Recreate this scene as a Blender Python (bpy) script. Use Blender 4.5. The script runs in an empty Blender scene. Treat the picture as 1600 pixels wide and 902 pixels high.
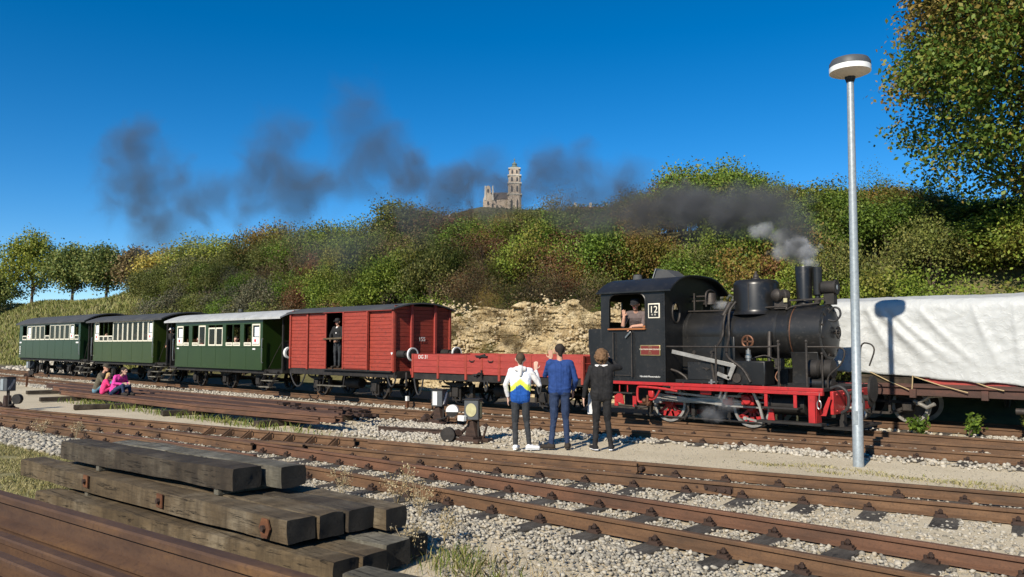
import bpy, math, random
import numpy as np
from mathutils import Vector, Matrix
random.seed(7); RNG = np.random.default_rng(7)
scene = bpy.context.scene
R = math.radians
# ------------------------------------------------------------ camera, sky, sun, exposure
TH, PIT = math.atan(1360/1230), math.atan(86/1230)
cam_d = bpy.data.cameras.new('camera'); cam = bpy.data.objects.new('camera', cam_d)
scene.collection.objects.link(cam); scene.camera = cam
cam_d.sensor_width = 36; cam_d.lens = 36*1230/1600; cam_d.clip_start = .05; cam_d.clip_end = 5000
cam.location = (0, 0, 1.78)
CAM_FW = Vector((-math.cos(TH)*math.cos(PIT), math.sin(TH)*math.cos(PIT), math.sin(PIT)))
cam.rotation_euler = CAM_FW.to_track_quat('-Z', 'Y').to_euler()
SUN = Vector((.168, -.817, .552)).normalized()
world = bpy.data.worlds.new('World'); scene.world = world; world.use_nodes = True
wn = world.node_tree.nodes; wl = world.node_tree.links
sky = wn.new('ShaderNodeTexSky'); sky.sky_type = 'NISHITA'; sky.sun_disc = False
sky.sun_elevation = math.asin(SUN.z); sky.sun_rotation = math.atan2(SUN.x, SUN.y)
sky.altitude = 1500; sky.air_density = .8; sky.dust_density = .0; sky.ozone_density = 2.2
hsv = wn.new('ShaderNodeHueSaturation'); hsv.inputs['Saturation'].default_value = 1.42
hsv.inputs['Hue'].default_value = .499; hsv.inputs['Value'].default_value = 1.0
wl.new(sky.outputs[0], hsv.inputs['Color']); wl.new(hsv.outputs[0], wn['Background'].inputs[0])
wn['Background'].inputs[1].default_value = .108
sl = bpy.data.lights.new('sun', 'SUN'); sl.energy = 5.0; sl.angle = R(.5); sl.color = (1, .915, .78)
so = bpy.data.objects.new('sun', sl); scene.collection.objects.link(so)
so.rotation_euler = SUN.to_track_quat('Z', 'Y').to_euler(); so.location = (10, -40, 30)
scene.view_settings.view_transform = 'Standard'; scene.view_settings.look = 'None'
scene.view_settings.exposure = .4; scene.view_settings.gamma = 1.0
scene.cycles.max_bounces = 6; scene.cycles.diffuse_bounces = 3; scene.cycles.glossy_bounces = 2
scene.cycles.transparent_max_bounces = 12; scene.cycles.volume_bounces = 0
scene.cycles.volume_step_rate = 1.0; scene.cycles.volume_max_steps = 64
scene.cycles.use_denoising = True

# ------------------------------------------------------------ object helpers
COL = scene.collection
ORG = {}
def origin(o):
    while o is not None and o.name not in ORG: o = o.parent
    return ORG[o.name] if o is not None else np.zeros(3)
def tag(o, label=None, cat=None, group=None, kind=None):
    if label: o['label'] = label
    if cat: o['category'] = cat
    if group: o['group'] = group
    if kind: o['kind'] = kind
    return o
def thing(name, label, cat, loc=(0, 0, 0), group=None, kind=None):
    o = bpy.data.objects.new(name, None); COL.objects.link(o); o.location = loc
    o.empty_display_size = .2
    ORG[o.name] = np.array(loc, float)
    return tag(o, label, cat, group, kind)
def dup(o, parent=None):
    c = o.copy(); COL.objects.link(c); c.parent = parent
    for ch in list(o.children): dup(ch, c)
    return c
def unit(v): v = np.asarray(v, float); return v/np.linalg.norm(v)
def frame(d):
    d = unit(d); a = np.array([0, 0, 1.]) if abs(d[2]) < .9 else np.array([1., 0, 0])
    u = unit(np.cross(a, d)); return d, u, np.cross(d, u)
class MB:
    def __init__(s): s.v = []; s.f = []; s.n = 0
    def add(s, vs, fs):
        vs = np.asarray(vs, float); s.v.append(vs); s.f += [tuple(i+s.n for i in f) for f in fs]; s.n += len(vs); return s
    def box(s, x0, x1, y0, y1, z0, z1):
        return s.add([(x, y, z) for x in (x0, x1) for y in (y0, y1) for z in (z0, z1)],
                     [(0,1,3,2), (4,6,7,5), (0,4,5,1), (2,3,7,6), (0,2,6,4), (1,5,7,3)])
    def bar(s, a, b, w, h, up=(0, 0, 1)):
        a = np.array(a, float); b = np.array(b, float); d = unit(b-a)
        u = np.cross(up, d); u = unit(u) if np.linalg.norm(u) > 1e-4 else np.array([1., 0, 0]); t = np.cross(d, u)
        vs = [p+u*w/2*i+t*h/2*j for p in (a, b) for i in (-1, 1) for j in (-1, 1)]
        return s.add(vs, [(0,1,3,2), (4,6,7,5), (0,4,5,1), (2,3,7,6), (0,2,6,4), (1,5,7,3)])
    def cyl(s, a, b, r0, r1=None, n=14, cap=True):
        r1 = r0 if r1 is None else r1; a = np.array(a, float); b = np.array(b, float); d, u, w = frame(b-a)
        vs = []
        for p, r in ((a, r0), (b, r1)):
            for k in range(n): t = 2*math.pi*k/n; vs.append(p+u*r*math.cos(t)+w*r*math.sin(t))
        fs = [(k, (k+1) % n, n+(k+1) % n, n+k) for k in range(n)]
        if cap: fs += [tuple(range(n-1, -1, -1)), tuple(range(n, 2*n))]
        return s.add(vs, fs)
    def lathe(s, a, d, prof, n=24):   # prof: (distance along d, radius)
        a = np.array(a, float); d, u, w = frame(d); vs = []; fs = []; m = len(prof)
        for h, r in prof:
            for k in range(n): t = 2*math.pi*k/n; vs.append(a+d*h+(u*math.cos(t)+w*math.sin(t))*max(r, 1e-4))
        for i in range(m-1):
            for k in range(n): fs.append((i*n+k, i*n+(k+1) % n, (i+1)*n+(k+1) % n, (i+1)*n+k))
        fs += [tuple(range(n-1, -1, -1)), tuple(range((m-1)*n, m*n))]
        return s.add(vs, fs)
    def tube(s, pts, r, n=8, closed=False):
        P = [np.array(p, float) for p in pts]
        if not closed and 4 <= len(P) <= 9 and not hasattr(r, '__len__'):      # smooth bends
            Q = [2*P[0]-P[1]]+P+[2*P[-1]-P[-2]]; out = []
            for i in range(1, len(Q)-2):
                for t in (0, .25, .5, .75):
                    out.append(.5*(2*Q[i]+(Q[i+1]-Q[i-1])*t+(2*Q[i-1]-5*Q[i]+4*Q[i+1]-Q[i+2])*t*t+(3*Q[i]-Q[i-1]-3*Q[i+1]+Q[i+2])*t**3))
            P = out+[P[-1]]
        m = len(P); vs = []; fs = []; u0 = None
        for i in range(m):
            if closed: d = unit(P[(i+1) % m]-P[i-1])
            else: d = unit(P[min(i+1, m-1)]-P[max(i-1, 0)])
            if u0 is None: d, u0, w = frame(d)
            else: u0 = unit(u0-d*np.dot(u0, d)); w = np.cross(d, u0)
            rr = r[i] if hasattr(r, '__len__') else r
            for k in range(n): t = 2*math.pi*k/n; vs.append(P[i]+(u0*math.cos(t)+w*math.sin(t))*rr)
        for i in range(m if closed else m-1):
            j = (i+1) % m
            for k in range(n): fs.append((i*n+k, i*n+(k+1) % n, j*n+(k+1) % n, j*n+k))
        if not closed: fs += [tuple(range(n-1, -1, -1)), tuple(range((m-1)*n, m*n))]
        return s.add(vs, fs)
    def prism(s, poly, fn, t0, t1):   # fn(a, b, t) -> xyz ; poly of (a, b)
        n = len(poly); vs = [fn(a, b, t0) for a, b in poly]+[fn(a, b, t1) for a, b in poly]
        fs = [(k, (k+1) % n, n+(k+1) % n, n+k) for k in range(n)]+[tuple(range(n-1, -1, -1)), tuple(range(n, 2*n))]
        return s.add(vs, fs)
    def ring(s, a, d, ro, ri, th, n=28):   # a flat-faced ring of thickness th along d
        return s.lathe_open(a, d, [(0, ri), (0, ro), (th, ro), (th, ri), (0, ri)], n)
    def lathe_open(s, a, d, prof, n=24):
        a = np.array(a, float); d, u, w = frame(d); vs = []; fs = []; m = len(prof)
        for h, r in prof:
            for k in range(n): t = 2*math.pi*k/n; vs.append(a+d*h+(u*math.cos(t)+w*math.sin(t))*r)
        for i in range(m-1):
            for k in range(n): fs.append((i*n+k, i*n+(k+1) % n, (i+1)*n+(k+1) % n, (i+1)*n+k))
        return s.add(vs, fs)
    def ball(s, c, r, n=12, m=8):
        r = np.array([r]*3 if not hasattr(r, '__len__') else r, float); c = np.array(c, float)
        vs = [c+r*(0, 0, 1)]; fs = []
        for i in range(1, m):
            p = math.pi*i/m
            for k in range(n): t = 2*math.pi*k/n; vs.append(c+r*(math.sin(p)*math.cos(t), math.sin(p)*math.sin(t), math.cos(p)))
        vs.append(c-r*(0, 0, 1)); L = len(vs)-1
        for k in range(n): fs.append((0, 1+k, 1+(k+1) % n)); fs.append((L, L-n+(k+1) % n, L-n+k))
        for i in range(m-2):
            for k in range(n): a = 1+i*n; fs.append((a+k, a+n+k, a+n+(k+1) % n, a+(k+1) % n))
        return s.add(vs, fs)
    def build(s, name, mat, parent=None, smooth=35, bevel=0, seg=2, loc=None):
        V = np.concatenate(s.v) if s.v else np.zeros((0, 3))
        off = origin(parent) if parent is not None else np.array(loc if loc is not None else (0, 0, 0), float)
        me = bpy.data.meshes.new(name); me.from_pydata((V-off).tolist(), [], s.f); me.update()
        return finish(name, me, mat, parent, smooth, bevel, seg, loc)
def finish(name, me, mat, parent=None, smooth=35, bevel=0, seg=2, loc=None):
    for m in (mat if isinstance(mat, (list, tuple)) else [mat]): me.materials.append(M[m] if isinstance(m, str) else m)
    if smooth: me.shade_smooth(); me.set_sharp_from_angle(angle=R(smooth))
    o = bpy.data.objects.new(name, me); COL.objects.link(o); o.parent = parent
    if parent is None and loc is not None: o.location = loc; ORG[o.name] = np.array(loc, float)
    if bevel:
        b = o.modifiers.new('bevel', 'BEVEL'); b.width = bevel; b.segments = seg; b.limit_method = 'ANGLE'; b.angle_limit = R(40)
    return o
def big_mesh(name, V, tris, mat, parent=None, smooth=0, loc=None):     # numpy arrays straight into a mesh
    me = bpy.data.meshes.new(name); k = tris.shape[1]
    me.vertices.add(len(V)); me.vertices.foreach_set('co', np.ascontiguousarray(V, dtype=np.float32).ravel())
    me.loops.add(tris.size); me.loops.foreach_set('vertex_index', np.ascontiguousarray(tris, dtype=np.int32).ravel())
    me.polygons.add(len(tris)); me.polygons.foreach_set('loop_start', np.arange(0, tris.size, k, dtype=np.int32))
    me.polygons.foreach_set('loop_total', np.full(len(tris), k, dtype=np.int32))
    me.update(calc_edges=True)
    return finish(name, me, mat, parent, smooth, loc=loc)

# ------------------------------------------------------------ materials
M = {}
def lin(c):
    return tuple((x/255/12.92 if x/255 < .04045 else ((x/255+.055)/1.055)**2.4) for x in c)
class NT:
    def __init__(s, name):
        s.m = bpy.data.materials.new(name); s.m.use_nodes = True; s.t = s.m.node_tree; s.N = s.t.nodes; s.L = s.t.links
        s.b = s.N['Principled BSDF']; s.b.inputs['Specular IOR Level'].default_value = .35; M[name] = s.m
        s.tc = None
    def co(s, scale=None, which='Object'):
        if s.tc is None: s.tc = s.N.new('ShaderNodeTexCoord')
        o = s.tc.outputs[which]
        if scale is not None:
            mp = s.N.new('ShaderNodeMapping'); mp.inputs['Scale'].default_value = scale if hasattr(scale, '__len__') else (scale,)*3
            s.L.new(o, mp.inputs[0]); o = mp.outputs[0]
        return o
    def pos(s):
        g = s.N.new('ShaderNodeNewGeometry'); return g.outputs['Position']
    def noise(s, scale, detail=4, rough=.55, vec=None, stretch=None):
        n = s.N.new('ShaderNodeTexNoise'); n.inputs['Scale'].default_value = scale; n.inputs['Detail'].default_value = detail
        n.inputs['Roughness'].default_value = rough
        s.L.new(vec if vec is not None else s.co(stretch), n.inputs['Vector']); return n.outputs['Fac']
    def voro(s, scale, vec=None, feature='F1', out='Distance', stretch=None):
        n = s.N.new('ShaderNodeTexVoronoi'); n.inputs['Scale'].default_value = scale; n.feature = feature
        s.L.new(vec if vec is not None else s.co(stretch), n.inputs['Vector']); return n.outputs[out]
    def ramp(s, fac, stops):
        r = s.N.new('ShaderNodeValToRGB'); e = r.color_ramp.elements
        while len(e) < len(stops): e.new(.5)
        for i, (p, c) in enumerate(stops):
            e[i].position = p; c = c if hasattr(c, '__len__') else (c, c, c); e[i].color = (*c[:3], 1)
        s.L.new(fac, r.inputs[0]); return r.outputs[0]
    def mix(s, fac, a, b, mode='MIX'):
        n = s.N.new('ShaderNodeMix'); n.data_type = 'RGBA'; n.blend_type = mode
        for sock, v in ((n.inputs[0], fac), (n.inputs[6], a), (n.inputs[7], b)):
            if hasattr(v, 'links') or hasattr(v, 'is_output'): s.L.new(v, sock)
            elif hasattr(v, '__len__'): sock.default_value = (*v[:3], 1)
            else: sock.default_value = v
        return n.outputs[2]
    def math(s, op, a, b=0.):
        n = s.N.new('ShaderNodeMath'); n.operation = op
        for sock, v in zip(n.inputs, (a, b)):
            if hasattr(v, 'is_output'): s.L.new(v, sock)
            else: sock.default_value = v
        return n.outputs[0]
    def sep(s, vec):
        n = s.N.new('ShaderNodeSeparateXYZ'); s.L.new(vec, n.inputs[0]); return n.outputs
    def bump(s, h, strength=.3, dist=.02):
        n = s.N.new('ShaderNodeBump'); n.inputs['Strength'].default_value = strength; n.inputs['Distance'].default_value = dist
        s.L.new(h, n.inputs['Height']); s.L.new(n.outputs[0], s.b.inputs['Normal'])
    def col(s, c):
        if hasattr(c, 'is_output'): s.L.new(c, s.b.inputs['Base Color'])
        else: s.b.inputs['Base Color'].default_value = (*c[:3], 1)
    def rough(s, r):
        if hasattr(r, 'is_output'): s.L.new(r, s.b.inputs['Roughness'])
        else: s.b.inputs['Roughness'].default_value = r
def pm(name, c1, c2=None, scale=3, rough=.6, metal=0, bump=0, bscale=40, stretch=None, spec=.35, lo=.35, hi=.65, dirt=None):
    n = NT(name); n.rough(rough); n.b.inputs['Metallic'].default_value = metal; n.b.inputs['Specular IOR Level'].default_value = spec
    if c2 is None: n.col(c1)
    else:
        c = n.ramp(n.noise(scale, 6, .6, stretch=stretch), [(lo, c1), (hi, c2)])
        if dirt: c = n.mix(n.ramp(n.noise(scale*5, 5, .7), [(.55, 0), (.7, 1)]), c, dirt)
        n.col(c)
    if bump: n.bump(n.noise(bscale, 4, .6, stretch=stretch), bump, .02)
    return n
pm('black_paint', (.009, .009, .009), (.016, .0155, .015), 2.5, .4, spec=.42, bump=.04, bscale=12, dirt=(.035, .031, .027))
pm('boiler_black', (.0085, .0085, .0085), (.015, .0145, .014), 2, .33, spec=.42, bump=.03, bscale=6, dirt=(.03, .027, .023))
pm('frame_black', (.012, .011, .01), (.028, .024, .021), 5, .7, bump=.2, bscale=60)
pm('iron_dark', (.03, .027, .025), (.06, .05, .042), 9, .55, metal=.4, bump=.2, bscale=60)
pm('steel', (.3, .29, .27), (.42, .4, .37), 8, .35, metal=.85, bump=.05)
pm('rod_steel', (.26, .245, .22), (.4, .38, .34), 8, .45, metal=.5)
pm('loco_red', (.42, .02, .02), (.32, .016, .016), 4, .42, spec=.5, dirt=(.16, .02, .018))
pm('brass', (.55, .42, .2), (.45, .33, .15), 12, .4, metal=.8)
pm('plate_red', (.13, .02, .015), None)
pm('white_paint', (.75, .75, .72), (.62, .61, .57), 8, .55)
pm('cream_paint', (.72, .68, .55), (.62, .58, .46), 6, .55)
pm('coach_green', (.015, .034, .006), (.018, .039, .007), 1.3, .3, spec=.5, bump=.02, bscale=3)
pm('coach_green_olive', (.023, .04, .006), (.028, .046, .007), 1.3, .32, spec=.5, bump=.02, bscale=3)
pm('coach_green_dark', (.01, .029, .011), (.012, .034, .013), 1.3, .3, spec=.5, bump=.02, bscale=3)
pm('interior_wood', (.09, .045, .02), (.06, .03, .014), 6, .6)
pm('roof_dark', (.045, .047, .05), (.065, .066, .066), 2, .75, bump=.1)
pm('roof_pale', (.42, .43, .42), (.33, .34, .33), 2, .65, bump=.1, dirt=(.2, .2, .19))
pm('wagon_red', (.32, .05, .031), (.25, .038, .024), 3, .6, bump=.12, bscale=30, dirt=(.12, .034, .025), stretch=(1, 1, 6))
pm('wagon_red_worn', (.35, .052, .04), (.27, .04, .031), 3, .6, bump=.12, bscale=30, dirt=(.22, .04, .03), stretch=(1, 1, 6))
pm('paper', (.78, .82, .84), (.6, .74, .8), 9, .8)
pm('sign_red', (.55, .02, .03))
pm('galvanised', (.27, .3, .31), (.36, .395, .405), 22, .42, metal=.35, bump=.05, bscale=50)
pm('lamp_grey', (.06, .065, .07), (.075, .08, .085), 8, .5)
pm('lamp_white', (.72, .73, .7), None, rough=.35)
pm('lamp_under', (.6, .52, .42), None, rough=.5)
pm('glass_dark', (.03, .035, .04), None, rough=.06, spec=.6)
pm('lens_glass', (.35, .38, .4), None, rough=.08, spec=.6)
pm('signal_yellow', (.45, .42, .23), (.36, .33, .18), 12, .55)
pm('orange_wood', (.3, .11, .035), None, rough=.5)
pm('rope', (.4, .3, .16), None, rough=.8)
pm('hose', (.02, .02, .021), (.035, .034, .033), 9, .6)
pm('copper', (.16, .075, .04), (.1, .045, .026), 9, .55, metal=.5)
pm('bark', (.075, .055, .04), (.13, .1, .075), 8, .9, bump=.8, bscale=14, stretch=(1, 1, .25))
pm('church_stone', (.55, .46, .36), (.48, .37, .28), .25, .85)
pm('church_trim', (.6, .55, .47), None, rough=.8)
pm('church_roof', (.1, .085, .08), (.13, .1, .09), .5, .8)
pm('church_copper', (.14, .17, .14), None, rough=.7)
pm('church_window', (.05, .045, .045), None, rough=.4)
pm('tile_red', (.33, .09, .05), (.26, .07, .04), .6, .8)
# glass panes
n = NT('pane_glass'); n.rough(.03); n.col((.02, .025, .025)); n.b.inputs['Alpha'].default_value = .5; n.b.inputs['Specular IOR Level'].default_value = .12
# rust: rails
def rust(name, a, b, c, sc=6):
    n = NT(name); n.rough(.78)
    k = n.noise(sc, 7, .65, stretch=(.25, 1, 1)); k2 = n.noise(sc*7, 5, .7)
    col = n.ramp(k, [(.3, a), (.52, b), (.72, c)])
    col = n.mix(n.ramp(k2, [(.5, 0), (.72, .7)]), col, a)
    n.col(col); n.bump(k2, .35, .006)
rust('rust_rail', (.058, .035, .021), (.12, .065, .033), (.18, .1, .05))
rust('rust_rail_red', (.06, .034, .022), (.122, .06, .034), (.17, .084, .046))
rust('rust_pile', (.03, .017, .013), (.055, .03, .022), (.085, .046, .032), 4)
rust('rust_old', (.04, .021, .014), (.085, .045, .024), (.15, .078, .03), 3)
rust('rust_plate', (.06, .024, .012), (.12, .048, .02), (.17, .072, .03), 9)
rust('rust_dark', (.022, .014, .011), (.045, .026, .018), (.07, .038, .025), 14)
rust('wagon_frame_rust', (.04, .025, .02), (.08, .04, .03), (.13, .05, .035), 5)
# weathered timber
def timber(name, a, b, c, st=(1, 9, 9)):
    n = NT(name); n.rough(.88)
    g = n.noise(5, 8, .7, stretch=st); k = n.noise(1.7, 5, .6); gr = n.noise(28, 6, .75, stretch=st)
    cr_ = n.ramp(n.noise(2.4, 9, .72, stretch=(st[0]*.16, st[1]*1.1, st[2]*1.1) if st[0] == 1 else st), [(.585, 1), (.6, .15), (.615, 1)])
    drip = n.noise(3.5, 6, .7, stretch=(2.2, 1, .5))
    col = n.ramp(k, [(.33, a), (.5, b), (.68, c)])
    col = n.mix(n.ramp(drip, [(.42, 0), (.66, .7)]), col, tuple(x*.45 for x in a))
    col = n.mix(n.ramp(g, [(.45, 0), (.7, .7)]), col, tuple(x*.4 for x in b))
    col = n.mix(cr_, (.012, .01, .008), col)
    n.col(col); n.bump(n.mix(.45, n.mix(.5, g, gr), cr_), 1.0, .025)
timber('timber_grey', (.085, .076, .056), (.145, .132, .1), (.25, .235, .19))
timber('timber_brown', (.075, .052, .027), (.125, .09, .05), (.185, .15, .1))
timber('timber_dark', (.032, .023, .015), (.06, .045, .029), (.115, .096, .068))
timber('timber_end', (.018, .016, .013), (.03, .027, .022), (.05, .046, .038), (9, 9, 9))  # end faces: shade of the ends turned from the sun painted into the colour
timber('sleeper_wood', (.05, .042, .033), (.085, .074, .06), (.13, .118, .1), (9, 1, 9))
# stones
def stone(name, stops, rough=.9):
    n = NT(name); n.rough(rough)
    g = n.N.new('ShaderNodeNewGeometry')
    c = n.ramp(g.outputs['Random Per Island'], stops)
    c = n.mix(n.ramp(n.noise(30, 4, .6), [(.35, .0), (.7, .35)]), c, (.16, .145, .12))
    n.col(c); n.bump(n.noise(60, 4, .6), .3, .008)
stone('ballast_stone', [(0, (.15, .136, .108)), (.25, (.265, .243, .198)), (.55, (.37, .34, .275)), (.8, (.47, .43, .35)), (1, (.35, .29, .2))])
stone('ballast_white', [(0, (.28, .25, .2)), (.4, (.4, .365, .295)), (1, (.52, .47, .385))])
stone('rubble_stone', [(0, (.36, .27, .14)), (.4, (.48, .38, .22)), (.75, (.56, .46, .29)), (1, (.3, .2, .1))])
# foliage: leaf colour from a per-leaf random number, a per-object random number and large-scale patches
def foliage(name, cols, patch=None, tl=.25, ps=.35):
    n = NT(name); n.rough(.55); n.b.inputs['Specular IOR Level'].default_value = .25
    g = n.N.new('ShaderNodeNewGeometry'); oi = n.N.new('ShaderNodeObjectInfo')
    k = len(cols); c = n.ramp(g.outputs['Random Per Island'], [(i/(k-1) if k > 1 else 0, x) for i, x in enumerate(cols)])
    if patch:
        c = n.mix(n.ramp(n.noise(ps, 3, .5, vec=g.outputs['Position']), [(.5, 0), (.66, .6)]), c, n.ramp(g.outputs['Random Per Island'], [(0, tuple(x*.7 for x in patch)), (1, tuple(x*1.25 for x in patch))]))
    h = n.N.new('ShaderNodeHueSaturation'); n.L.new(c, h.inputs['Color'])
    n.L.new(n.math('ADD', n.math('MULTIPLY', oi.outputs['Random'], .5), 1.12), h.inputs['Value'])
    n.col(h.outputs[0])
    out = n.N['Material Output']; tr = n.N.new('ShaderNodeBsdfTranslucent'); n.L.new(h.outputs[0], tr.inputs[0])
    mx = n.N.new('ShaderNodeMixShader'); mx.inputs[0].default_value = tl
    n.L.new(n.b.outputs[0], mx.inputs[1]); n.L.new(tr.outputs[0], mx.inputs[2]); n.L.new(mx.outputs[0], out.inputs[0])
foliage('leaf_green', [(.032, .058, .009), (.06, .1, .013), (.095, .148, .019), (.135, .185, .027)], (.12, .085, .026), ps=.55)
foliage('leaf_lime', [(.055, .085, .011), (.095, .138, .017), (.145, .19, .025), (.2, .23, .038)], (.16, .105, .03), ps=.5)
foliage('leaf_olive', [(.045, .052, .014), (.075, .085, .02), (.115, .125, .03), (.16, .145, .04)], (.085, .12, .018), ps=.6)
foliage('leaf_orange', [(.09, .062, .018), (.15, .09, .024), (.2, .13, .032), (.11, .125, .022)], (.1, .135, .02), ps=.6)
foliage('leaf_red', [(.1, .04, .022), (.15, .06, .03), (.1, .08, .03), (.17, .085, .04)])
foliage('leaf_brown', [(.075, .055, .028), (.11, .08, .036), (.15, .1, .045), (.1, .1, .035)])
foliage('leaf_grey', [(.06, .062, .035), (.09, .09, .05), (.12, .115, .065), (.1, .08, .05)])
foliage('leaf_maple', [(.03, .058, .01), (.05, .088, .013), (.08, .125, .018), (.12, .15, .025), (.17, .125, .03)])
foliage('leaf_maple_autumn', [(.09, .1, .02), (.19, .135, .035), (.27, .18, .05), (.14, .15, .026), (.22, .13, .045)])
foliage('leaf_far_green', [(.09, .12, .018), (.15, .18, .025), (.21, .23, .035), (.26, .25, .045)])
foliage('leaf_far_dark', [(.06, .09, .024), (.1, .135, .034), (.15, .17, .045), (.19, .19, .055)])
foliage('leaf_far_yellow', [(.2, .17, .03), (.3, .23, .04), (.36, .28, .06), (.16, .15, .03)])
foliage('grass_dry', [(.16, .14, .05), (.22, .19, .08), (.3, .26, .13), (.13, .15, .035)], tl=.2)
foliage('grass_meadow', [(.09, .11, .025), (.14, .155, .04), (.2, .19, .06), (.24, .21, .09)], tl=.2)
foliage('grass_green', [(.07, .11, .018), (.11, .15, .025), (.17, .18, .04), (.22, .19, .08)], tl=.2)
foliage('weed_dry', [(.25, .2, .11), (.34, .27, .16), (.2, .15, .07), (.42, .36, .24)], tl=.15)
foliage('twig', [(.05, .035, .025), (.08, .058, .04), (.11, .08, .055)], tl=0)
# ------------------------------------------------------------ terrain
def smooth(t): t = np.clip(t, 0, 1); return t*t*(3-2*t)
def vnoise(x, y, s, seed=0):            # cheap smooth value noise
    x = np.asarray(x, float)/s; y = np.asarray(y, float)/s
    xi = np.floor(x); yi = np.floor(y); fx = x-xi; fy = y-yi; fx = fx*fx*(3-2*fx); fy = fy*fy*(3-2*fy)
    def h(a, b): return np.modf(np.abs(np.sin(a*127.1+b*311.7+seed*74.7)*43758.5453))[0]
    return (h(xi, yi)*(1-fx)+h(xi+1, yi)*fx)*(1-fy)+(h(xi, yi+1)*(1-fx)+h(xi+1, yi+1)*fx)*fy-.5
def ground_z(x, y):
    x = np.asarray(x, float); y = np.asarray(y, float)
    foot = 20.3+.5*vnoise(x, y*0, 6, 3)
    cl = smooth((x+27)/3)*(1-smooth((x+11)/4))                    # the rock cut: steeper, further in
    foot = foot+cl*1.0
    w = 10.5
    bank = 6.3*smooth(((y-foot)/w)**1.0*.96+.02)*(y > foot-1)
    z = np.where(y > foot-.2, bank, 0)
    rise = 1.6*smooth((x+62)/25)*smooth((y-27)/14)*(1-1.3*smooth((x+18)/9))
    z = z+rise+57*np.exp(-((x+238)**2+(y-265)**2)/(2*80.**2))*smooth((y-60)/60)
    z = z+np.where(y > 24, vnoise(x, y, 5, 1)*.7, 0)+vnoise(x, y, 2.1, 2)*.03
    return z-.02
def axis(a): return np.unique(np.concatenate([np.arange(s, e, st) for s, e, st in a]))
gx = axis([(-900, -200, 35), (-200, -70, 4), (-70, -32, 1), (-32, 6, .4), (6, 40, 2), (40, 600, 40), (600, 641, 40)])
gy = axis([(-500, -20, 40), (-20, 0, 2), (0, 14, .4), (14, 44, .7), (44, 120, 6), (120, 900, 30)])
X, Y = np.meshgrid(gx, gy, indexing='ij'); Z = ground_z(X, Y)
nx, ny = X.shape; idx = np.arange(nx*ny).reshape(nx, ny)
quads = np.stack([idx[:-1, :-1], idx[1:, :-1], idx[1:, 1:], idx[:-1, 1:]], -1).reshape(-1, 4)
n = NT('ground_gravel'); n.rough(.95); P = n.pos(); s3 = n.sep(P)
big = n.noise(.35, 5, .6, vec=P); fine = n.noise(45, 5, .7, vec=P); cell = n.voro(75, vec=P); mid = n.noise(3.2, 6, .65, vec=P)
grav = n.ramp(fine, [(.3, (.35, .29, .195)), (.5, (.53, .455, .32)), (.72, (.66, .58, .435))])
grav = n.mix(n.ramp(big, [(.4, 0), (.65, .5)]), grav, (.3, .25, .165))
grav = n.mix(n.ramp(mid, [(.58, 0), (.75, .55)]), grav, (.25, .22, .12))
soil = n.ramp(n.noise(1.3, 6, .7, vec=P), [(.3, (.06, .05, .025)), (.5, (.1, .095, .035)), (.7, (.16, .13, .06))])
edge = n.math('ADD', s3[1], n.math('MULTIPLY', n.noise(.9, 4, .6, vec=P), 1.5))
m1 = n.math('GREATER_THAN', edge, 20.6)
gr = n.math('MULTIPLY', n.math('LESS_THAN', n.math('ADD', s3[0], n.math('MULTIPLY', mid, 2.)), -7.6), n.math('LESS_THAN', n.math('ADD', s3[1], n.math('MULTIPLY', mid, 1.2)), 5.3))
gcol = n.ramp(n.noise(6, 6, .7, vec=P), [(.3, (.1, .09, .035)), (.5, (.19, .17, .075)), (.7, (.27, .24, .12))])
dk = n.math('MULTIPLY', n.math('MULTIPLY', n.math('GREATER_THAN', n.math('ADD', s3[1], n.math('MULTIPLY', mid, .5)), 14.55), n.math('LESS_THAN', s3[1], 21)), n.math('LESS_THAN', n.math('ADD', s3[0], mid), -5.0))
grav = n.mix(n.math('MULTIPLY', dk, .9), grav, n.ramp(fine, [(.3, (.035, .028, .02)), (.7, (.1, .08, .058))]))  # dark cinder bed, with the shade under and behind the train painted in
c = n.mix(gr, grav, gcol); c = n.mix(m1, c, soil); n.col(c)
n.bump(n.mix(.5, fine, cell), .6, .012)
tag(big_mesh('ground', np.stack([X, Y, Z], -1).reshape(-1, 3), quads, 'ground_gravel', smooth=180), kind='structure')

# ------------------------------------------------------------ stones (ballast)
PHI = (1+5**.5)/2
ICO_V = np.array([(-1, PHI, 0), (1, PHI, 0), (-1, -PHI, 0), (1, -PHI, 0), (0, -1, PHI), (0, 1, PHI), (0, -1, -PHI), (0, 1, -PHI), (PHI, 0, -1), (PHI, 0, 1), (-PHI, 0, -1), (-PHI, 0, 1)])/math.hypot(1, PHI)
ICO_F = np.array([(0,11,5),(0,5,1),(0,1,7),(0,7,10),(0,10,11),(1,5,9),(5,11,4),(11,10,2),(10,7,6),(7,1,8),(3,9,4),(3,4,2),(3,2,6),(3,6,8),(3,8,9),(4,9,5),(2,4,11),(6,2,10),(8,6,7),(9,8,1)])
def rand_rot(N):
    q = RNG.normal(size=(N, 4)); q /= np.linalg.norm(q, axis=1)[:, None]; w, x, y, z = q.T
    return np.stack([np.stack([1-2*(y*y+z*z), 2*(x*y-z*w), 2*(x*z+y*w)], -1), np.stack([2*(x*y+z*w), 1-2*(x*x+z*z), 2*(y*z-x*w)], -1), np.stack([2*(x*z-y*w), 2*(y*z+x*w), 1-2*(x*x+y*y)], -1)], 1)
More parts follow.
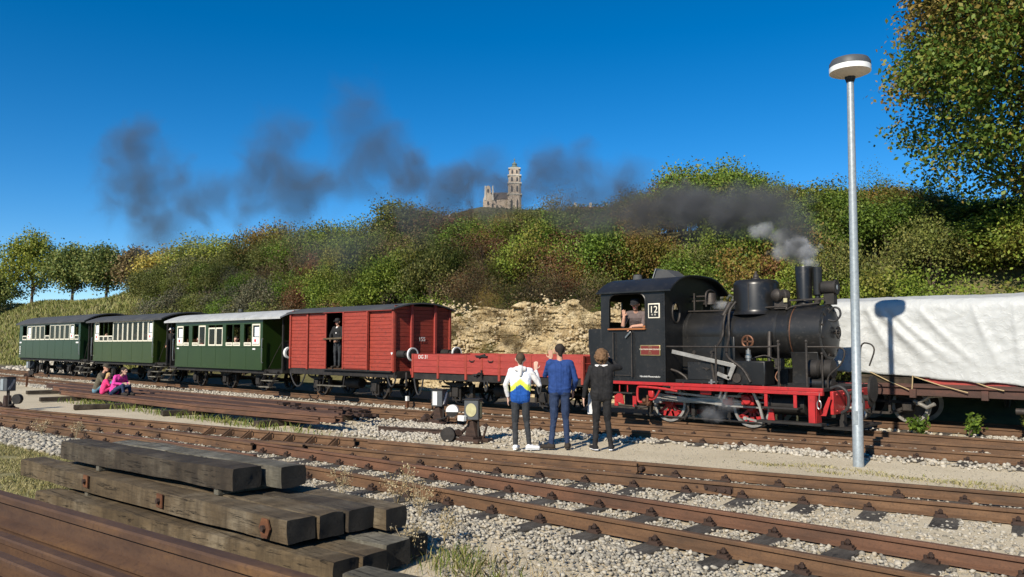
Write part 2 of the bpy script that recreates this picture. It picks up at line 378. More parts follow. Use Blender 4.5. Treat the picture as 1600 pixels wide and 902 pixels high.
def stones(name, pos, size, mat, parent=None, flat=.75):
    N = len(pos); V = np.repeat(ICO_V[None], N, 0)*(1+RNG.normal(0, .16, (N, 12, 1)))
    V = V*(RNG.uniform(.6, 1.15, (N, 1, 3))*size[:, None, None])
    V = np.einsum('nij,nkj->nki', rand_rot(N), V); V[:, :, 2] *= flat
    V = V+pos[:, None, :]; F = ICO_F[None]+(np.arange(N)*12)[:, None, None]
    return big_mesh(name, V.reshape(-1, 3), F.reshape(-1, 3), mat, parent)

# ------------------------------------------------------------ rails
RP = [(-.06, 0), (.06, 0), (.06, .012), (.012, .028), (.009, .094), (.034, .108), (.034, .132), (.026, .14), (-.026, .14), (-.034, .132), (-.034, .108), (-.009, .094), (-.012, .028), (-.06, .012)]
def rail(name, pts, mat, parent=None, ztop=.14, k=1.0, prof=RP, loc=None, smooth_ang=25):
    P = np.array(pts, float); m = MB(); vs = []; fs = []; n = len(prof); N = len(P)
    for i in range(N):
        d = unit(P[min(i+1, N-1)]-P[max(i-1, 0)]); s = np.array([-d[1], d[0], 0])
        zz = P[i][2] if P.shape[1] > 2 else ztop-.14*k
        for a, b in prof: vs.append((P[i][0]+s[0]*a*k, P[i][1]+s[1]*a*k, zz+b*k))
    for i in range(N-1):
        for j in range(n): fs.append((i*n+j, i*n+(j+1) % n, (i+1)*n+(j+1) % n, (i+1)*n+j))
    fs += [tuple(range(n-1, -1, -1)), tuple(range((N-1)*n, N*n))]
    m.add(vs, fs); return m.build(name, mat, parent, smooth=smooth_ang, loc=loc)
def curve(xs, ys, x0, x1, deg=3, off=0, step=.8):
    c = np.polyfit(xs, ys, deg); x = np.arange(x0, x1+.01, step); y = np.polyval(c, x); sl = np.polyval(np.polyder(c), x)
    L = np.hypot(1, sl); return np.stack([x-off*sl/L, y+off/L], -1)
fa = lambda a, b, o=0: curve([-28, -20.09, -15.16, -9.29, -4.05, -2, 4, 9], [4.5, 5.36, 5.8, 6.14, 6.21, 6.21, 6.2, 6.2], a, b, 4, o)
fd = lambda a, b, o=0: curve([-28, -23.74, -14.88, -10.11, -6.13, -3.78, -1.73, 4], [5.6, 6.38, 7.77, 8.65, 9.42, 9.85, 10.28, 11.5], a, b, 3, o)
ft = lambda a, b, o=0: curve([-60, -49, -41, -35, -25, -17, -12, -9.65, -5.3, -2.4, 4], [13.3, 13.1, 12.78, 12.6, 12.6, 12.8, 13.2, 13.65, 14.3, 14.6, 14.62], a, b, 6, o)
def yat(c, x): return float(np.interp(x, c[:, 0], c[:, 1]))
Ac, Dc, Tc = fa(-28, 9), fd(-28, 6), ft(-58, 3)
fg = thing('railway_track', 'rusty foreground turnout track with open ballast and square bolted fastenings', 'track', (-8, 7, 0), kind='structure')
rail('rail', fa(-28, 9), 'rust_rail', fg); rail('rail', fa(-22.5, 9, 1.0), 'rust_rail_red', fg)
rail('rail', fd(-28, 6), 'rust_rail', fg); rail('rail', fd(-23, -13.6, -1.0), 'rust_rail', fg); rail('rail', fd(-12.3, 6, -1.0), 'rust_rail', fg)
rail('check_rail', fd(-10.9, -5.9, -.11), 'rust_rail', fg, ztop=.135); rail('check_rail', fd(-15.2, -11.2, -.13), 'rust_rail', fg, ztop=.15)
rail('check_rail', fa(-15.5, -10.5, .12), 'rust_rail_red', fg); rail('frog_wing_rail', fa(-15.2, -11.6, .9), 'rust_rail', fg); rail('frog_wing_rail', fd(-14.6, -11.4, -1.1), 'rust_rail', fg)
def yn_(c, x): return yat(c, x)
for i in range(7):       # triangular braces behind the check rail opposite the frog
    x = -14.9+i*.55; y = yat(Dc, x)-.12
    for dx in (0, .09):
        MB().prism([(0, .14), (0, 0), (-.2, 0)], lambda a, b, t, x=x+dx, y=y: (x+t, y-.05+a*1.0, .01+b), 0, .018).build('brace', 'rust_rail', fg, smooth=0)
def sleeper(x, y0, y1, parent, skew=0, mat='sleeper_wood', w=.24, ztop=.0):
    w *= random.uniform(.9, 1.1); a = (x-skew/2, y0, ztop-.08); b = (x+skew/2, y1, ztop-.08)
    return MB().bar(a, b, w, .16).build('sleeper', mat, parent, smooth=0, bevel=.008, seg=1)
def clip_mesh():
    m = MB(); m.box(-.075, .075, -.13, .13, -.012, .012)
    for s in (-1, 1):
        m.box(-.055, .055, s*.095-.035, s*.095+.035, .012, .034)
        m.cyl((-.0, s*.088, .02), (0, s*.088, .095), .016, n=6); m.cyl((0, s*.088, .05), (0, s*.088, .078), .03, n=6)
        m.cyl((-.045, s*.105, .02), (-.045, s*.105, .065), .018, n=6)
    return m
clip0 = None
def clip(x, y, parent, a=0, z=.008):
    global clip0
    if clip0 is None: clip0 = clip_mesh().build('rail_clip', 'rust_dark', None, smooth=30).data; COL.objects.unlink(bpy.data.objects['rail_clip']); bpy.data.objects.remove(bpy.data.objects['rail_clip'])
    o = bpy.data.objects.new('rail_clip', clip0); COL.objects.link(o); o.parent = parent
    og = origin(parent); o.location = (x-og[0], y-og[1], z-og[2]); o.rotation_euler.z = a; o.scale = (.85, .95, .8); return o
SLEEP = []
x = -21.0
while x < 3.5:
    ya, yd = yat(Ac, x), yat(Dc, x)
    if x < -6.6 and yd-ya < 2.35:
        sleeper(x, ya-.55, yd+.55, fg, skew=.0); SLEEP.append((x, ya-.55, yd+.55))
    else:
        sleeper(x, ya-.5, ya+1.5, fg); SLEEP.append((x, ya-.5, ya+1.5))
        sleeper(x+.25, yd-1.55, yd+.5, fg, skew=-.3); SLEEP.append((x+.25, yd-1.5, yd+.5))
    for yy in (ya, ya+1.0): clip(x, yy, fg)
    xx = x if x < -6.6 and yd-ya < 2.35 else x+.25
    clip(xx, yat(Dc, xx), fg, .18); clip(xx, yat(Dc, xx)-1.015, fg, .18)
    x += .66
for x in (-4.62, -9.6, -14.6):        # fishplated joints
    for s in (-1, 1):
        y = yat(Dc, x)-1.015 if x > -5 else yat(Ac, x)+(1 if x < -12 else 0)
        m = MB().bar((x-.25, y+s*.025, .06), (x+.25, y+s*.025, .06), .016, .07)
        for k in (-.18, -.06, .06, .18): m.cyl((x+k, y+s*.03, .06), (x+k, y+s*.055, .06), .018, n=6)
        m.build('fishplate', 'rust_dark', fg, smooth=0)
# joint between stock rail and check rail end: two spacer blocks
for x in (-6.35, -6.05): MB().cyl((x, yat(Dc, x)-.1, .06), (x, yat(Dc, x)-.02, .06), .035, n=8).build('spacer_block', 'rust_dark', fg)

mt = thing('railway_track', 'rusty siding track between the waving people and the train', 'track', (-15, 13, 0), kind='structure')
rail('rail', ft(-58, 2.8), 'rust_rail', mt); rail('rail', ft(-58, 5, -1.0), 'rust_rail', mt)
x = -56
while x < 4:
    y = yat(Tc, x); sleeper(x, y-1.5, y+.45, mt); x += .68
    if -32 < x < 4:
        yy = yat(Tc, x)
        clip(x, yy-1, mt); clip(x, yy, mt)
tt = thing('railway_track', 'straight track carrying the steam train', 'track', (-15, 15.2, 0), kind='structure')
rail('rail', [(-90, 14.72), (-40, 14.72), (4, 14.72)], 'rust_rail', tt); rail('rail', [(-90, 15.72), (-40, 15.72), (4, 15.72)], 'rust_rail', tt)
x = -70
while x < 4: sleeper(x, 14.3, 16.15, tt); x += .68
wt = thing('railway_track', 'overgrown track under the white tarpaulin wagon', 'track', (-3, 18.2, 0), kind='structure')
rail('rail', [(-9, 17.75), (12, 17.75)], 'rust_rail', wt); rail('rail', [(-9, 18.75), (12, 18.75)], 'rust_rail', wt)
x = -9
while x < 11: sleeper(x, 17.3, 19.2, wt); x += .68
# point blades lying on the ground beside the lever stand
for o in (rail('loose_rail', [(-12.9, 10.2, 0.005), (-11.0, 10.75, .005)], 'rust_dark', None, loc=(-12, 10.4, 0), k=.7),):
    tag(o, 'short dark rail offcut lying in the gravel before the lever stands', 'rail')

# ballast scatter
def scatter(N, x0, x1, f, dmin=0):
    x = RNG.uniform(x0, x1, N); lo, hi = f(x); y = RNG.uniform(0, 1, N)*(hi-lo)+lo; return np.stack([x, y], -1)
def in_view(p, m=1.6):
    fw = np.array([-math.cos(TH), math.sin(TH)]); rt = np.array([math.sin(TH), math.cos(TH)])
    z = p@fw; s = p@rt; return (z > .8) & (np.abs(s) < z*.66+m)
def clear(p, w=.11):
    ok = np.ones(len(p), bool)
    for sx, a, b in SLEEP: ok &= ~((np.abs(p[:, 0]-sx) < w) & (p[:, 1] > a) & (p[:, 1] < b))
    for c, o in ((Ac, 0), (Ac, 1), (Dc, 0), (Dc, -1.015)):
        ok &= np.abs(p[:, 1]-np.interp(p[:, 0], c[:, 0], c[:, 1])-o) > .075
    return ok
ia = lambda x: np.interp(x, Ac[:, 0], Ac[:, 1]); idd = lambda x: np.interp(x, Dc[:, 0], Dc[:, 1]); it = lambda x: np.interp(x, Tc[:, 0], Tc[:, 1])
p = np.c_[RNG.uniform(-21, 4.5, 150000), RNG.uniform(4.4, 11.8, 150000)]; p = p[(p[:, 1] > ia(p[:, 0])-.85) & (p[:, 1] < idd(p[:, 0])+.12)]
p = p[in_view(p)]; p = p[clear(p)]
bet = (p[:, 1] > ia(p[:, 0])+1.2) & (p[:, 1] < idd(p[:, 0])-1.2)
sz = RNG.uniform(.012, .029, len(p))*(1+.3*(RNG.uniform(0, 1, len(p)) > .93))
z = RNG.uniform(-.035, .012, len(p))-.01
s_ = stones('ballast', np.c_[p, z], sz, 'ballast_stone'); tag(s_, 'pale crushed limestone ballast around the foreground rails', 'ballast', kind='stuff')
p = scatter(42000, -9.5, 3, lambda x: (x*0+1.9, ia(x)-.4)); p = p[in_view(p, .8)]
keep = (p[:, 1] > 3.6+.9*vnoise(p[:, 0], p[:, 1], .8, 5)) & ((p[:, 0] > -4.6) | (p[:, 1] > 4.6)) & (RNG.uniform(0, 1, len(p)) < .9-.55*(vnoise(p[:, 0], p[:, 1], .7, 9) > .12))
p = p[keep]; sz = RNG.uniform(.011, .029, len(p))
s_ = stones('ballast_shoulder', np.c_[p, RNG.uniform(-.02, .012, len(p))], sz, 'ballast_stone'); tag(s_, 'loose grey-white stones of the ballast shoulder nearest the viewer', 'ballast', kind='stuff')
p = scatter(9000, -24, -9, lambda x: (ia(x)-1.3, ia(x)-.4)); p = p[in_view(p)]
s_ = stones('ballast_left', np.c_[p, RNG.uniform(-.02, .04, len(p))], RNG.uniform(.025, .055, len(p)), 'ballast_stone'); tag(s_, 'white ballast heaped along the rail beyond the timber stack', 'ballast', kind='stuff')
# white stones along the siding and train tracks
p = scatter(26000, -56, 4, lambda x: (it(x)-1.75+.3*vnoise(x, x*0, 2, 4), it(x)-.85)); q = scatter(30000, -58, 4, lambda x: (it(x)-.2, x*0+14.6))
q2 = scatter(5000, -7, 6, lambda x: (x*0+15.9, x*0+17.6))
p = np.concatenate([p, q, q2]); p = p[in_view(p)]; p = p[RNG.uniform(0, 1, len(p)) < np.clip(.3+vnoise(p[:, 0], p[:, 1], 1.4, 6)*1.6, .08, .9)]
s_ = stones('ballast_far', np.c_[p, RNG.uniform(-.02, .02, len(p))], RNG.uniform(.022, .05, len(p)), 'ballast_white'); tag(s_, 'scattered white stones along the train track', 'ballast', kind='stuff')
p = np.c_[RNG.normal(-12.0, 1.15, 3000), RNG.normal(10.9, .7, 3000)]; p = p[p[:, 1] < it(p[:, 0])-1.0]; p = p[p[:, 1] > idd(p[:, 0])+.1]
s_ = stones('ballast_levers', np.c_[p, RNG.uniform(-.015, .02, len(p))], RNG.uniform(.02, .045, len(p)), 'ballast_white'); tag(s_, 'white stones spread round the two point lever stands', 'ballast', kind='stuff')
p = scatter(3500, -14, 3, lambda x: (idd(x)+.15, it(x)-1.3)); p = p[in_view(p)]
s_ = stones('path_pebbles', np.c_[p, np.full(len(p), -.008)], RNG.uniform(.005, .011, len(p)), 'ballast_stone'); tag(s_, 'fine loose pebbles on the beige gravel path', 'pebbles', kind='stuff')
# rubble heap at the far end of the train
p = np.c_[RNG.normal(-57, 4, 1500), RNG.normal(19.2, .8, 1500)]
hz = np.clip(1.5-np.hypot((p[:, 0]+58)/5.5, (p[:, 1]-19.4)/1.1)*1.1, 0, 9)
s_ = stones('rubble_heap', np.c_[p, hz*RNG.uniform(.6, 1, len(p))], RNG.uniform(.1, .26, len(p)), 'ballast_white'); tag(s_, 'heap of pale broken stones beyond the last coach', 'rubble', kind='stuff')
# ------------------------------------------------------------ rolling stock helpers
YC = 15.22
def wheel(parent, x, y, r, side, mat='frame_black', tyre='iron_dark', spokes=9, w=.11, centre=None):
    z = .14+r
    wh = MB(); wh.lathe((x, y-.04*side, z), (0, side, 0), [(0, .09), (.14, .09), (.17, .05)], 14)
    for k in range(spokes):
        t = 2*math.pi*k/spokes+.2
        wh.bar((x+.06*math.cos(t), y+.03*side, z+.06*math.sin(t)), (x+(r-.05)*math.cos(t), y+.03*side, z+(r-.05)*math.sin(t)), .035, .045, up=(0, 1, 0))
    o = wh.build('wheel', mat, parent)
    MB().lathe_open((x, y-.05*side, z), (0, side, 0), [(0, r-.06), (0, r+.025), (.03, r+.02), (.035, r), (w, r-.004), (w, r-.06), (0, r-.06)], 30).build('tyre', tyre, o)
    return o
def axle(parent, x, r, mat='frame_black'):
    MB().cyl((x, YC-.62, .14+r), (x, YC+.62, .14+r), .06, n=10).build('axle', mat, parent)
    for s in (-1, 1): wheel(parent, x, YC+s*.5, r, s)
def axlebox(parent, x, r, y, s, zf):
    z = .14+r
    MB().box(x-.11, x+.11, y-.09, y+.09, z-.12, z+.13).build('axle_box', 'frame_black', parent, bevel=.02)
    m = MB()
    for k in range(5):
        L = .48-.08*k; n = 7; pts = []
        for i in range(n): t = -1+2*i/(n-1); pts.append((x+t*L, y, z+.15+.018*k+.1*t*t*(L/.48)))
        for i in range(n-1): m.bar(pts[i], pts[i+1], .07, .014)
    m.build('leaf_spring', 'iron_dark', parent, smooth=0)
    MB().bar((x-.13, y, z-.2), (x-.13, y, zf), .05, .03).bar((x+.13, y, z-.2), (x+.13, y, zf), .05, .03).bar((x-.15, y, z-.2), (x+.15, y, z-.2), .04, .03).build('axle_guard', 'frame_black', parent, smooth=0)
    for k in (-1, 1): MB().bar((x+k*.48, y, z+.25), (x+k*.54, y, zf), .03, .03).build('spring_hanger', 'iron_dark', parent, smooth=0)
def buffer(parent, x, y, z, d, L=.45, white=True):
    o = MB().lathe((x, y, z), (d, 0, 0), [(0, .11), (L*.55, .1), (L*.55, .06), (L, .055)], 16).build('buffer', 'frame_black', parent)
    MB().lathe((x+d*L, y, z), (d, 0, 0), [(0, .12), (.015, .17), (.035, .165), (.05, .1), (.055, .01)], 22).build('buffer_head', 'frame_black', o)
    if white: MB().lathe_open((x+d*(L-.004), y, z), (d, 0, 0), [(0, .13), (0, .19), (.045, .19), (.045, .152), (0, .13)], 26).build('painted_rim', 'white_paint', o)
    return o
def hose_loop(parent, x, y, z0, dx=.3, drop=.38, mat='hose', r=.022):
    pts = [(x+dx*(i/10), y, z0-drop*math.sin(math.pi*i/10)**.8) for i in range(11)]
    MB().tube(pts, r, 8).build('brake_hose', mat, parent)
def underframe(parent, x0, x1, z0, axles, r=.36, y0=14.15, y1=16.29, zb=.82):
    for y in (y0, y1): MB().box(x0, x1, y-.03, y+.03, zb, z0).build('solebar', 'frame_black', parent, bevel=.008)
    for x in (x0, x1): MB().box(x-.03, x+.03, y0-.01, y1+.01, zb-.02, z0-.003).build('headstock', 'frame_black', parent, bevel=.008)
    MB().box(x0+.05, x1-.05, y0+.05, y1-.05, z0-.06, z0-.01).build('floor_frame', 'frame_black', parent)
    for x in axles:
        axle(parent, x, r)
        for y, s in ((YC-.74, -1), (YC+.74, 1)): axlebox(parent, x, r, y, s, zb)
        for d in (-1, 1): MB().box(x+d*(r+.03)-.02+(0 if d > 0 else -.03), x+d*(r+.03)+.05+(0 if d > 0 else -.03), YC-.6, YC-.48, .36, .72).build('brake_block', 'iron_dark', parent, bevel=.015)
    m = MB(); m.tube([(x0+.3, YC-.3, .6), (x1-.3, YC-.3, .58)], .03, 8); m.tube([(x0+.6, YC+.2, .5), (x1-.6, YC+.2, .52)], .025, 8)
    m.build('brake_rigging', 'frame_black', parent)
    xm = (x0+x1)/2
    MB().cyl((xm-.35, YC-.45, .58), (xm+.35, YC-.45, .58), .15, n=16).build('air_reservoir', 'frame_black', parent)

# ------------------------------------------------------------ goods van
van = thing('goods_van', 'red boarded goods van with sliding door open and a man standing in it', 'railway wagon', (-19.83, YC, 0), 'vehicles of the steam train')
vx0, vx1, vz0, vz1, vy0, vy1 = -22.45, -17.22, 1.0, 2.74, 14.12, 16.3
underframe(van, vx0, vx1, vz0, (-21.4, -18.45))
NB = 16; bh = (vz1-vz0)/NB
def boards(parent, xa, xb, y, z0, z1, nb, mat, ax='x', th=.03, gap=.005):
    h = (z1-z0)/nb
    for k in range(nb):
        d = random.uniform(-.003, .003); m = MB()
        if ax == 'x': m.box(xa, xb, y-th/2+d, y+th/2+d, z0+k*h+gap, z0+(k+1)*h-gap*.4)
        else: m.box(y-th/2+d, y+th/2+d, xa, xb, z0+k*h+gap, z0+(k+1)*h-gap*.4)
        m.build('board', mat, parent, smooth=0, bevel=.004, seg=1)
for xa, xb in ((vx0+.04, -21.5), (-21.4, -20.5), (-18.35, vx1-.04)): boards(van, xa, xb, vy0+.03, vz0, vz1, NB, 'wagon_red')
boards(van, -20.5, vx1-.04, vy1-.03, vz0, vz1, NB, 'wagon_red'); boards(van, vx0+.04, -21.4, vy1-.03, vz0, vz1, NB, 'wagon_red')
boards(van, vy0+.05, vy1-.05, vx1-.03, vz0, vz1+.1, NB+1, 'wagon_red', ax='y'); boards(van, vy0+.05, vy1-.05, vx0+.03, vz0, vz1+.1, NB+1, 'wagon_red', ax='y')
for x in (vx0+.03, -21.45, -20.46, vx1-.03): MB().box(x-.035, x+.035, vy0-.035, vy0+.005, vz0-.02, vz1+.01).build('side_post', 'wagon_red', van, bevel=.006)
for y in (14.76, 15.66): MB().box(vx1-.01, vx1+.05, y-.045, y+.045, vz0-.1, vz1+.16).build('end_post', 'wagon_red_worn', van, bevel=.008)
for y in (vy0+.03, vy1-.03): MB().box(vx1-.05, vx1+.02, y-.04, y+.04, vz0-.02, vz1+.03).build('corner_post', 'wagon_red', van, bevel=.006)
MB().box(-20.5, -20.46, vy0-.0, vy0+.05, vz0, vz1).build('door_jamb', 'frame_black', van)
sd = MB().box(-19.5, -18.3, vy0-.055, vy0-.03, vz0+.03, vz1-.04).build('sliding_door', 'wagon_red', van)
boards(sd, -19.46, -18.36, vy0-.066, vz0+.05, vz1-.06, NB, 'wagon_red', th=.018)
for x in (-19.48, -18.33): MB().box(x-.025, x+.025, vy0-.095, vy0-.075, vz0+.02, vz1-.03).build('door_stile', 'wagon_red', sd, bevel=.004)
MB().box(-20.5, vx1, vy0-.09, vy0-.06, vz1-.03, vz1+.01).build('door_rail', 'wagon_red_worn', van); MB().box(-20.5, vx1+.0, vy0-.1, vy0-.03, vz0-.02, vz0+.015).build('door_track', 'frame_black', van)
MB().box(vx0+.06, vx1-.06, vy0+.06, vy1-.06, vz0, vz0+.04).build('floor', 'interior_wood', van)
for xa, xb in ((vx0+.07, -20.52), (-19.45, vx1-.07)): MB().box(xa, xb, vy0+.055, vy0+.075, vz0+.04, vz1).build('inner_lining', 'interior_wood', van)
MB().box(vx0+.07, vx1-.07, vy1-.08, vy1-.06, vz0+.04, vz1).build('inner_lining', 'interior_wood', van)
for xa in (vx0+.05, vx1-.07): MB().box(xa, xa+.02, vy0+.08, vy1-.08, vz0+.04, vz1+.12).build('inner_lining', 'interior_wood', van)
MB().box(-19.5, -19.46, vy0+.6, vy1-.05, vz0+.04, vz1).build('partition', 'interior_wood', van)
def arc_roof(parent, x0, x1, ya, yb, zs, rise, mat, th=.04, name='roof', n=18, p=2.0):
    m = MB(); yc, hw = (ya+yb)/2, (yb-ya)/2; po = []
    for i in range(n+1): t = -1+2*i/n; po.append((yc+hw*t, zs+rise*(1-abs(t)**p)))
    poly = po+[(y, z-th) for y, z in reversed(po)]
    m.prism(poly, lambda a, b, t: (t, a, b), x0, x1); return m.build(name, mat, parent, smooth=40)
arc_roof(van, vx0-.1, vx1+.12, vy0-.1, vy1+.1, vz1+.03, .19, 'roof_dark')
buffer(van, vx1+.0, 14.3, 1.48, 1, .58); buffer(van, vx1, 15.98, 1.5, 1, .58)
buffer(van, vx0, 14.3, 1.48, -1, .3); buffer(van, vx0, 15.98, 1.5, -1, .3)
hose_loop(van, vx0+.25, 14.0, .86, .85, .42); hose_loop(van, vx1-.1, 13.98, .9, .4, .3)
MB().box(-20.65, -19.4, 13.93, 14.12, .5, .53).build('step_board', 'timber_grey', van, bevel=.005)
for x in (-20.55, -19.5): MB().bar((x, 14.08, .5), (x, 14.14, .85), .03, .015).build('step_bracket', 'frame_black', van, smooth=0)
MB().bar((-20.5, 14.06, 1.92), (-19.56, 14.06, 1.94), .05, .05, ).build('door_bar', 'timber_brown', van, bevel=.01)
def text(s, size, loc, rot, mat, parent, name='lettering', ext=.002):
    c = bpy.data.curves.new(name, 'FONT'); c.body = s; c.size = size; c.extrude = ext; c.align_x = 'CENTER'; c.align_y = 'CENTER'
    o = bpy.data.objects.new(name, c); dg = bpy.context.evaluated_depsgraph_get; COL.objects.link(o)
    me = bpy.data.meshes.new_from_object(o.evaluated_get(dg())); bpy.data.objects.remove(o)
    me.materials.clear(); me.materials.append(M[mat]); o = bpy.data.objects.new(name, me); COL.objects.link(o); o.parent = parent
    og = origin(parent); o.location = (loc[0]-og[0], loc[1]-og[1], loc[2]-og[2]); o.rotation_euler = rot; return o
FR = (R(90), 0, 0); ER = (R(90), 0, R(90))
text('155', .17, (vx1+.008, 15.16, 1.9), ER, 'white_paint', van)
MB().prism([(-.045, .02), (-.02, .04), (0, .02), (.02, .04), (.045, .02), (0, -.045)], lambda a, b, t: (vx1-.03+a, vy0-.04-t, 1.5+b), 0, .006).build('warning_mark', 'white_paint', van, smooth=0)

# ------------------------------------------------------------ low-sided wagon
low = thing('open_wagon', 'red low-sided open wagon between goods van and locomotive', 'railway wagon', (-13.5, YC, 0), 'vehicles of the steam train')
lx0, lx1, lz0, lz1, ly0, ly1 = -16.4, -10.62, .98, 1.5, 14.12, 16.3
underframe(low, lx0, lx1, lz0, (-15.05, -12.05))
MB().box(lx0+.03, lx1-.03, ly0+.03, ly1-.03, lz0+.0, lz0+.05).build('floor', 'timber_dark', low)
px_ = [lx0+.02, -15.37, -14.33, -13.17, -12.16, lx1-.02]
for i in range(5):
    for yy in (ly0, ly1): boards(low, px_[i]+.03, px_[i+1]-.03, yy, lz0+.02, lz1, 3, 'wagon_red_worn', th=.045, gap=.004)
for x in px_:
    for yy, s in ((ly0, -1), (ly1, 1)):
        MB().box(x-.035, x+.035, yy-.04, yy+.04, lz0-.12, lz1+.005).build('side_stanchion', 'wagon_red', low, bevel=.006)
MB().box(-13.79, -13.73, ly0-.035, ly0-.02, lz0+.03, lz1).build('drop_door_post', 'wagon_red', low)
for x in (-14.1, -13.45): MB().tube([(x-.09, ly0-.03, 1.36), (x-.05, ly0-.06, 1.335), (x+.05, ly0-.06, 1.335), (x+.09, ly0-.03, 1.36)], .012, 6).build('door_handle', 'frame_black', low)
MB().bar((-13.95, ly0-.05, 1.47), (-13.55, ly0-.05, 1.46), .06, .03).bar((-13.85, ly0-.06, 1.44), (-13.62, ly0-.06, 1.5), .03, .05).build('top_latch', 'frame_black', low, smooth=0)
MB().bar((-14.05, ly0-.05, 1.0), (-13.7, ly0-.05, 1.03), .05, .03).bar((-13.74, ly0-.06, .93), (-13.74, ly0-.06, 1.12), .04, .03).bar((-13.95, ly0-.07, .97), (-13.8, ly0-.07, 1.06), .03, .03).build('door_latch', 'frame_black', low, smooth=0)
for x, s in ((lx0+.02, -1), (lx1-.02, 1)): boards(low, ly0+.05, ly1-.05, x, lz0+.02, lz1, 3, 'wagon_red_worn', ax='y', th=.045)
hose_loop(low, lx0+.2, 14.0, .84, .36, .42); hose_loop(low, -13.6, 14.02, .86, .12, .25); hose_loop(low, -11.9, 14.02, .86, .14, .25)
MB().bar((lx0-.1, 13.98, .62), (lx0-.1, 13.98, 1.0), .05, .05).build('coupling_link', 'iron_dark', low, bevel=.01)
buffer(low, lx1, YC-.6, 1.1, 1, .22, False); buffer(low, lx1, YC+.6, 1.1, 1, .22, False)
text('DG 31', .14, (-15.95, ly0-.03, 1.42), FR, 'white_paint', low)
MB().tube([(lx1+.05, YC-.35, 1.0), (lx1+.22, YC-.36, .75), (lx1+.3, YC-.35, 1.0)], .025, 8).build('brake_hose', 'hose', low)

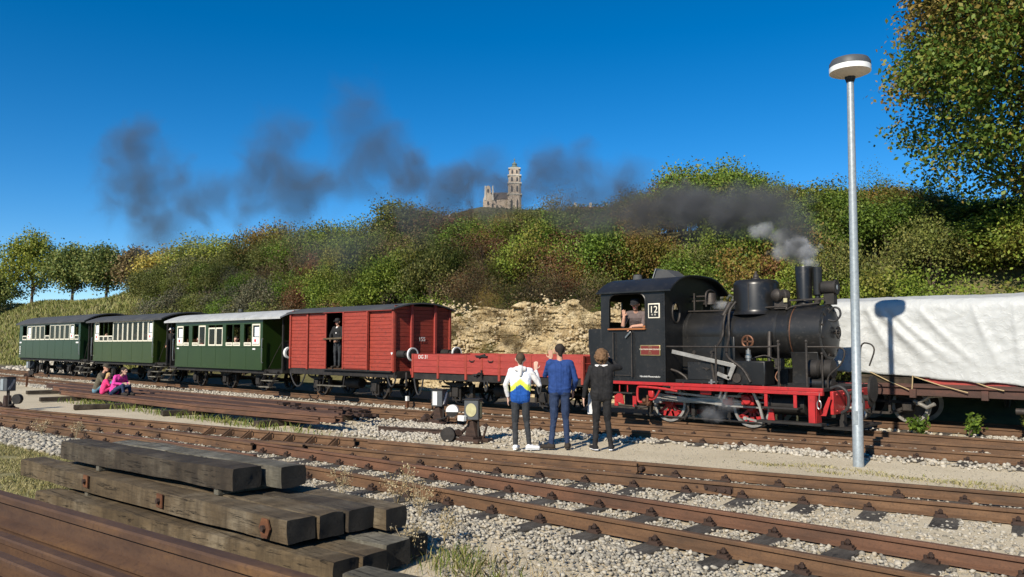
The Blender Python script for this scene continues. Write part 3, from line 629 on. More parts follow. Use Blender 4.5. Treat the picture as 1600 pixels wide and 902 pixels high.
# ------------------------------------------------------------ coaches
def coach(label, x0, x1, z0, z1, zw0, zw1, wins, green, roof_mat, rx0, rx1, wheels, plat, rise=.28, y0=14.05, y1=16.39):
    t = thing('passenger_coach', label, 'railway coach', ((x0+x1)/2, YC, 0), 'vehicles of the steam train')
    underframe(t, x0, x1, z0+.02, wheels, y0=y0+.12, y1=y1-.12, zb=z0-.14)
    for yy, near in ((y0, True), (y1, False)):
        th = .05; ya, yb = (yy, yy+th) if near else (yy-th, yy)
        o = MB().box(x0, x1, ya, yb, z0, zw0).build('lower_side', green, t, bevel=.01)
        MB().box(x0, x1, ya, yb, zw1, z1).build('upper_side', green, t, bevel=.006)
        xs = [x0]
        for a, b, k in wins: xs += [a, b]
        xs.append(x1)
        for i in range(0, len(xs), 2):
            if xs[i+1]-xs[i] > .01: MB().box(xs[i], xs[i+1], ya+.002, yb-.002, zw0-.001, zw1+.001).build('window_pillar', green, t)
        if near:
            MB().box(x0-.005, x1+.005, ya-.018, ya, zw0-.05, zw0-.015).build('waist_rail', green, t, bevel=.004)
            nj = max(2, int((x1-x0)/1.05))
            for j in range(1, nj):
                xx = x0+(x1-x0)*j/nj; MB().box(xx-.004, xx+.004, ya-.004, ya+.001, z0+.01, zw0-.05).build('panel_joint', green, t)
            MB().box(x0, x1, ya-.012, ya, z0-.01, z0+.03).build('bottom_moulding', green, t)
        for a, b, k in wins:
            fy0, fy1 = (ya+.004, ya+.034) if near else (yb-.034, yb-.004)
            def fr(za, zb_, w=.05, name='window_frame'):
                m = MB()
                m.box(a, a+w, fy0, fy1, za, zb_); m.box(b-w, b, fy0, fy1, za, zb_); m.box(a+w, b-w, fy0, fy1, zb_-w, zb_); m.box(a+w, b-w, fy0, fy1, za, za+w)
                o = m.build(name, 'cream_paint', t, smooth=0)
                ym = (fy0+fy1)/2; MB().box(a+w, b-w, ym-.003, ym+.003, za+w, zb_-w).build('pane', 'pane_glass', o, smooth=0)
                return o
            H = zw1-zw0
            if k == 'full': fr(zw0, zw1)
            elif k == 'paper':
                o = fr(zw0, zw1)
                if near:
                    MB().box(a+.06, b-.06, fy0-.004, fy0+.004, zw0+.07, zw0+.4*H).build('poster', 'white_paint', o, smooth=0)
                    MB().box(a+(b-a)*.35, b-.06, fy0-.006, fy0+.002, zw0+.43*H, zw0+.85*H).build('notice', 'paper', o, smooth=0)
                    MB().cyl((a+(b-a)*.42, fy0-.012, zw0+.24*H), (a+(b-a)*.42, fy0-.004, zw0+.24*H), .055, n=14).build('round_sign', 'sign_red', o)
            elif k == 'low': fr(zw0, zw0+.16*H, .045)
            elif k == 'half': fr(zw0, zw0+.3*H, .045)
            elif k == 'big': fr(zw0, zw0+.88*H)
    for x, s in ((x0, 1), (x1, -1)):
        e = MB(); xa, xb = (x, x+.05) if s > 0 else (x-.05, x)
        e.box(xa, xb, y0+.05, 14.85, z0, z1+.05); e.box(xa, xb, 15.6, y1-.05, z0, z1+.05); e.box(xa, xb, 14.85, 15.6, z0+1.75, z1+rise*.9)
        e.build('end_wall', green, t)
        MB().box(xa+.01, xb-.01, 14.85, 15.6, z0, z0+1.75).build('end_door', green, t)
    MB().box(x0+.05, x1-.05, y0+.06, y1-.06, z0, z0+.05).build('floor', 'interior_wood', t)
    for k in range(int((x1-x0)/1.5)):
        xx = x0+.75+k*1.5
        for ya, yb in ((y0+.12, y0+.95), (y1-.95, y1-.12)):
            b_ = MB(); b_.box(xx-.22, xx+.22, ya, yb, z0+.4, z0+.44); b_.box(xx-.02, xx+.02, ya, yb, z0+.05, z0+1.05); b_.build('bench', 'interior_wood', t)
    arc_roof(t, rx0, rx1, y0-.12, y1+.12, z1+.0, rise, roof_mat, th=.05, p=2.2)
    for yy in (y0-.12, y1+.12): MB().box(rx0, rx1, yy-.012, yy+.012, z1-.07, z1-.003).build('roof_edge', roof_mat, t)
    # end platforms with railings and steps
    for xa, xb, s in plat:
        MB().box(min(xa, xb), max(xa, xb), y0+.15, y1-.15, z0-.1, z0).build('platform', 'frame_black', t)
        for yy in (y0+.17, y1-.17):
            m = MB(); m.bar((xb-.03*s, yy, z0), (xb-.03*s, yy, z1+.02), .05, .05); m.tube([(xb-.03*s, yy, z0+.95), (xb-.03*s, YC, z0+.95)], .02, 8)
            m.build('platform_post', 'frame_black', t, smooth=30)
            MB().box(xb-.05*s if s > 0 else xb+.03, xb-.03 if s > 0 else xb+.05, min(yy, YC+(-.35 if yy < YC else .35)), max(yy, YC+(-.35 if yy < YC else .35)), z0, z0+.92).build('platform_panel', 'frame_black' if green != 'coach_green_dark' else green, t)
        for k in range(3):
            xm = (xa+xb)/2
            MB().box(xm-.36, xm+.36, y0-.04-.09*k, y0+.2-.09*k, z0-.16-.2*k, z0-.13-.2*k).build('step', 'timber_grey', t, bevel=.006)
        for k in (-.34, .34): MB().bar((xm+k, y0+.12, z0-.05), (xm+k, y0-.2, z0-.56), .02, .09).build('step_side', 'frame_black', t, smooth=0)
        MB().tube([(xa+.06*s, y0-.01, z0+.25), (xa+.06*s, y0-.06, z0+.28), (xa+.06*s, y0-.06, z0+1.0), (xa+.06*s, y0-.01, z0+1.03)], .014, 6).build('grab_rail', 'steel', t)
        MB().tube([(xb-.06*s, y0+.2, z0+1.0), ((xa+xb)/2, y0+.18, z0+.5), (xa+.1*s, y0+.2, z0+.05)], .012, 6).build('safety_chain', 'iron_dark', t)
    return t
w3 = [(-30.33, -29.81, 'paper'), (-29.78, -29.34, 'low'), (-29.07, -28.61, 'low'), (-28.56, -28.03, 'full'), (-27.80, -27.28, 'big'), (-27.25, -26.75, 'big'), (-26.51, -26.03, 'low'), (-26.0, -25.51, 'low'), (-25.25, -24.78, 'low'), (-24.71, -24.19, 'paper')]
c3 = coach('green passenger coach with pale roof and open windows next to the red van', -30.45, -24.02, .9, 2.66, 1.7, 2.45, w3, 'coach_green', 'roof_pale', -31.2, -22.75, (-29.5, -27.2, -24.9), [(-24.02, -23.0, 1), (-30.45, -31.2, -1)])
e2 = [-36.57, -36.03, -35.52, -35.01, -34.51, -33.96, -33.46, -32.96, -32.45]
w2 = [(-38.63, -38.14, 'paper'), (-38.12, -37.63, 'half'), (-37.61, -37.12, 'half'), (-37.10, -36.6, 'half')]+[(e2[i]+.01, e2[i+1]-.01, 'full') for i in range(7)]+[(e2[7]+.01, e2[8]-.06, 'paper')]
c2 = coach('olive green coach with dark roof, second from the rear of the train', -38.75, -32.42, 1.0, 2.8, 1.87, 2.74, w2, 'coach_green_olive', 'roof_dark', -39.4, -31.45, (-37.4, -33.6), [(-32.42, -31.5, 1), (-38.75, -39.5, -1)])
e1 = [-48.89, -48.13, -47.43, -46.74, -46.07, -45.33, -44.61, -43.87, -43.18, -42.51, -41.81, -41.19, -40.61]
kk = ['half', 'paper', 'full', 'full', 'full', 'half', 'full', 'full', 'full', 'full', 'paper', 'half']
w1 = [(e1[i]+.03, e1[i+1]-.04, kk[i]) for i in range(12)]
c1 = coach('dark green rearmost coach with grey roof at the far left end of train', -49.35, -40.4, 1.03, 2.86, 1.97, 2.73, w1, 'coach_green_dark', 'roof_dark', -49.6, -39.6, (-48.6, -47.0, -42.9, -41.3), [(-40.4, -39.75, 1)], rise=.38)
for xx in (-24.55, -30.2): MB().box(xx-.09, xx+.09, 14.038, 14.046, 1.57, 1.62).build('number_plate', 'white_paint', c3, smooth=0)
for xx in (-49.1, -40.75): MB().box(xx-.16, xx+.16, 14.038, 14.046, 1.8, 1.87).build('number_plate', 'white_paint', c1, smooth=0)
for k in range(4): MB().box(-49.2, -49.08, 14.038, 14.046, 1.2+.12*k, 1.28+.12*k).build('lettering', 'white_paint', c1, smooth=0)
buffer(c1, -49.38, YC-.7, 1.0, -1, .4, False)
buffer(c3, -22.98, 14.36, 1.48, 1, .05)
arc = MB(); arc.cyl((-26.9, YC-.4, 2.95), (-26.9, YC-.4, 3.05), .09, .06, 10); arc.build('roof_vent', 'roof_dark', c3)
# ------------------------------------------------------------ steam locomotive
loco = thing('steam_locomotive', 'black two-axle steam locomotive number 12 with red frame', 'locomotive', (-7.8, YC, 0), 'vehicles of the steam train')
NY, FY = 14.04, 16.4
def lp(name, mb, mat, **k): return mb.build(name, mat, k.pop('parent', loco), **k)
# frame and footplate
lp('footplate', MB().box(-10.3, -5.3, NY+.03, FY-.03, .93, .985), 'frame_black')
for s, y in ((-1, NY), (1, FY)):
    lp('footplate_edge', MB().box(-9.86, -5.3, y-.03, y+.03, .925, .99), 'loco_red', bevel=.006)
    lp('footplate_edge', MB().box(-8.35, -5.3, y-.035*1.3, y+.045, .86, .922), 'loco_red', bevel=.006)
for y in (YC-.4, YC+.4): lp('main_frame', MB().box(-10.0, -5.2, y-.015, y+.015, .42, .93), 'frame_black')
bb = lp('buffer_beam', MB().box(-5.26, -5.2, NY+.2, FY-.2, .52, .93), 'loco_red', bevel=.008)
for k in range(6):
    for z in (.58, .87): lp('rivet', MB().ball((-5.195, NY+.35+k*.34, z), .018, 8, 5), 'loco_red', parent=bb)
lp('rear_beam', MB().box(-10.34, -10.28, NY+.2, FY-.2, .6, .95), 'frame_black')
lp('front_bracket', MB().box(-5.56, -5.42, NY-.04, NY-.015, .34, .925).box(-5.44, -5.415, NY-.04, NY+.2, .34, .925), 'loco_red', bevel=.004)
lp('bracket_gusset', MB().prism([(0, .0), (.1, .0), (.2, .34), (.15, .34)], lambda a, b, t: (-5.4+a, NY+.1+t, .5+b), 0, .02), 'loco_red', smooth=0)
for x in (-6.35, -5.8): lp('step_hanger', MB().box(x-.03, x+.03, NY-.03, NY-.005, .62, .925), 'loco_red')
lp('step_board', MB().box(-6.42, -5.72, NY-.1, NY+.12, .59, .625), 'frame_black', bevel=.006)
lp('step_board', MB().box(-6.5, -5.3, NY-.12, NY+.12, .33, .375), 'frame_black', bevel=.006)
lp('step_hanger', MB().prism([(-.07, 0), (.07, 0), (.04, .22), (-.02, .25)], lambda a, b, t: (-6.28+a, NY+.02+t, .36+b), 0, .03), 'loco_red', smooth=0)
lp('cab_step', MB().box(-9.82, -9.2, NY-.06, NY+.16, .42, .46), 'iron_dark', bevel=.006)
lp('cab_step', MB().box(-9.85, -9.3, NY-.0, NY+.16, .72, .75), 'iron_dark', bevel=.006)
for x, zz in ((-9.72, .46), (-9.26, .46)): lp('step_hanger', MB().bar((x, NY+.04, zz), (x, NY+.04, .68), .09, .02, up=(0, 1, 0)), 'loco_red')
lp('step_plate', MB().prism([(-.1, .05), (.12, .0), (.08, .2), (.0, .24), (-.08, .2)], lambda a, b, t: (-9.62+a, NY+.0+t, .5+b), 0, .02), 'loco_red', smooth=0)
for x in (-9.62, -9.42): lp('foot_bracket', MB().bar((x, NY+.02, .76), (x, NY+.02, .93), .02, .02), 'loco_red', smooth=0)
# red pipe loop and injector under the cab
lp('feed_pipe', MB().tube([(-8.2, NY-.02, .83), (-8.6, NY-.03, .87), (-9.05, NY-.04, .885), (-9.13, NY-.04, .84), (-9.13, NY-.04, .62), (-9.08, NY-.03, .57), (-9.0, NY-.03, .58)], .026, 8), 'loco_red')
lp('feed_pipe', MB().tube([(-8.62, NY-.0, .83), (-8.72, NY-.0, .68), (-8.8, NY-.0, .63), (-8.92, NY-.0, .64)], .02, 8), 'loco_red')
lp('injector', MB().cyl((-9.1, NY, .55), (-8.85, NY, .55), .045, n=12).ball((-8.98, NY-.02, .6), .06).cyl((-8.9, NY-.03, .5), (-8.9, NY-.03, .72), .025), 'copper')
lp('red_valve', MB().box(-8.93, -8.8, NY+.03, NY+.1, .66, .82), 'loco_red', bevel=.02)
lp('drain_pipe', MB().tube([(-9.25, NY+.02, .5), (-9.1, NY+.0, .44), (-8.85, NY+.02, .5)], .022, 8), 'iron_dark')
# wheels
for x in (-8.76, -6.93):
    for s in (-1, 1):
        y = YC+s*.5; r = .385; z = .14+r
        w = MB(); w.lathe((x, y-.04*s, z), (0, s, 0), [(0, .1), (.13, .1), (.16, .06)], 16)
        for k in range(10):
            t = 2*math.pi*k/10
            w.bar((x+.06*math.cos(t), y+.035*s, z+.06*math.sin(t)), (x+(r-.06)*math.cos(t), y+.035*s, z+(r-.06)*math.sin(t)), .045, .05, up=(0, 1, 0))
        w.prism([(-.28, -.16), (-.1, -.3), (.1, -.3), (.28, -.16)], lambda a, b, t, x=x, z=z, y=y, s=s: (x+a, y+s*(.03+t), z+b), 0, .03)
        o = lp('driving_wheel', w, 'loco_red')
        lp('tyre', MB().lathe_open((x, y-.05*s, z), (0, s, 0), [(0, r-.06), (0, r+.025), (.03, r+.02), (.035, r), (.13, r-.004), (.13, r-.055), (0, r-.06)], 40), 'rod_steel', parent=o)
        lp('crank_pin', MB().cyl((x-.16, y+.1*s, z+.08), (x-.16, y+.24*s, z+.08), .04), 'rod_steel', parent=o)
    lp('axle', MB().cyl((x, YC-.5, .525), (x, YC+.5, .525), .07), 'frame_black')
RYr = YC-.5-.2
# coupling rod, connecting rod, crosshead, cylinder, Walschaerts-like gear (near side), plain mirror on the far side
for s in (-1, 1):
    yr = YC+s*.7; P1 = (-8.92, yr, .605); P2 = (-7.09, yr, .605)
    m = MB(); m.bar(P1, P2, .035, .075); m.cyl((P1[0], yr-.03, .605), (P1[0], yr+.03, .605), .075); m.cyl((P2[0], yr-.03, .605), (P2[0], yr+.03, .605), .07)
    lp('coupling_rod', m, 'rod_steel', smooth=30)
    yr2 = YC+s*.78
    m = MB(); m.bar((-8.92, yr2, .62), (-7.35, yr2, .66), .035, .08); m.cyl((-8.92, yr2-.035, .62), (-8.92, yr2+.035, .62), .095); m.box(-9.02, -8.82, yr2-.03, yr2+.03, .54, .72)
    lp('connecting_rod', m, 'rod_steel', smooth=30)
    m = MB(); m.bar((-8.85, YC+s*.84, .72), (-7.4, YC+s*.84, .58), .03, .05); m.bar((-8.7, YC+s*.84, .78), (-7.3, YC+s*.84, .7), .025, .04)
    lp('eccentric_rod', m, 'rod_steel', smooth=30)
    lp('slide_bar', MB().box(-7.6, -6.6, YC+s*.76-.03, YC+s*.76+.03, .73, .77).box(-7.6, -6.6, YC+s*.76-.03, YC+s*.76+.03, .54, .575), 'rod_steel')
    lp('crosshead', MB().box(-7.42, -7.22, YC+s*.76-.06, YC+s*.76+.06, .58, .73), 'loco_red', bevel=.01)
    lp('piston_rod', MB().cyl((-7.25, YC+s*.76, .655), (-6.3, YC+s*.76, .655), .025), 'steel')
    lp('steam_cylinder', MB().lathe((-6.42, YC+s*.76, .65), (1, 0, 0), [(0, .1), (.02, .2), (.07, .2), (.07, .185), (.62, .185), (.62, .2), (.68, .2), (.7, .1)], 22), 'frame_black')
    lp('valve_chest', MB().box(-6.38, -5.85, YC+s*.72-.13, YC+s*.72+.15, .72, .9), 'frame_black', bevel=.015)
lp('motion_bracket', MB().box(-6.98, -6.72, NY+.25, NY+.45, .6, .8).cyl((-6.85, NY+.2, .7), (-6.85, NY+.46, .7), .09), 'loco_red', bevel=.02)
lp('drop_link', MB().bar((-6.72, NY+.2, .9), (-6.58, NY+.2, .62), .04, .05).bar((-6.58, NY+.2, .62), (-6.5, NY+.2, .3), .035, .045), 'rod_steel', smooth=0)
lp('oscillating_lever', MB().bar((-6.5, NY+.18, .3), (-6.85, NY+.18, .36), .03, .04).cyl((-6.86, NY+.15, .36), (-6.86, NY+.21, .36), .035), 'rod_steel', smooth=30)
lp('oil_cup', MB().cyl((-7.35, NY+.1, .72), (-7.3, NY+.1, .86), .03).cyl((-7.25, NY+.1, .72), (-7.2, NY+.1, .86), .03), 'steel')
lp('frame_plate', MB().box(-7.75, -7.5, NY+.05, NY+.09, .78, .92), 'loco_red', bevel=.02)
for x in (-9.25, -8.2, -7.4, -6.35): lp('brake_hanger', MB().box(x-.04, x+.04, YC-.6, YC-.5, .3, .7).bar((x, YC-.6, .3), (x+.05, YC-.6, .22), .04, .04), 'frame_black', bevel=.008)
lp('brake_rod', MB().tube([(-9.9, YC-.6, .25), (-6.2, YC-.6, .24)], .02, 8), 'frame_black')
lp('sand_pipe', MB().tube([(-8.3, NY+.5, .7), (-8.25, NY+.5, .4), (-8.35, NY+.5, .22)], .02, 8), 'iron_dark')
# boiler
BZ = 1.99
def bl(name, x0, x1, r, mat='boiler_black', z=BZ, n=44, **k): return lp(name, MB().cyl((x0, YC, z), (x1, YC, z), r, n=n), mat, **k)
blr = bl('boiler', -8.5, -6.22, .505)
for x in (-8.42, -7.62, -6.5): lp('boiler_band', MB().lathe_open((x, YC, BZ), (1, 0, 0), [(0, .5), (0, .512), (.05, .512), (.05, .5)], 44), 'black_paint', parent=blr)
sb = bl('smokebox', -6.22, -5.62, .53, 'black_paint')
lp('smokebox_ring', MB().lathe_open((-6.26, YC, BZ), (1, 0, 0), [(0, .5), (0, .545), (.06, .545), (.06, .52)], 44), 'boiler_black', parent=sb)
lp('copper_seam', MB().lathe_open((-6.17, YC, BZ), (1, 0, 0), [(0, .528), (0, .536), (.018, .536), (.018, .528)], 44), 'copper', parent=sb)
lp('smokebox_front', MB().lathe((-5.64, YC, BZ), (1, 0, 0), [(0, .5), (.0, .545), (.045, .545), (.06, .5)], 44), 'black_paint', parent=sb)
dr = lp('smokebox_door', MB().lathe((-5.59, YC, BZ), (1, 0, 0), [(0, .46), (.02, .455), (.05, .4), (.085, .25), (.1, .08), (.1, .01)], 40), 'black_paint')
lp('hand_wheel', MB().tube([(-5.43, YC+.11*math.cos(t), BZ+.11*math.sin(t)) for t in np.linspace(0, 2*math.pi, 20, False)], .014, 8, True).bar((-5.43, YC-.11, BZ), (-5.43, YC+.11, BZ), .02, .02).bar((-5.43, YC, BZ-.11), (-5.43, YC, BZ+.11), .02, .02).cyl((-5.5, YC, BZ), (-5.4, YC, BZ), .03), 'iron_dark', parent=dr)
for k in range(12):
    t = 2*math.pi*k/12+.2; lp('door_clamp', MB().bar((-5.58, YC+.47*math.cos(t), BZ+.47*math.sin(t)), (-5.56, YC+.42*math.cos(t), BZ+.42*math.sin(t)), .035, .03), 'iron_dark', parent=dr)
lp('smokebox_saddle', MB().prism([(-.36, .98), (.36, .98), (.33, 1.3), (.4, 1.62), (-.4, 1.62), (-.33, 1.3)], lambda a, b, t: (-6.2+t, YC+a, b), 0, .52), 'black_paint', bevel=.01)
lp('saddle_flange', MB().box(-6.25, -5.65, YC-.5, YC+.5, .985, 1.03), 'black_paint')
lp('firebox', MB().box(-8.5, -7.3, YC-.5, YC+.5, .98, 1.95), 'boiler_black', bevel=.02)
lp('boiler_belly', MB().box(-7.3, -6.25, YC-.42, YC+.42, .985, 1.3), 'black_paint')
# side boxes on the footplate
bx1 = lp('side_box', MB().box(-8.05, -7.25, NY+.12, NY+.55, 1.06, 1.42), 'black_paint', bevel=.012)
for k in range(9): lp('rivet', MB().ball((-8.0+k*.088, NY+.118, 1.395), .011, 6, 4), 'black_paint', parent=bx1)
lp('box_catch', MB().cyl((-7.62, NY+.1, 1.28), (-7.62, NY+.12, 1.28), .03).bar((-7.7, NY+.1, 1.3), (-7.55, NY+.1, 1.28), .015, .02), 'iron_dark', parent=bx1)
lp('side_tank', MB().box(-7.2, -6.42, NY+.12, NY+.55, .99, 1.45), 'boiler_black', bevel=.02)
lp('box_foot', MB().box(-8.3, -7.25, NY+.08, NY+.5, 1.0, 1.06), 'black_paint')
lp('tank_cap', MB().cyl((-6.98, NY+.09, 1.12), (-6.98, NY+.13, 1.12), .09, n=18), 'iron_dark')
# grey reversing linkage
lp('reach_rod', MB().bar((-8.36, NY+.06, 1.62), (-7.02, NY+.06, 1.36), .03, .08), 'rod_steel', bevel=.004)
lp('reach_lever', MB().bar((-7.0, NY+.05, 1.38), (-7.12, NY+.05, 1.1), .03, .085).bar((-7.36, NY+.05, 1.2), (-7.1, NY+.05, 1.11), .03, .075), 'rod_steel', bevel=.004)
# handrail and stanchions
lp('handrail', MB().tube([(-8.47, NY+.03, 1.72), (-6.33, NY+.03, 1.72), (-6.12, NY+.05, 1.78), (-6.1, NY+.05, 1.74)], .016, 8), 'iron_dark')
for x, zt in ((-7.38, 1.72), (-6.12, 1.82), (-5.6, 1.82)): lp('stanchion', MB().cyl((x, NY+.04, .98), (x, NY+.04, zt), .022).ball((x, NY+.04, zt), .032), 'iron_dark')
lp('front_handrail', MB().tube([(-5.6, NY+.04, 1.72), (-5.3, NY+.2, 1.72), (-5.08, NY+.3, 1.7), (-5.02, NY+.3, 1.6), (-5.1, NY+.3, 1.4), (-5.3, NY+.28, 1.2), (-5.32, NY+.28, .98)], .016, 8), 'iron_dark')
lp('front_handrail', MB().tube([(-5.3, YC+.75, 1.0), (-5.28, YC+.75, 1.7), (-5.12, YC+.72, 1.78), (-5.02, YC+.72, 1.66), (-5.12, YC+.72, 1.35)], .016, 8), 'iron_dark')
lp('lamp_post', MB().cyl((-5.4, NY+.25, .98), (-5.4, NY+.25, 1.58), .018).ball((-5.4, NY+.25, 1.6), .03), 'iron_dark')
# air pump and valves beside the smokebox
lp('air_pump', MB().lathe((-5.72, NY+.42, 1.32), (1, 0, 0), [(0, .15), (.06, .17), (.2, .16), (.24, .12), (.28, .17), (.46, .17), (.5, .06)], 18), 'frame_black')
lp('brake_cylinder', MB().cyl((-5.7, NY+.5, 1.05), (-5.3, NY+.5, 1.05), .12), 'black_paint')
lp('valve', MB().cyl((-6.83, NY+.3, 1.45), (-6.83, NY+.3, 1.66), .05).cyl((-6.83, NY+.3, 1.5), (-6.83, NY+.3, 1.56), .065).tube([(-6.83, NY+.3, 1.66), (-6.83, NY+.3, 1.74)], .02), 'steel')
vw = lp('valve_wheel', MB().tube([(-6.83+.11*math.cos(t), NY+.28, 1.82+.11*math.sin(t)) for t in np.linspace(0, 2*math.pi, 14, False)], .022, 6, True).bar((-6.94, NY+.28, 1.82), (-6.72, NY+.28, 1.82), .03, .03).bar((-6.83, NY+.28, 1.71), (-6.83, NY+.28, 1.93), .03, .03), 'copper')
# dome, chimney, fittings
dm = lp('steam_dome', MB().lathe((-7.05, YC, 2.36), (0, 0, 1), [(0, .5), (.06, .455), (.1, .45), (.6, .45), (.66, .435), (.7, .39), (.72, .2), (.72, .02)], 40), 'boiler_black')
lp('dome_seam', MB().box(-7.02, -7.0, YC-.455, YC-.445, 2.45, 2.98), 'iron_dark', parent=dm)
lp('dome_finial', MB().lathe((-7.05, YC, 3.07), (0, 0, 1), [(0, .09), (.04, .085), (.06, .06), (.1, .055), (.13, .03), (.18, .03)], 14), 'iron_dark', parent=dm)
ch = lp('chimney', MB().lathe((-6.06, YC, 2.44), (0, 0, 1), [(0, .28), (.06, .2), (.12, .155), (.2, .145), (.82, .165), (.84, .16), (.84, .12), (.5, .11)], 28), 'boiler_black')
lp('auxiliary_pipe', MB().lathe((-5.8, YC, 2.62), (0, 0, 1), [(0, .05), (.08, .05), (.1, .085), (.64, .09), (.64, .07), (.4, .06)], 18), 'boiler_black')
lp('pipe_bracket', MB().cyl((-5.85, YC, 2.5), (-5.78, YC, 2.66), .06).bar((-6.3, YC-.2, 2.62), (-5.6, YC-.2, 2.63), .03, .03), 'iron_dark')
lp('turbo_generator', MB().lathe((-6.42, YC-.22, 2.72), (-.2, -.3, 0), [(-.14, .08), (-.1, .12), (-.02, .125), (0, .1), (.06, .1), (.08, .13), (.14, .13), (.2, .08), (.22, .02)], 18), 'iron_dark')
lp('generator_base', MB().box(-6.55, -6.28, YC-.3, YC-.12, 2.45, 2.64), 'iron_dark', bevel=.01)
lp('brass_tag', MB().box(-6.34, -6.27, YC-.34, YC-.31, 2.58, 2.66), 'signal_yellow')
hl = lp('headlamp', MB().lathe((-5.72, YC-.02, 2.85), (1, 0, 0), [(0, .1), (.03, .125), (.26, .125), (.26, .145), (.3, .145), (.3, .12)], 22), 'frame_black')
lp('headlamp_glass', MB().lathe((-5.44, YC-.02, 2.85), (1, 0, 0), [(0, .118), (.01, .1), (.025, .02)], 20), 'lens_glass', parent=hl)
lp('headlamp_stand', MB().box(-5.66, -5.46, YC-.1, YC+.08, 2.52, 2.73), 'frame_black', bevel=.01, parent=hl)
lp('lamp_cable', MB().tube([(-5.5, YC-.25, 2.36), (-5.4, YC-.3, 2.45), (-5.3, YC-.3, 2.42), (-5.28, YC-.3, 2.3), (-5.38, YC-.3, 2.2), (-5.5, YC-.3, 2.22)], .02, 8), 'hose')
for dx, e in ((0, 0), (.07, .1)):
    pts = [(-7.38+dx, YC-.4, 2.62), (-7.46+dx, YC-.5, 2.44), (-7.5+dx*1.6, YC-.56, 2.2), (-7.52+dx*2.2, YC-.6, 1.9), (-7.52+e*3.2, NY+.15, 1.55), (-7.5+e*6.3, NY+.12, 1.3), (-7.45+e*7.5, NY+.1, 1.05)]
    lp('sand_pipe', MB().tube(pts, .026, 8), 'iron_dark')
lp('sand_valve', MB().cyl((-7.4, YC-.44, 2.6), (-7.52, YC-.53, 2.34), .06, .045), 'iron_dark')
lp('boiler_pipe', MB().tube([(-8.47, YC-.28, 2.46), (-7.5, YC-.3, 2.46), (-6.4, YC-.3, 2.5), (-6.3, YC-.32, 2.44), (-6.15, YC-.3, 2.5), (-5.7, YC-.2, 2.55)], .016, 8), 'iron_dark')
bell = lp('bell', MB().lathe((-8.02, YC-.1, 2.84), (0, 0, -1), [(0, .02), (0, .09), (.05, .11), (.16, .125), (.22, .16), (.24, .165), (.24, .1)], 20), 'iron_dark')
lp('bell_yoke', MB().tube([(-8.02, YC-.3, 2.55), (-8.02, YC-.3, 2.82), (-8.02, YC-.1, 2.9), (-8.02, YC+.1, 2.82), (-8.02, YC+.1, 2.5)], .02, 8), 'iron_dark', parent=bell)
lp('whistle_pipe', MB().tube([(-8.47, YC-.1, 2.78), (-8.1, YC-.1, 2.78)], .02).tube([(-8.47, YC-.15, 2.68), (-8.1, YC-.15, 2.68)], .02).cyl((-8.35, YC-.2, 2.48), (-8.35, YC-.2, 2.85), .02), 'iron_dark')
# cab: walls with a round-cornered window, arched roof
CX0, CX1 = -10.07, -8.47
def rrect(x0, x1, z0, z1, r, top_only=True, n=6):
    pts = [(x0, z0), (x1, z0)]
    for k in range(n+1): t = math.pi/2*k/n; pts.append((x1-r+r*math.cos(t), z1-r+r*math.sin(t)))
    for k in range(n+1): t = math.pi/2*k/n; pts.append((x0+r-r*math.sin(t), z1-r+r*math.cos(t)))
    return pts
def wall_with_hole(outer, hole, fn, th):   # outer & hole: polygons, same orientation; bridged by matching points
    m = MB(); no, nh = len(outer), len(hole)
    import mathutils
    vs = [(a, b) for a, b in outer]+[(a, b) for a, b in hole]
    tri = mathutils.geometry.tessellate_polygon([[Vector((a, b, 0)) for a, b in outer], [Vector((a, b, 0)) for a, b in hole]])
    V = [fn(a, b, 0) for a, b in vs]+[fn(a, b, th) for a, b in vs]; N = no+nh
    F = [tuple(t) for t in tri]+[tuple(i+N for i in reversed(t)) for t in tri]
    F += [(k, (k+1) % no, N+(k+1) % no, N+k) for k in range(no)]+[(no+k, N+no+k, N+no+(k+1) % nh, no+(k+1) % nh) for k in range(nh)]
    m.add(V, F); return m
hole = rrect(-9.85, -8.93, 2.1, 2.83, .17)
outer = [(CX0, .99), (CX1, .99), (CX1, 2.89), (CX0, 2.89)]
for y, d in ((NY-.02, 1), (FY+.02, -1)):
    cs = lp('cab_side', wall_with_hole(outer, hole, lambda a, b, t, y=y, d=d: (a, y+d*t, b), .03), 'black_paint', smooth=30)
    m = MB(); yy = y-d*.006
    m.tube([(a, yy, b) for a, b in hole], .016, 6, True); lp('window_beading', m, 'black_paint', parent=cs)
    for x in (-10.02, -9.66, -9.2, -8.52):
        for k in range(15): lp('rivet', MB().ball((x, y-d*.002, 1.06+k*.066), .009, 6, 4), 'black_paint', parent=cs)
    for k in range(13): lp('rivet', MB().ball((-8.52, y-d*.002, 2.1+k*.06), .009, 6, 4), 'black_paint', parent=cs)
lp('elbow_rest', MB().box(-9.86, -8.92, NY-.08, NY+.03, 2.065, 2.1), 'orange_wood', bevel=.01)
for x in (-9.72, -9.25): lp('cab_handrail', MB().cyl((x, NY-.07, 1.08), (x, NY-.07, 2.02), .016).bar((x, NY-.07, 1.1), (x, NY-.02, 1.1), .02, .02).bar((x, NY-.07, 2.0), (x, NY-.02, 2.0), .02, .02), 'iron_dark')
lp('door_latch', MB().bar((-9.42, NY-.05, 1.9), (-9.28, NY-.06, 2.03), .02, .035), 'steel', bevel=.004)
lp('door_sill', MB().box(-9.68, -9.28, NY-.05, NY-.02, 1.1, 1.12), 'iron_dark')
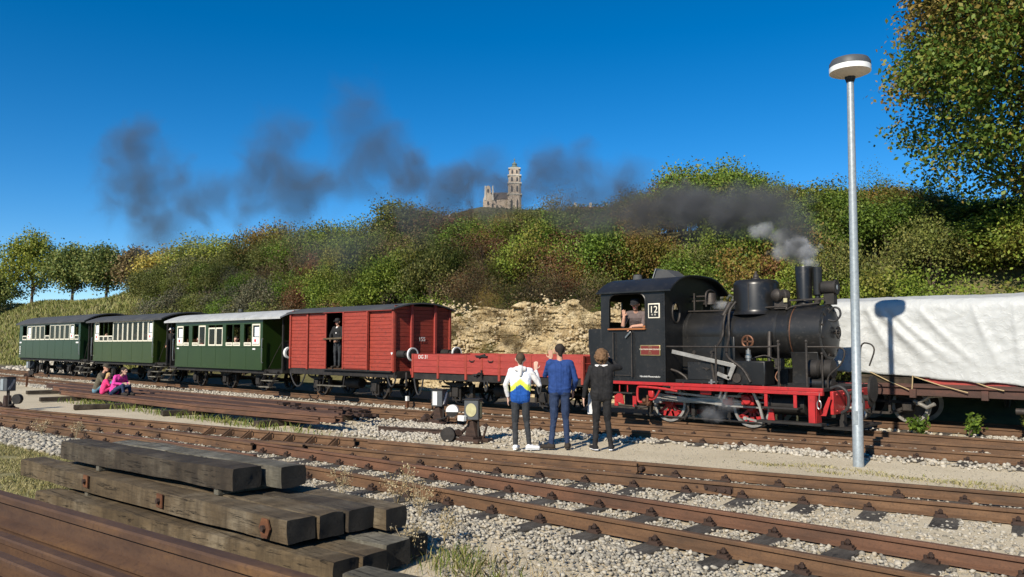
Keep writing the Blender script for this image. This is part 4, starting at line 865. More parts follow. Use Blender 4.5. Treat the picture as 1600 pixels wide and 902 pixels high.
# ends: front wall with an oval and a square window, rear wall with two windows
def end_poly(zs=2.89, rise=.305, n=16):
    pts = [(NY, .99), (FY, .99)]; yc, hw = YC, (FY-NY)/2
    for i in range(n+1): t = 1-2*i/n; pts.append((yc+hw*t, zs+rise*(1-abs(t)**3.0)))
    return pts
oval = [(14.45+.15*math.cos(t), 2.42+.21*math.sin(t)) for t in np.linspace(0, 2*math.pi, 18, False)]
# whole front wall: near half (with the oval hole) and far half (with a square hole)
ep = end_poly(); half1 = [(NY, .99), (YC, .99), (YC, 3.195)]+[(a, b) for a, b in ep[2:] if a < YC-.01]; half2 = [(YC, .99)]+[ep[1]]+[(a, b) for a, b in ep[2:] if a > YC+.01]+[(YC, 3.195)]
sq = [(15.62, 2.3), (15.98, 2.3), (15.98, 2.66), (15.62, 2.66)]
ov2 = [(15.95+.15*math.cos(t), 2.45+.2*math.sin(t)) for t in np.linspace(0, 2*math.pi, 18, False)]
lp('cab_front', wall_with_hole(half1, oval, lambda a, b, t: (CX1-.03+t, a, b), .03), 'black_paint', smooth=30)
lp('cab_front', wall_with_hole(half2, sq, lambda a, b, t: (CX1-.03+t, a, b), .03), 'black_paint', smooth=30)
lp('porthole_ring', MB().tube([(CX1+.01, a, b) for a, b in oval], .02, 6, True), 'iron_dark')
lp('cab_rear', wall_with_hole(half1, [(14.35, 2.25), (14.8, 2.25), (14.8, 2.7), (14.35, 2.7)], lambda a, b, t: (CX0+t, a, b), .03), 'black_paint', smooth=30)
lp('cab_rear', wall_with_hole(half2, [(15.6, 2.25), (16.05, 2.25), (16.05, 2.7), (15.6, 2.7)], lambda a, b, t: (CX0+t, a, b), .03), 'black_paint', smooth=30)
rf = arc_roof(loco, CX0-.08, CX1+.16, NY-.07, FY+.07, 2.875, .34, 'black_paint', th=.03, p=3.0, n=28, name='cab_roof')
lp('roof_bead', MB().tube([(CX1+.16, NY-.07+(FY-NY+.14)*i/28, 2.875+.34*(1-abs(-1+2*i/28)**3)) for i in range(29)], .022, 6), 'black_paint', parent=rf)
lp('roof_gutter', MB().box(CX0-.08, CX1+.18, NY-.09, NY-.065, 2.85, 2.88), 'black_paint', parent=rf)
lp('roof_hatch', MB().prism([(-.3, 0), (.3, 0), (.02, .2), (-.22, .2)], lambda a, b, t: (-9.1+a+.1, 14.95+t, 3.19+b), 0, .5), 'roof_dark', parent=rf, smooth=0)
lp('hatch_flap', MB().bar((-9.33, 15.2, 3.22), (-9.25, 15.2, 3.43), .5, .012), 'roof_pale', parent=rf)
lp('roof_vent', MB().cyl((-9.75, 15.0, 3.17), (-9.75, 15.0, 3.32), .12, .09, 14), 'roof_dark', parent=rf)
# bunker behind the cab
lp('bunker', MB().prism([(-10.31, .99), (CX0, .99), (CX0, 2.1), (-10.42, 2.1), (-10.42, 1.75)], lambda a, b, t: (a, NY-.01+t, b), 0, FY-NY+.02), 'black_paint', bevel=.01)
lp('backhead', MB().box(-8.75, -8.5, YC-.5, YC+.5, 1.4, 2.5), 'iron_dark', bevel=.05)
lp('cab_floor', MB().box(CX0+.03, CX1-.03, NY+.02, FY-.02, 1.0, 1.1), 'interior_wood')
lp('cab_seat', MB().box(-9.1, -8.9, NY+.1, NY+.3, 2.02, 2.16), 'orange_wood', bevel=.03)
# plates
p12 = lp('number_plate', MB().box(-8.86, -8.58, NY-.04, NY-.02, 2.3, 2.61), 'cream_paint', bevel=.01)
lp('plate_field', MB().box(-8.835, -8.605, NY-.044, NY-.039, 2.325, 2.585), 'black_paint', parent=p12, smooth=0)
o = text('12', .2, (-8.72, NY-.046, 2.475), FR, 'cream_paint', p12); 
text('* *', .1, (-8.72, NY-.046, 2.355), FR, 'cream_paint', p12)
pb = lp('builder_plate', MB().box(-9.06, -8.58, NY-.04, NY-.02, 1.53, 1.75), 'brass', bevel=.008)
lp('plate_field', MB().box(-9.04, -8.6, NY-.043, NY-.039, 1.55, 1.73), 'plate_red', parent=pb, smooth=0)
text('1913', .045, (-8.82, NY-.045, 1.705), FR, 'brass', pb); text('MASCHINENFABRIK ESSLINGEN', .036, (-8.82, NY-.045, 1.66), FR, 'cream_paint', pb); text('No\n3710', .04, (-8.82, NY-.045, 1.6), FR, 'brass', pb)
text('Härtsfeld-Museumsbahn', .05, (-8.84, NY-.022, 1.1), FR, 'white_paint', loco)
# front coupling gear and hoses
buffer(loco, -5.2, YC, .78, 1, .3, False)
lp('buffer_disc', MB().lathe((-4.88, YC, .95), (1, 0, 0), [(0, .1), (.02, .24), (.06, .24), (.07, .1)], 22), 'frame_black')
lp('brake_hose', MB().tube([(-5.28, NY+.3, .98), (-5.12, NY+.28, 1.02), (-4.98, NY+.28, .9), (-4.98, NY+.28, .66), (-5.1, NY+.3, .55)], .03, 8), 'hose')
lp('brake_hose', MB().tube([(-5.2, YC-.35, .85), (-5.02, YC-.36, .9), (-4.9, YC-.36, .75), (-4.94, YC-.36, .5), (-5.1, YC-.36, .42)], .03, 8), 'hose')
lp('coupling_hook', MB().tube([(-5.2, YC-.2, .6), (-5.0, YC-.2, .58), (-4.92, YC-.2, .48), (-5.0, YC-.2, .42)], .03, 8), 'rod_steel')
lp('chain_hanger', MB().tube([(-5.35, NY-.05, .9), (-5.36, NY-.05, .78)], .01).tube([(-5.36+.035*math.cos(t), NY-.05, .7+.075*math.sin(t)) for t in np.linspace(0, 2*math.pi, 12, False)], .012, 6, True), 'steel')
lp('rail_guard', MB().box(-5.24, -5.16, YC-.6, YC-.45, .16, .55), 'frame_black')
lp('front_skirt', MB().box(-5.5, -4.95, YC-.8, YC+.8, .24, .28), 'frame_black')

# small fittings: lubricator, pipes, rivets, washout plugs
for k in range(22):
    t = math.pi*(.52+.46*k/22); lp('rivet', MB().ball((-6.19, YC+.537*math.cos(t), BZ+.537*math.sin(t)), .011, 6, 4), 'black_paint', parent=sb)
    t2 = 2*math.pi*k/22; lp('rivet', MB().ball((-5.585, YC+.51*math.cos(t2), BZ+.51*math.sin(t2)), .012, 6, 4), 'iron_dark', parent=sb)
lp('lubricator', MB().box(-6.32, -6.18, NY+.3, NY+.46, 1.3, 1.5).cyl((-6.25, NY+.28, 1.4), (-6.25, NY+.3, 1.4), .05), 'iron_dark', bevel=.015)
lp('oil_pipe', MB().tube([(-6.25, NY+.35, 1.3), (-6.3, NY+.3, 1.15), (-6.2, NY+.28, 1.02), (-6.2, NY+.3, .9)], .012, 6), 'copper')
lp('oil_pipe', MB().tube([(-6.3, NY+.4, 1.45), (-6.55, NY+.45, 1.55), (-6.75, NY+.35, 1.5), (-6.83, NY+.3, 1.45)], .014, 6), 'iron_dark')
lp('steam_pipe', MB().tube([(-6.55, YC-.53, 2.0), (-6.52, YC-.62, 1.75), (-6.5, YC-.68, 1.4), (-6.5, YC-.7, 1.0)], .04, 10), 'iron_dark')
lp('feed_pipe', MB().tube([(-8.47, NY+.2, 1.25), (-8.3, NY+.2, 1.2), (-8.15, NY+.22, 1.1), (-8.1, NY+.22, 1.0)], .025, 8), 'iron_dark')
lp('washout_plug', MB().cyl((-8.2, YC-.52, 1.6), (-8.2, YC-.49, 1.6), .04, n=8).cyl((-7.8, YC-.52, 1.6), (-7.8, YC-.49, 1.6), .04, n=8), 'iron_dark')
for x in (-6.3, -5.9): lp('drain_cock', MB().cyl((x, NY+.3, .46), (x, NY+.3, .36), .02), 'brass')
for k in range(7): lp('footplate_bolt', MB().cyl((-8.1+k*.42, NY+.03, .985), (-8.1+k*.42, NY+.03, 1.01), .02, n=6), 'iron_dark')
lp('tool', MB().bar((-7.55, NY+.06, 1.02), (-7.35, NY+.05, 1.04), .03, .03).cyl((-7.5, NY+.08, .99), (-7.5, NY+.08, 1.08), .035), 'steel')
# ------------------------------------------------------------ wagon under the white tarpaulin
TY0, TY1 = 17.15, 19.35
tw = thing('flat_wagon', 'rusty bogie flat wagon carrying the white tarpaulin load', 'railway wagon', (0, 18.25, 0))
for y in (TY0+.06, TY1-.06): MB().box(-6.2, 7, y-.04, y+.04, .74, .98).build('side_sill', 'wagon_frame_rust', tw, bevel=.008)
MB().box(-6.2, 7, TY0+.12, TY1-.12, .86, .93).build('deck', 'timber_dark', tw)
MB().box(-6.2, 7, TY0-.03, TY0+.0, .9, .945).build('sill_lip', 'wagon_frame_rust', tw, bevel=.004)
for x in (-4.68, -3.42, -1.6, .2): MB().box(x-.06, x+.06, TY0-.07, TY0+.0, .7, .88).build('stake_pocket', 'wagon_frame_rust', tw, bevel=.008)
MB().prism([(-4.3, .98), (-2.9, .97), (-2.9, 1.06), (-4.5, 1.14), (-4.6, 1.14)], lambda a, b, t: (a, TY0+.03+t, b), 0, .03).build('side_board', 'wagon_red_worn', tw, smooth=0)
MB().box(-5.9, -4.7, TY0+.02, TY0+.05, .98, 1.14).build('side_board', 'timber_dark', tw, smooth=0)
def bogie(xc):
    for x in (xc-.55, xc+.55):
        for s in (-1, 1):
            y = 18.25+s*.5; r = .36; z = .14+r
            o = MB().lathe((x, y, z), (0, s, 0), [(0, .08), (0, .3), (.03, .28), (.05, .1), (.12, .09), (.14, .03)], 22).build('wheel', 'iron_dark', tw)
            MB().lathe_open((x, y-.05*s, z), (0, s, 0), [(0, r-.06), (0, r+.025), (.03, r+.02), (.035, r), (.11, r-.004), (.11, r-.06), (0, r-.06)], 30).build('tyre', 'rod_steel', o)
        MB().cyl((x, 17.7, .5), (x, 18.8, .5), .06).build('axle', 'frame_black', tw)
    for y in (17.55, 18.95):
        f = MB(); f.bar((xc-.75, y, .58), (xc+.75, y, .58), .06, .06); f.bar((xc-.7, y, .56), (xc-.2, y, .34), .05, .05); f.bar((xc+.7, y, .56), (xc+.2, y, .34), .05, .05); f.bar((xc-.2, y, .34), (xc+.2, y, .34), .06, .05)
        f.bar((xc-.7, y, .6), (xc-.2, y, .76), .05, .05); f.bar((xc+.7, y, .6), (xc+.2, y, .76), .05, .05); f.bar((xc-.22, y, .76), (xc+.22, y, .76), .06, .06)
        for x in (xc-.2, xc+.2): f.bar((x, y, .34), (x, y, .76), .05, .05)
        f.build('bogie_frame', 'iron_dark', tw, smooth=0)
        for x in (xc-.55, xc+.55): MB().box(x-.1, x+.1, y-.08, y+.06, .4, .6).build('axle_box', 'iron_dark', tw, bevel=.02)
    MB().tube([(xc+.75, 17.4, .55), (xc+1.0, 17.35, .72), (xc+1.25, 17.3, .75)], .03).tube([(xc+.7, 17.42, .62), (xc+.95, 17.38, .5), (xc+1.1, 17.36, .58)], .04).build('brake_lever', 'rod_steel', tw)
bogie(-5.45+.0); bogie(4.6)
MB().bar((-2.9, 17.3, .5), (-2.0, 17.3, .45), .05, .07).cyl((-2.95, 17.25, .52), (-2.8, 17.25, .52), .06).build('coupling_arm', 'iron_dark', tw, smooth=30)
for a, b in (((-5.75, TY0-.01, 1.18), (-6.0, TY0-.05, .86)), ((-5.5, TY0-.02, 1.2), (-4.7, TY0-.05, .84)), ((-4.65, TY0-.02, 1.12), (-3.7, TY0-.05, .84)), ((-4.67, TY0-.05, 1.14), (-4.69, TY0-.06, .86)), ((-3.6, TY0-.03, 1.05), (-3.1, TY0-.05, .9))):
    MB().tube([a, ((a[0]+b[0])/2, a[1], (a[2]+b[2])/2-.02), b], .011, 6).build('tie_rope', 'rope', tw)
# the tarpaulin itself: a wrinkled, draped sheet
def tarp():
    NX, NV = 420, 140; xs = np.linspace(-6.35, 6.6, NX); v = np.linspace(0, 1, NV)
    bot = 1.19-.0*xs+np.interp(xs, [-6.35, -5.6, -4.7, -3.45, -3.3, -2.8, 7], [1.2, 1.19, 1.12, 1.03, 1.05, 1.0, .98])-1.19
    top = 2.69+.02*np.sin(xs*.6+1)+.008*np.sin(xs*2.3)
    V = np.zeros((NX, NV, 3)); r = .22
    for i, x in enumerate(xs):
        L1 = top[i]-r-bot[i]; La = r*math.pi/2; W = TY1-TY0-2*r+.06; tot = 2*L1+2*La+W; s = v*tot
        for j, t in enumerate(s):
            if t < L1: p = (TY0-.03, bot[i]+t, -1, 0)
            elif t < L1+La: a = (t-L1)/r; p = (TY0-.03+r-r*math.cos(a), top[i]-r+r*math.sin(a), -math.cos(a), math.sin(a))
            elif t < L1+La+W: q = (t-L1-La)/W; p = (TY0-.03+r+q*W, top[i]+.1*math.sin(q*math.pi), 0, 1)
            elif t < L1+2*La+W: a = (t-L1-La-W)/r; p = (TY1+.03-r+r*math.sin(a), top[i]-r+r*math.cos(a), math.sin(a), math.cos(a))
            else: p = (TY1+.03, top[i]-r-(t-L1-2*La-W), 1, 0)
            V[i, j] = (x, p[0], p[1])
            zz = p[1]; n = 0
            for (xa, za, xb, zb, w, h) in ((-5.55, 2.6, -4.75, 1.1, .09, .06), (-5.35, 2.6, -4.0, 1.1, .11, .07), (-5.1, 2.55, -3.45, 1.05, .1, .05), (-5.75, 2.6, -5.6, 1.15, .08, .05), (-1.0, 2.5, -2.4, 1.0, .2, .04), (-3.6, 2.6, -3.0, 1.05, .07, .035), (-4.6, 2.6, -3.2, 1.05, .08, .04), (-2.9, 2.6, -2.8, 1.0, .05, .03), (.6, 2.6, 1.8, 1.0, .2, .05)):
                tt = np.clip((za-zz)/(za-zb), 0, 1); xl = xa+(xb-xa)*tt**1.15; n += h*math.exp(-((x-xl)/(w*(.6+tt)))**2)*math.sin(math.pi*min(1, tt*1.1+.05))
            k = 1 if p[2] < -.3 else .4
            V[i, j, 1] += p[2]*n*k; V[i, j, 2] += p[3]*n*.3
    X_, S_ = np.meshgrid(xs, v*5.4, indexing='ij')
    rid = lambda a, b, s, k: 1-2*np.abs(vnoise(a, b, s, k))*2
    wr = (vnoise(X_, S_*.3, .7, 21)*.04+rid(X_+S_*.6, S_-X_*.4, .34, 22)*.009+rid(X_-S_*.8, S_+X_*.5, .17, 23)*.007+rid(X_*.8+S_*.2, S_*1.3-X_*.1, .09, 25)*.005)
    V[:, :, 1] += np.where(S_ < 1.9, -wr, 0)+np.where(S_ > 3.8, wr, 0); V[:, :, 2] += np.where((S_ >= 1.6) & (S_ < 4), wr*.7, 0)
    V[:, 0, 2] += vnoise(xs, xs*0, .35, 24)*.025
    id_ = np.arange(NX*NV).reshape(NX, NV); Q = np.stack([id_[:-1, :-1], id_[1:, :-1], id_[1:, 1:], id_[:-1, 1:]], -1).reshape(-1, 4)
    V = V.reshape(-1, 3)-np.array([0, 18.25, 1.0])
    return big_mesh('tarpaulin', V, Q, 'tarp_white', smooth=180, loc=(0, 18.25, 1.0))
n = NT('tarp_white'); n.rough(.5); P = n.co()
w1_ = n.noise(13, 8, .75, vec=P); w2_ = n.ramp(n.noise(4.5, 3, .5, vec=P), [(.44, 0), (.5, 1), (.56, 0)])
n.col(n.mix(n.ramp(n.noise(2.2, 6, .7, vec=P), [(.5, 0), (.75, .5)]), (.43, .44, .43), (.36, .37, .355)))
br = n.N.new('ShaderNodeTexBrick'); br.inputs['Scale'].default_value = 1.0; br.inputs['Mortar Size'].default_value = .004; br.inputs['Brick Width'].default_value = .75; br.inputs['Row Height'].default_value = .42; br.offset = 0
mp = n.N.new('ShaderNodeMapping'); mp.inputs['Rotation'].default_value = (R(90), 0, 0); n.L.new(P, mp.inputs[0]); n.L.new(mp.outputs[0], br.inputs['Vector'])
n.bump(n.mix(.3, n.mix(.35, w1_, w2_), br.outputs['Fac']), .5, .025)
o = tarp(); so_ = o.modifiers.new('solidify', 'SOLIDIFY'); so_.thickness = .006
tag(o, 'big wrinkled white tarpaulin tied over the load of the flat wagon', 'tarpaulin')

# ------------------------------------------------------------ platform lamp
lx, ly = -4.06, 12.03
lamp = thing('platform_lamp', 'tall galvanised lamp post with flat round grey and white head', 'street lamp', (lx, ly, 0)); lamp.rotation_euler = (R(-.45), R(.35), 0)
MB().lathe((lx, ly, -.3), (0, 0, 1), [(0, .077), (1.2, .076), (1.22, .067), (2.9, .062), (6.02, .05)], 22).build('post', 'galvanised', lamp)
MB().lathe((lx, ly, 5.72), (0, 0, 1), [(0, .055), (.06, .075), (.1, .075)], 18).build('collar', 'frame_black', lamp)
hd = MB().lathe((lx, ly, 5.95), (0, 0, 1), [(0, .295), (.06, .293), (.11, .265), (.135, .2), (.145, .02)], 40).build('head_cover', 'lamp_grey', lamp)
MB().lathe((lx, ly, 5.87), (0, 0, 1), [(0, .28), (.0, .295), (.078, .295)], 40).build('diffuser_band', 'lamp_white', hd)
MB().lathe((lx, ly, 5.8), (0, 0, 1), [(0, .07), (.01, .12), (.045, .24), (.07, .285), (.069, .1)], 40).build('lamp_base', 'lamp_under', lamp)
MB().box(lx-.03, lx+.03, ly-.08, ly-.07, .6, .8).build('service_door', 'galvanised', lamp)

# ------------------------------------------------------------ foreground timber stack
def beam(x0, y0, x1, y1, ztop, h, w, mat, label, rough=.0075, name='wooden_beam'):
    # front top edge from (x0,y0) to (x1,y1); width w away from the viewer
    d = unit([x1-x0, y1-y0, 0]); s = np.array([-d[1], d[0], 0]); L = math.hypot(x1-x0, y1-y0); c = np.array([(x0+x1)/2, (y0+y1)/2, 0])+s*w/2
    NX, NY_, NZ_ = 36, 6, 5; m = MB(); sd_ = random.random()*50
    def pt(u, v, t):
        q = np.array([(u-.5)*L, (v-.5)*w, (t-1)*h])
        j = np.array([vnoise(v*w*9+sd_, t*h*9, 1, 3), vnoise(u*L*2.2+sd_, t*h*8+v*3, 1, 1), vnoise(u*L*2.2+sd_, v*w*8+t*3, 1, 2)])*rough*2.2
        e = 1-.35*rough/.012*0
        k = (abs(v-.5)*2)**8*(abs(t-.5)*2)**8; q = q+j
        q[1] -= np.sign(v-.5)*k*.004; q[2] -= np.sign(t-.5)*k*.004
        g = (abs(u-.5)*2)**30; q[1] *= 1-g*.012; q[2] = -h/2+(q[2]+h/2)*(1-g*.012)
        return c+d*q[0]+s*q[1]+np.array([0, 0, ztop+q[2]])
    def sheet(f, a, b):
        vs = [pt(*f(i/a, j/b)) for i in range(a+1) for j in range(b+1)]
        m.add(vs, [(i*(b+1)+j, (i+1)*(b+1)+j, (i+1)*(b+1)+j+1, i*(b+1)+j+1) for i in range(a) for j in range(b)])
    sheet(lambda i, j: (i, j, 1), NX, NY_); sheet(lambda i, j: (i, 1-j, 0), NX, NY_)
    sheet(lambda i, j: (i, 0, j), NX, NZ_); sheet(lambda i, j: (i, 1, 1-j), NX, NZ_)
    n0 = len(m.f)
    sheet(lambda i, j: (1, i, j), NY_, NZ_); sheet(lambda i, j: (0, 1-i, j), NY_, NZ_)
    o = m.build(name, [mat, 'timber_end'], None, smooth=50, loc=tuple(c))
    for p in o.data.polygons[n0:]: p.material_index = 1
    o.rotation_euler.z = 0
    return tag(o, label, 'timber')
def plate(o, x, y, z, a=0, hexa=False):
    og = ORG[o.name]; m = MB(); n_ = 6 if hexa else 4; r = .075
    m.prism([(r*1.05*math.cos(t+a), r*1.15*math.sin(t+a)) for t in np.linspace(0, 2*math.pi, n_, False)], lambda p, q, t: (x+p, y-.012-t, z+q), 0, .012)
    b = m.build('bolt_plate', 'rust_plate', o, smooth=0); MB().cyl((x, y-.05, z), (x, y-.02, z), .026, n=6).build('bolt', 'rust_dark', b, smooth=0)
b1 = beam(-9.55, 2.93, -4.86, 3.45, .2, .19, .24, 'timber_brown', 'bottom front beam of the timber stack, partly behind rusty rails')
beam(-9.4, 3.2, -4.85, 3.70, .195, .19, .26, 'timber_brown', 'bottom beam of the timber stack with brown worn top, second from front')
beam(-9.2, 3.5, -4.92, 3.98, .215, .2, .28, 'timber_grey', 'bottom beam of the timber stack with pale grey end top, third from front')
beam(-9.0, 3.82, -5.02, 4.29, .21, .2, .24, 'timber_grey', 'rearmost bottom beam of the timber stack beside the weeds')
b2 = beam(-10.5, 3.06, -5.36, 3.38, .43, .18, .265, 'timber_brown', 'long beam with three bolted rusty plates in the middle layer')
beam(-9.9, 3.36, -5.35, 3.655, .432, .185, .25, 'timber_brown', 'middle layer beam directly behind the one with bolted plates')
beam(-9.7, 3.64, -5.33, 3.92, .43, .18, .27, 'timber_dark', 'middle layer beam with a dark split end, third from front')
beam(-9.5, 3.95, -5.2, 4.2, .42, .18, .23, 'timber_brown', 'rear beam of the middle layer sticking out furthest to the right')
beam(-9.78, 3.24, -6.47, 3.52, .685, .19, .3, 'timber_dark', 'dark top beam at the front of the timber stack')
beam(-9.35, 3.62, -6.29, 3.89, .68, .19, .27, 'timber_grey', 'pale grey top beam at the rear of the timber stack')
beam(-4.72, 3.42, -3.3, 3.62, .16, .16, .26, 'timber_grey', 'short grey beam lying alone in front of the stack at bottom', name='wooden_beam')
for x, y, z in ((-8.75, 3.165, .37), (-7.25, 3.262, .355), (-5.62, 3.36, .345)): plate(b2, x, y, z, R(45) if x < -6 else 0, x > -6)
for i, (x, y, z, h, lb) in enumerate(((-8.95, 3.33, .43, .07, 'small wooden spacer under the left part of the dark top beam'), (-6.75, 3.52, .43, .07, 'small wooden spacer under the right end of the dark top beam'), (-8.85, 3.19, .195, .06, 'small wooden spacer in the left gap below the bolted beam'), (-5.85, 3.42, .195, .06, 'small wooden spacer in the right gap below the bolted beam'))):
    o = MB().box(x-.04, x+.04, y, y+.8, z, z+h).build('spacer_block', 'timber_grey', None, smooth=0, bevel=.006, loc=(x, y, z)); tag(o, lb, 'spacer')

# rusty rails stacked at the very front, bottom left
RQ = [(a*1.25, b) for a, b in RP]
def long_rail(p0, p1, ztop, k, mat, label, roll=None, group=None, name='stacked_rail', cat='rail'):
    n_ = 14; P = [(p0[0]+(p1[0]-p0[0])*i/n_, p0[1]+(p1[1]-p0[1])*i/n_, ztop-.14*k) for i in range(n_+1)]
    o = rail(name, P, mat, None, k=k, loc=((p0[0]+p1[0])/2, (p0[1]+p1[1])/2, ztop-.14*k)); tag(o, label, cat, group); return o
long_rail((-9.6, 2.0), (-3.4, 2.56), .5, 1.7, 'rust_old', 'topmost old rail with crusty rust on the nearest rail pile')
long_rail((-9.2, 1.70), (-3.6, 2.22), .345, 1.35, 'rust_old', 'second old rail of the nearest pile, below the topmost')
long_rail((-9.0, 1.50), (-3.4, 1.99), .34, 1.3, 'rust_old', 'third old rail at the bottom left picture corner')
long_rail((-8.6, 1.28), (-3.2, 1.76), .34, 1.3, 'rust_old', 'nearest old rail cut off by the bottom left picture corner')
long_rail((-9.4, 1.95), (-3.5, 2.50), .26, .55, 'rust_old', 'old rail hidden under the topmost rail of the nearest pile')
for x, lb in ((-8.0, 'left timber bearer under the nearest rail pile'), (-4.4, 'right timber bearer under the nearest rail pile')): o = MB().box(x-.12, x+.12, 1.0, 2.8, 0, .185).build('wooden_bearer', 'timber_dark', None, smooth=0, loc=(x, 1.9, 0)); tag(o, lb, 'timber')

# ------------------------------------------------------------ long rail pile with the sitting family
zt = .27; G = 'rails stacked in the long pile beside the sitting family'
rows = [(9.34, -28.1, -13.9), (9.52, -28.0, -14.6), (9.72, -29.5, -14.2), (9.93, -30.8, -15.2), (10.14, -31.5, -14.4), (10.36, -33.0, -14.9), (10.6, -33.5, -15.5), (10.85, -33.6, -14.3), (11.1, -33.0, -16.0), (11.34, -32.5, -15.0)]
for i, (y, a, b) in enumerate(rows):
    y = y+.015*i
    long_rail((a, y-.07), (b, y+.12), zt+random.uniform(-.01, .008), 1.0, 'rust_pile' if i % 3 else 'rust_rail_red', ('nearest', 'second', 'third', 'fourth', 'fifth', 'sixth', 'seventh', 'eighth', 'ninth', 'farthest')[i]+' rusty rail of the long pile counted from the front edge', group=G, name='piled_rail')
for i, (y, a, b) in enumerate(((9.12, -18.6, -13.45), (9.26, -18.9, -13.4), (9.4, -18.3, -13.7))):
    long_rail((a, y-.12), (b, y+.42), .31+.004*i, .95, 'rust_rail_red', ('front', 'middle', 'rear')[i]+' of three short reddish rails on the right front of the long pile', group='short reddish rails on the long pile', name='piled_rail')
for i, (x, y, z) in enumerate(((-16.5, 10.4, .28), (-15.2, 10.9, .28), (-17.7, 10.8, .28), (-14.3, 10.5, .24))):
    m = MB()
    for k in range(5): m.box(x+k*.22-.06+random.uniform(-.05, .05), x+k*.22+.06, y+random.uniform(-.1, .1)-.08, y+.08, z, z+random.uniform(.03, .06))
    o = m.build('rail_fittings', 'rust_dark', None, smooth=0, loc=(x, y, z)); tag(o, 'dark loose rail fittings scattered on top of the long pile', 'fittings', kind='stuff')
def bearer(x, y0, y1, h, lb, mat='timber_dark', skew=.3):
    o = MB().bar((x-skew, y0, h/2), (x+skew, y1, h/2), .24, h).build('wooden_bearer', mat, None, smooth=0, bevel=.015, loc=(x, y0, 0)); tag(o, lb, 'timber')
bearer(-26.9, 8.35, 11.6, .125, 'timber bearer sticking out left of the sitting family under rails', skew=.25)
bearer(-22.6, 7.95, 11.7, .125, 'long timber bearer sticking out in front of the sitting family', skew=.55)
bearer(-19.3, 8.75, 11.6, .125, 'timber bearer under the middle of the long rail pile', skew=.3)
bearer(-15.4, 8.95, 11.5, .125, 'timber bearer under the right end of the long rail pile', skew=.1)
bearer(-31.2, 9.2, 11.6, .125, 'timber bearer under the far left end of the long rail pile', skew=.1)

# ------------------------------------------------------------ point lever stands
def lever_stand(name, label, x, y, face, lant, wpos, lz=.4, ang=0, wm='white_paint'):
    t = thing(name, label, 'lever stand', (x, y, 0))
    MB().bar((x-.5, y-.12, .03), (x+.35, y-.12, .03), .14, .06).bar((x-.5, y+.14, .03), (x+.35, y+.14, .03), .14, .06).build('base_timber', 'rust_dark', t, smooth=0, bevel=.01)
    MB().box(x-.16, x+.2, y-.16, y+.16, .05, .1).prism([(-.14, 0), (.14, 0), (.06, .28), (-.06, .28)], lambda a, b, q: (x+.05+a, y-.08+q, .1+b), 0, .16).build('pedestal', 'rust_dark', t, smooth=0, bevel=.01)
    MB().cyl((x+.05, y, .1), (x+.05, y, lz+.02), .025).cyl((x+.18, y, .02), (x+.18, y, lz+.02), .018).build('spindle', 'iron_dark', t)
    c = math.cos(ang); s = math.sin(ang); w, h = .135, .36; og = (x+.05, y)
    def rb(a, b, z): return (og[0]+a*c-b*s, og[1]+a*s+b*c, z)
    L = MB().prism([(-w, -w), (w, -w), (w, w), (-w, w)], lambda a, b, q: rb(a, b, lz+q), 0, h).build('signal_lantern', 'lamp_grey', t, smooth=0, bevel=.015)
    MB().prism([(-w-.02, -w-.02), (w+.02, -w-.02), (w+.02, w+.02), (-w-.02, w+.02)], lambda a, b, q: rb(a, b, lz+h+q), 0, .015).build('lantern_lid', 'frame_black', L, smooth=0)
    f = -w-.004
    if face == 'disc':
        MB().prism([(.1*math.cos(q), .12*math.sin(q)) for q in np.linspace(0, 2*math.pi, 24, False)], lambda a, b, q: rb(a, f-q, lz+h*.5+b), 0, .008).build('signal_disc', 'signal_yellow', L, smooth=0)
        MB().prism([(-.05, -.14), (.05, -.14), (.05, .14), (-.05, .14)], lambda a, b, q: rb(w+.004+q, a, lz+h*.5+b), 0, .008).build('signal_bar', 'signal_yellow', L, smooth=0)
    else:
        MB().prism([(-.1, -.13), (-.03, -.13), (.1, .08), (.1, .13), (.05, .13)], lambda a, b, q: rb(w+.004+q, a, lz+h*.5+b), 0, .008).build('signal_arrow', 'white_paint' if wm == 'white_paint' else 'galvanised', L, smooth=0)
        MB().prism([(-.055, -.15), (.055, -.15), (.055, .15), (-.055, .15)], lambda a, b, q: rb(a-.04, f-q, lz+h*.5+b), 0, .008).build('signal_bar', 'white_paint' if wm == 'white_paint' else 'galvanised', L, smooth=0)
    wx, wy, wz = wpos
    MB().tube([(x-.02, y-.1, .08), ((x+wx)/2, (y+wy)/2, wz*.45), (wx, wy, wz)], .022, 8).build('lever', 'iron_dark', t)
    ax_ = np.array([.55, -.83, 0]); px_2 = np.array([.83, .55, 0]); w0 = np.array([wx, wy, wz])
    wt_ = MB().cyl(w0-ax_*.05, w0+ax_*.05, .13, n=24).build('counterweight', 'frame_black', t)
    MB().prism([(.134*math.cos(q), .134*math.sin(q)) for q in np.linspace(R(-8), R(188), 16)], lambda a, b, q: tuple(w0+px_2*a+ax_*(q-.055)+np.array([0, 0, b])), 0, .11).build('white_half', wm if wm == 'white_paint' else 'frame_black', wt_, smooth=30)
    MB().cyl((x-.35, y-.1, .06), (x-.2, y-.12, .16), .09, .07, 12).tube([(x-.3, y, .1), (x-.1, y, .25), (x+.05, y-.05, .3)], .03).tube([(x+.2, y+.1, .05), (x+.3, y+.1, .3)], .02).build('crank', 'rust_dark', t)
    return t
s1 = lever_stand('point_lever', 'nearer point lever stand with round yellow signal disc', -10.3, 10.28, 'disc', .0, (-10.62, 10.0, .12), .4, R(28), 'frame_black')
MB().box(-10.4, -10.24, 10.02, 10.1, .38, .48).build('handle_end', 'white_paint', s1, bevel=.01)
lever_stand('point_lever', 'farther point lever stand with white diagonal bar and black-and-white weight', -13.1, 12.02, 'arrow', .0, (-12.45, 11.85, .33), .39, R(20))
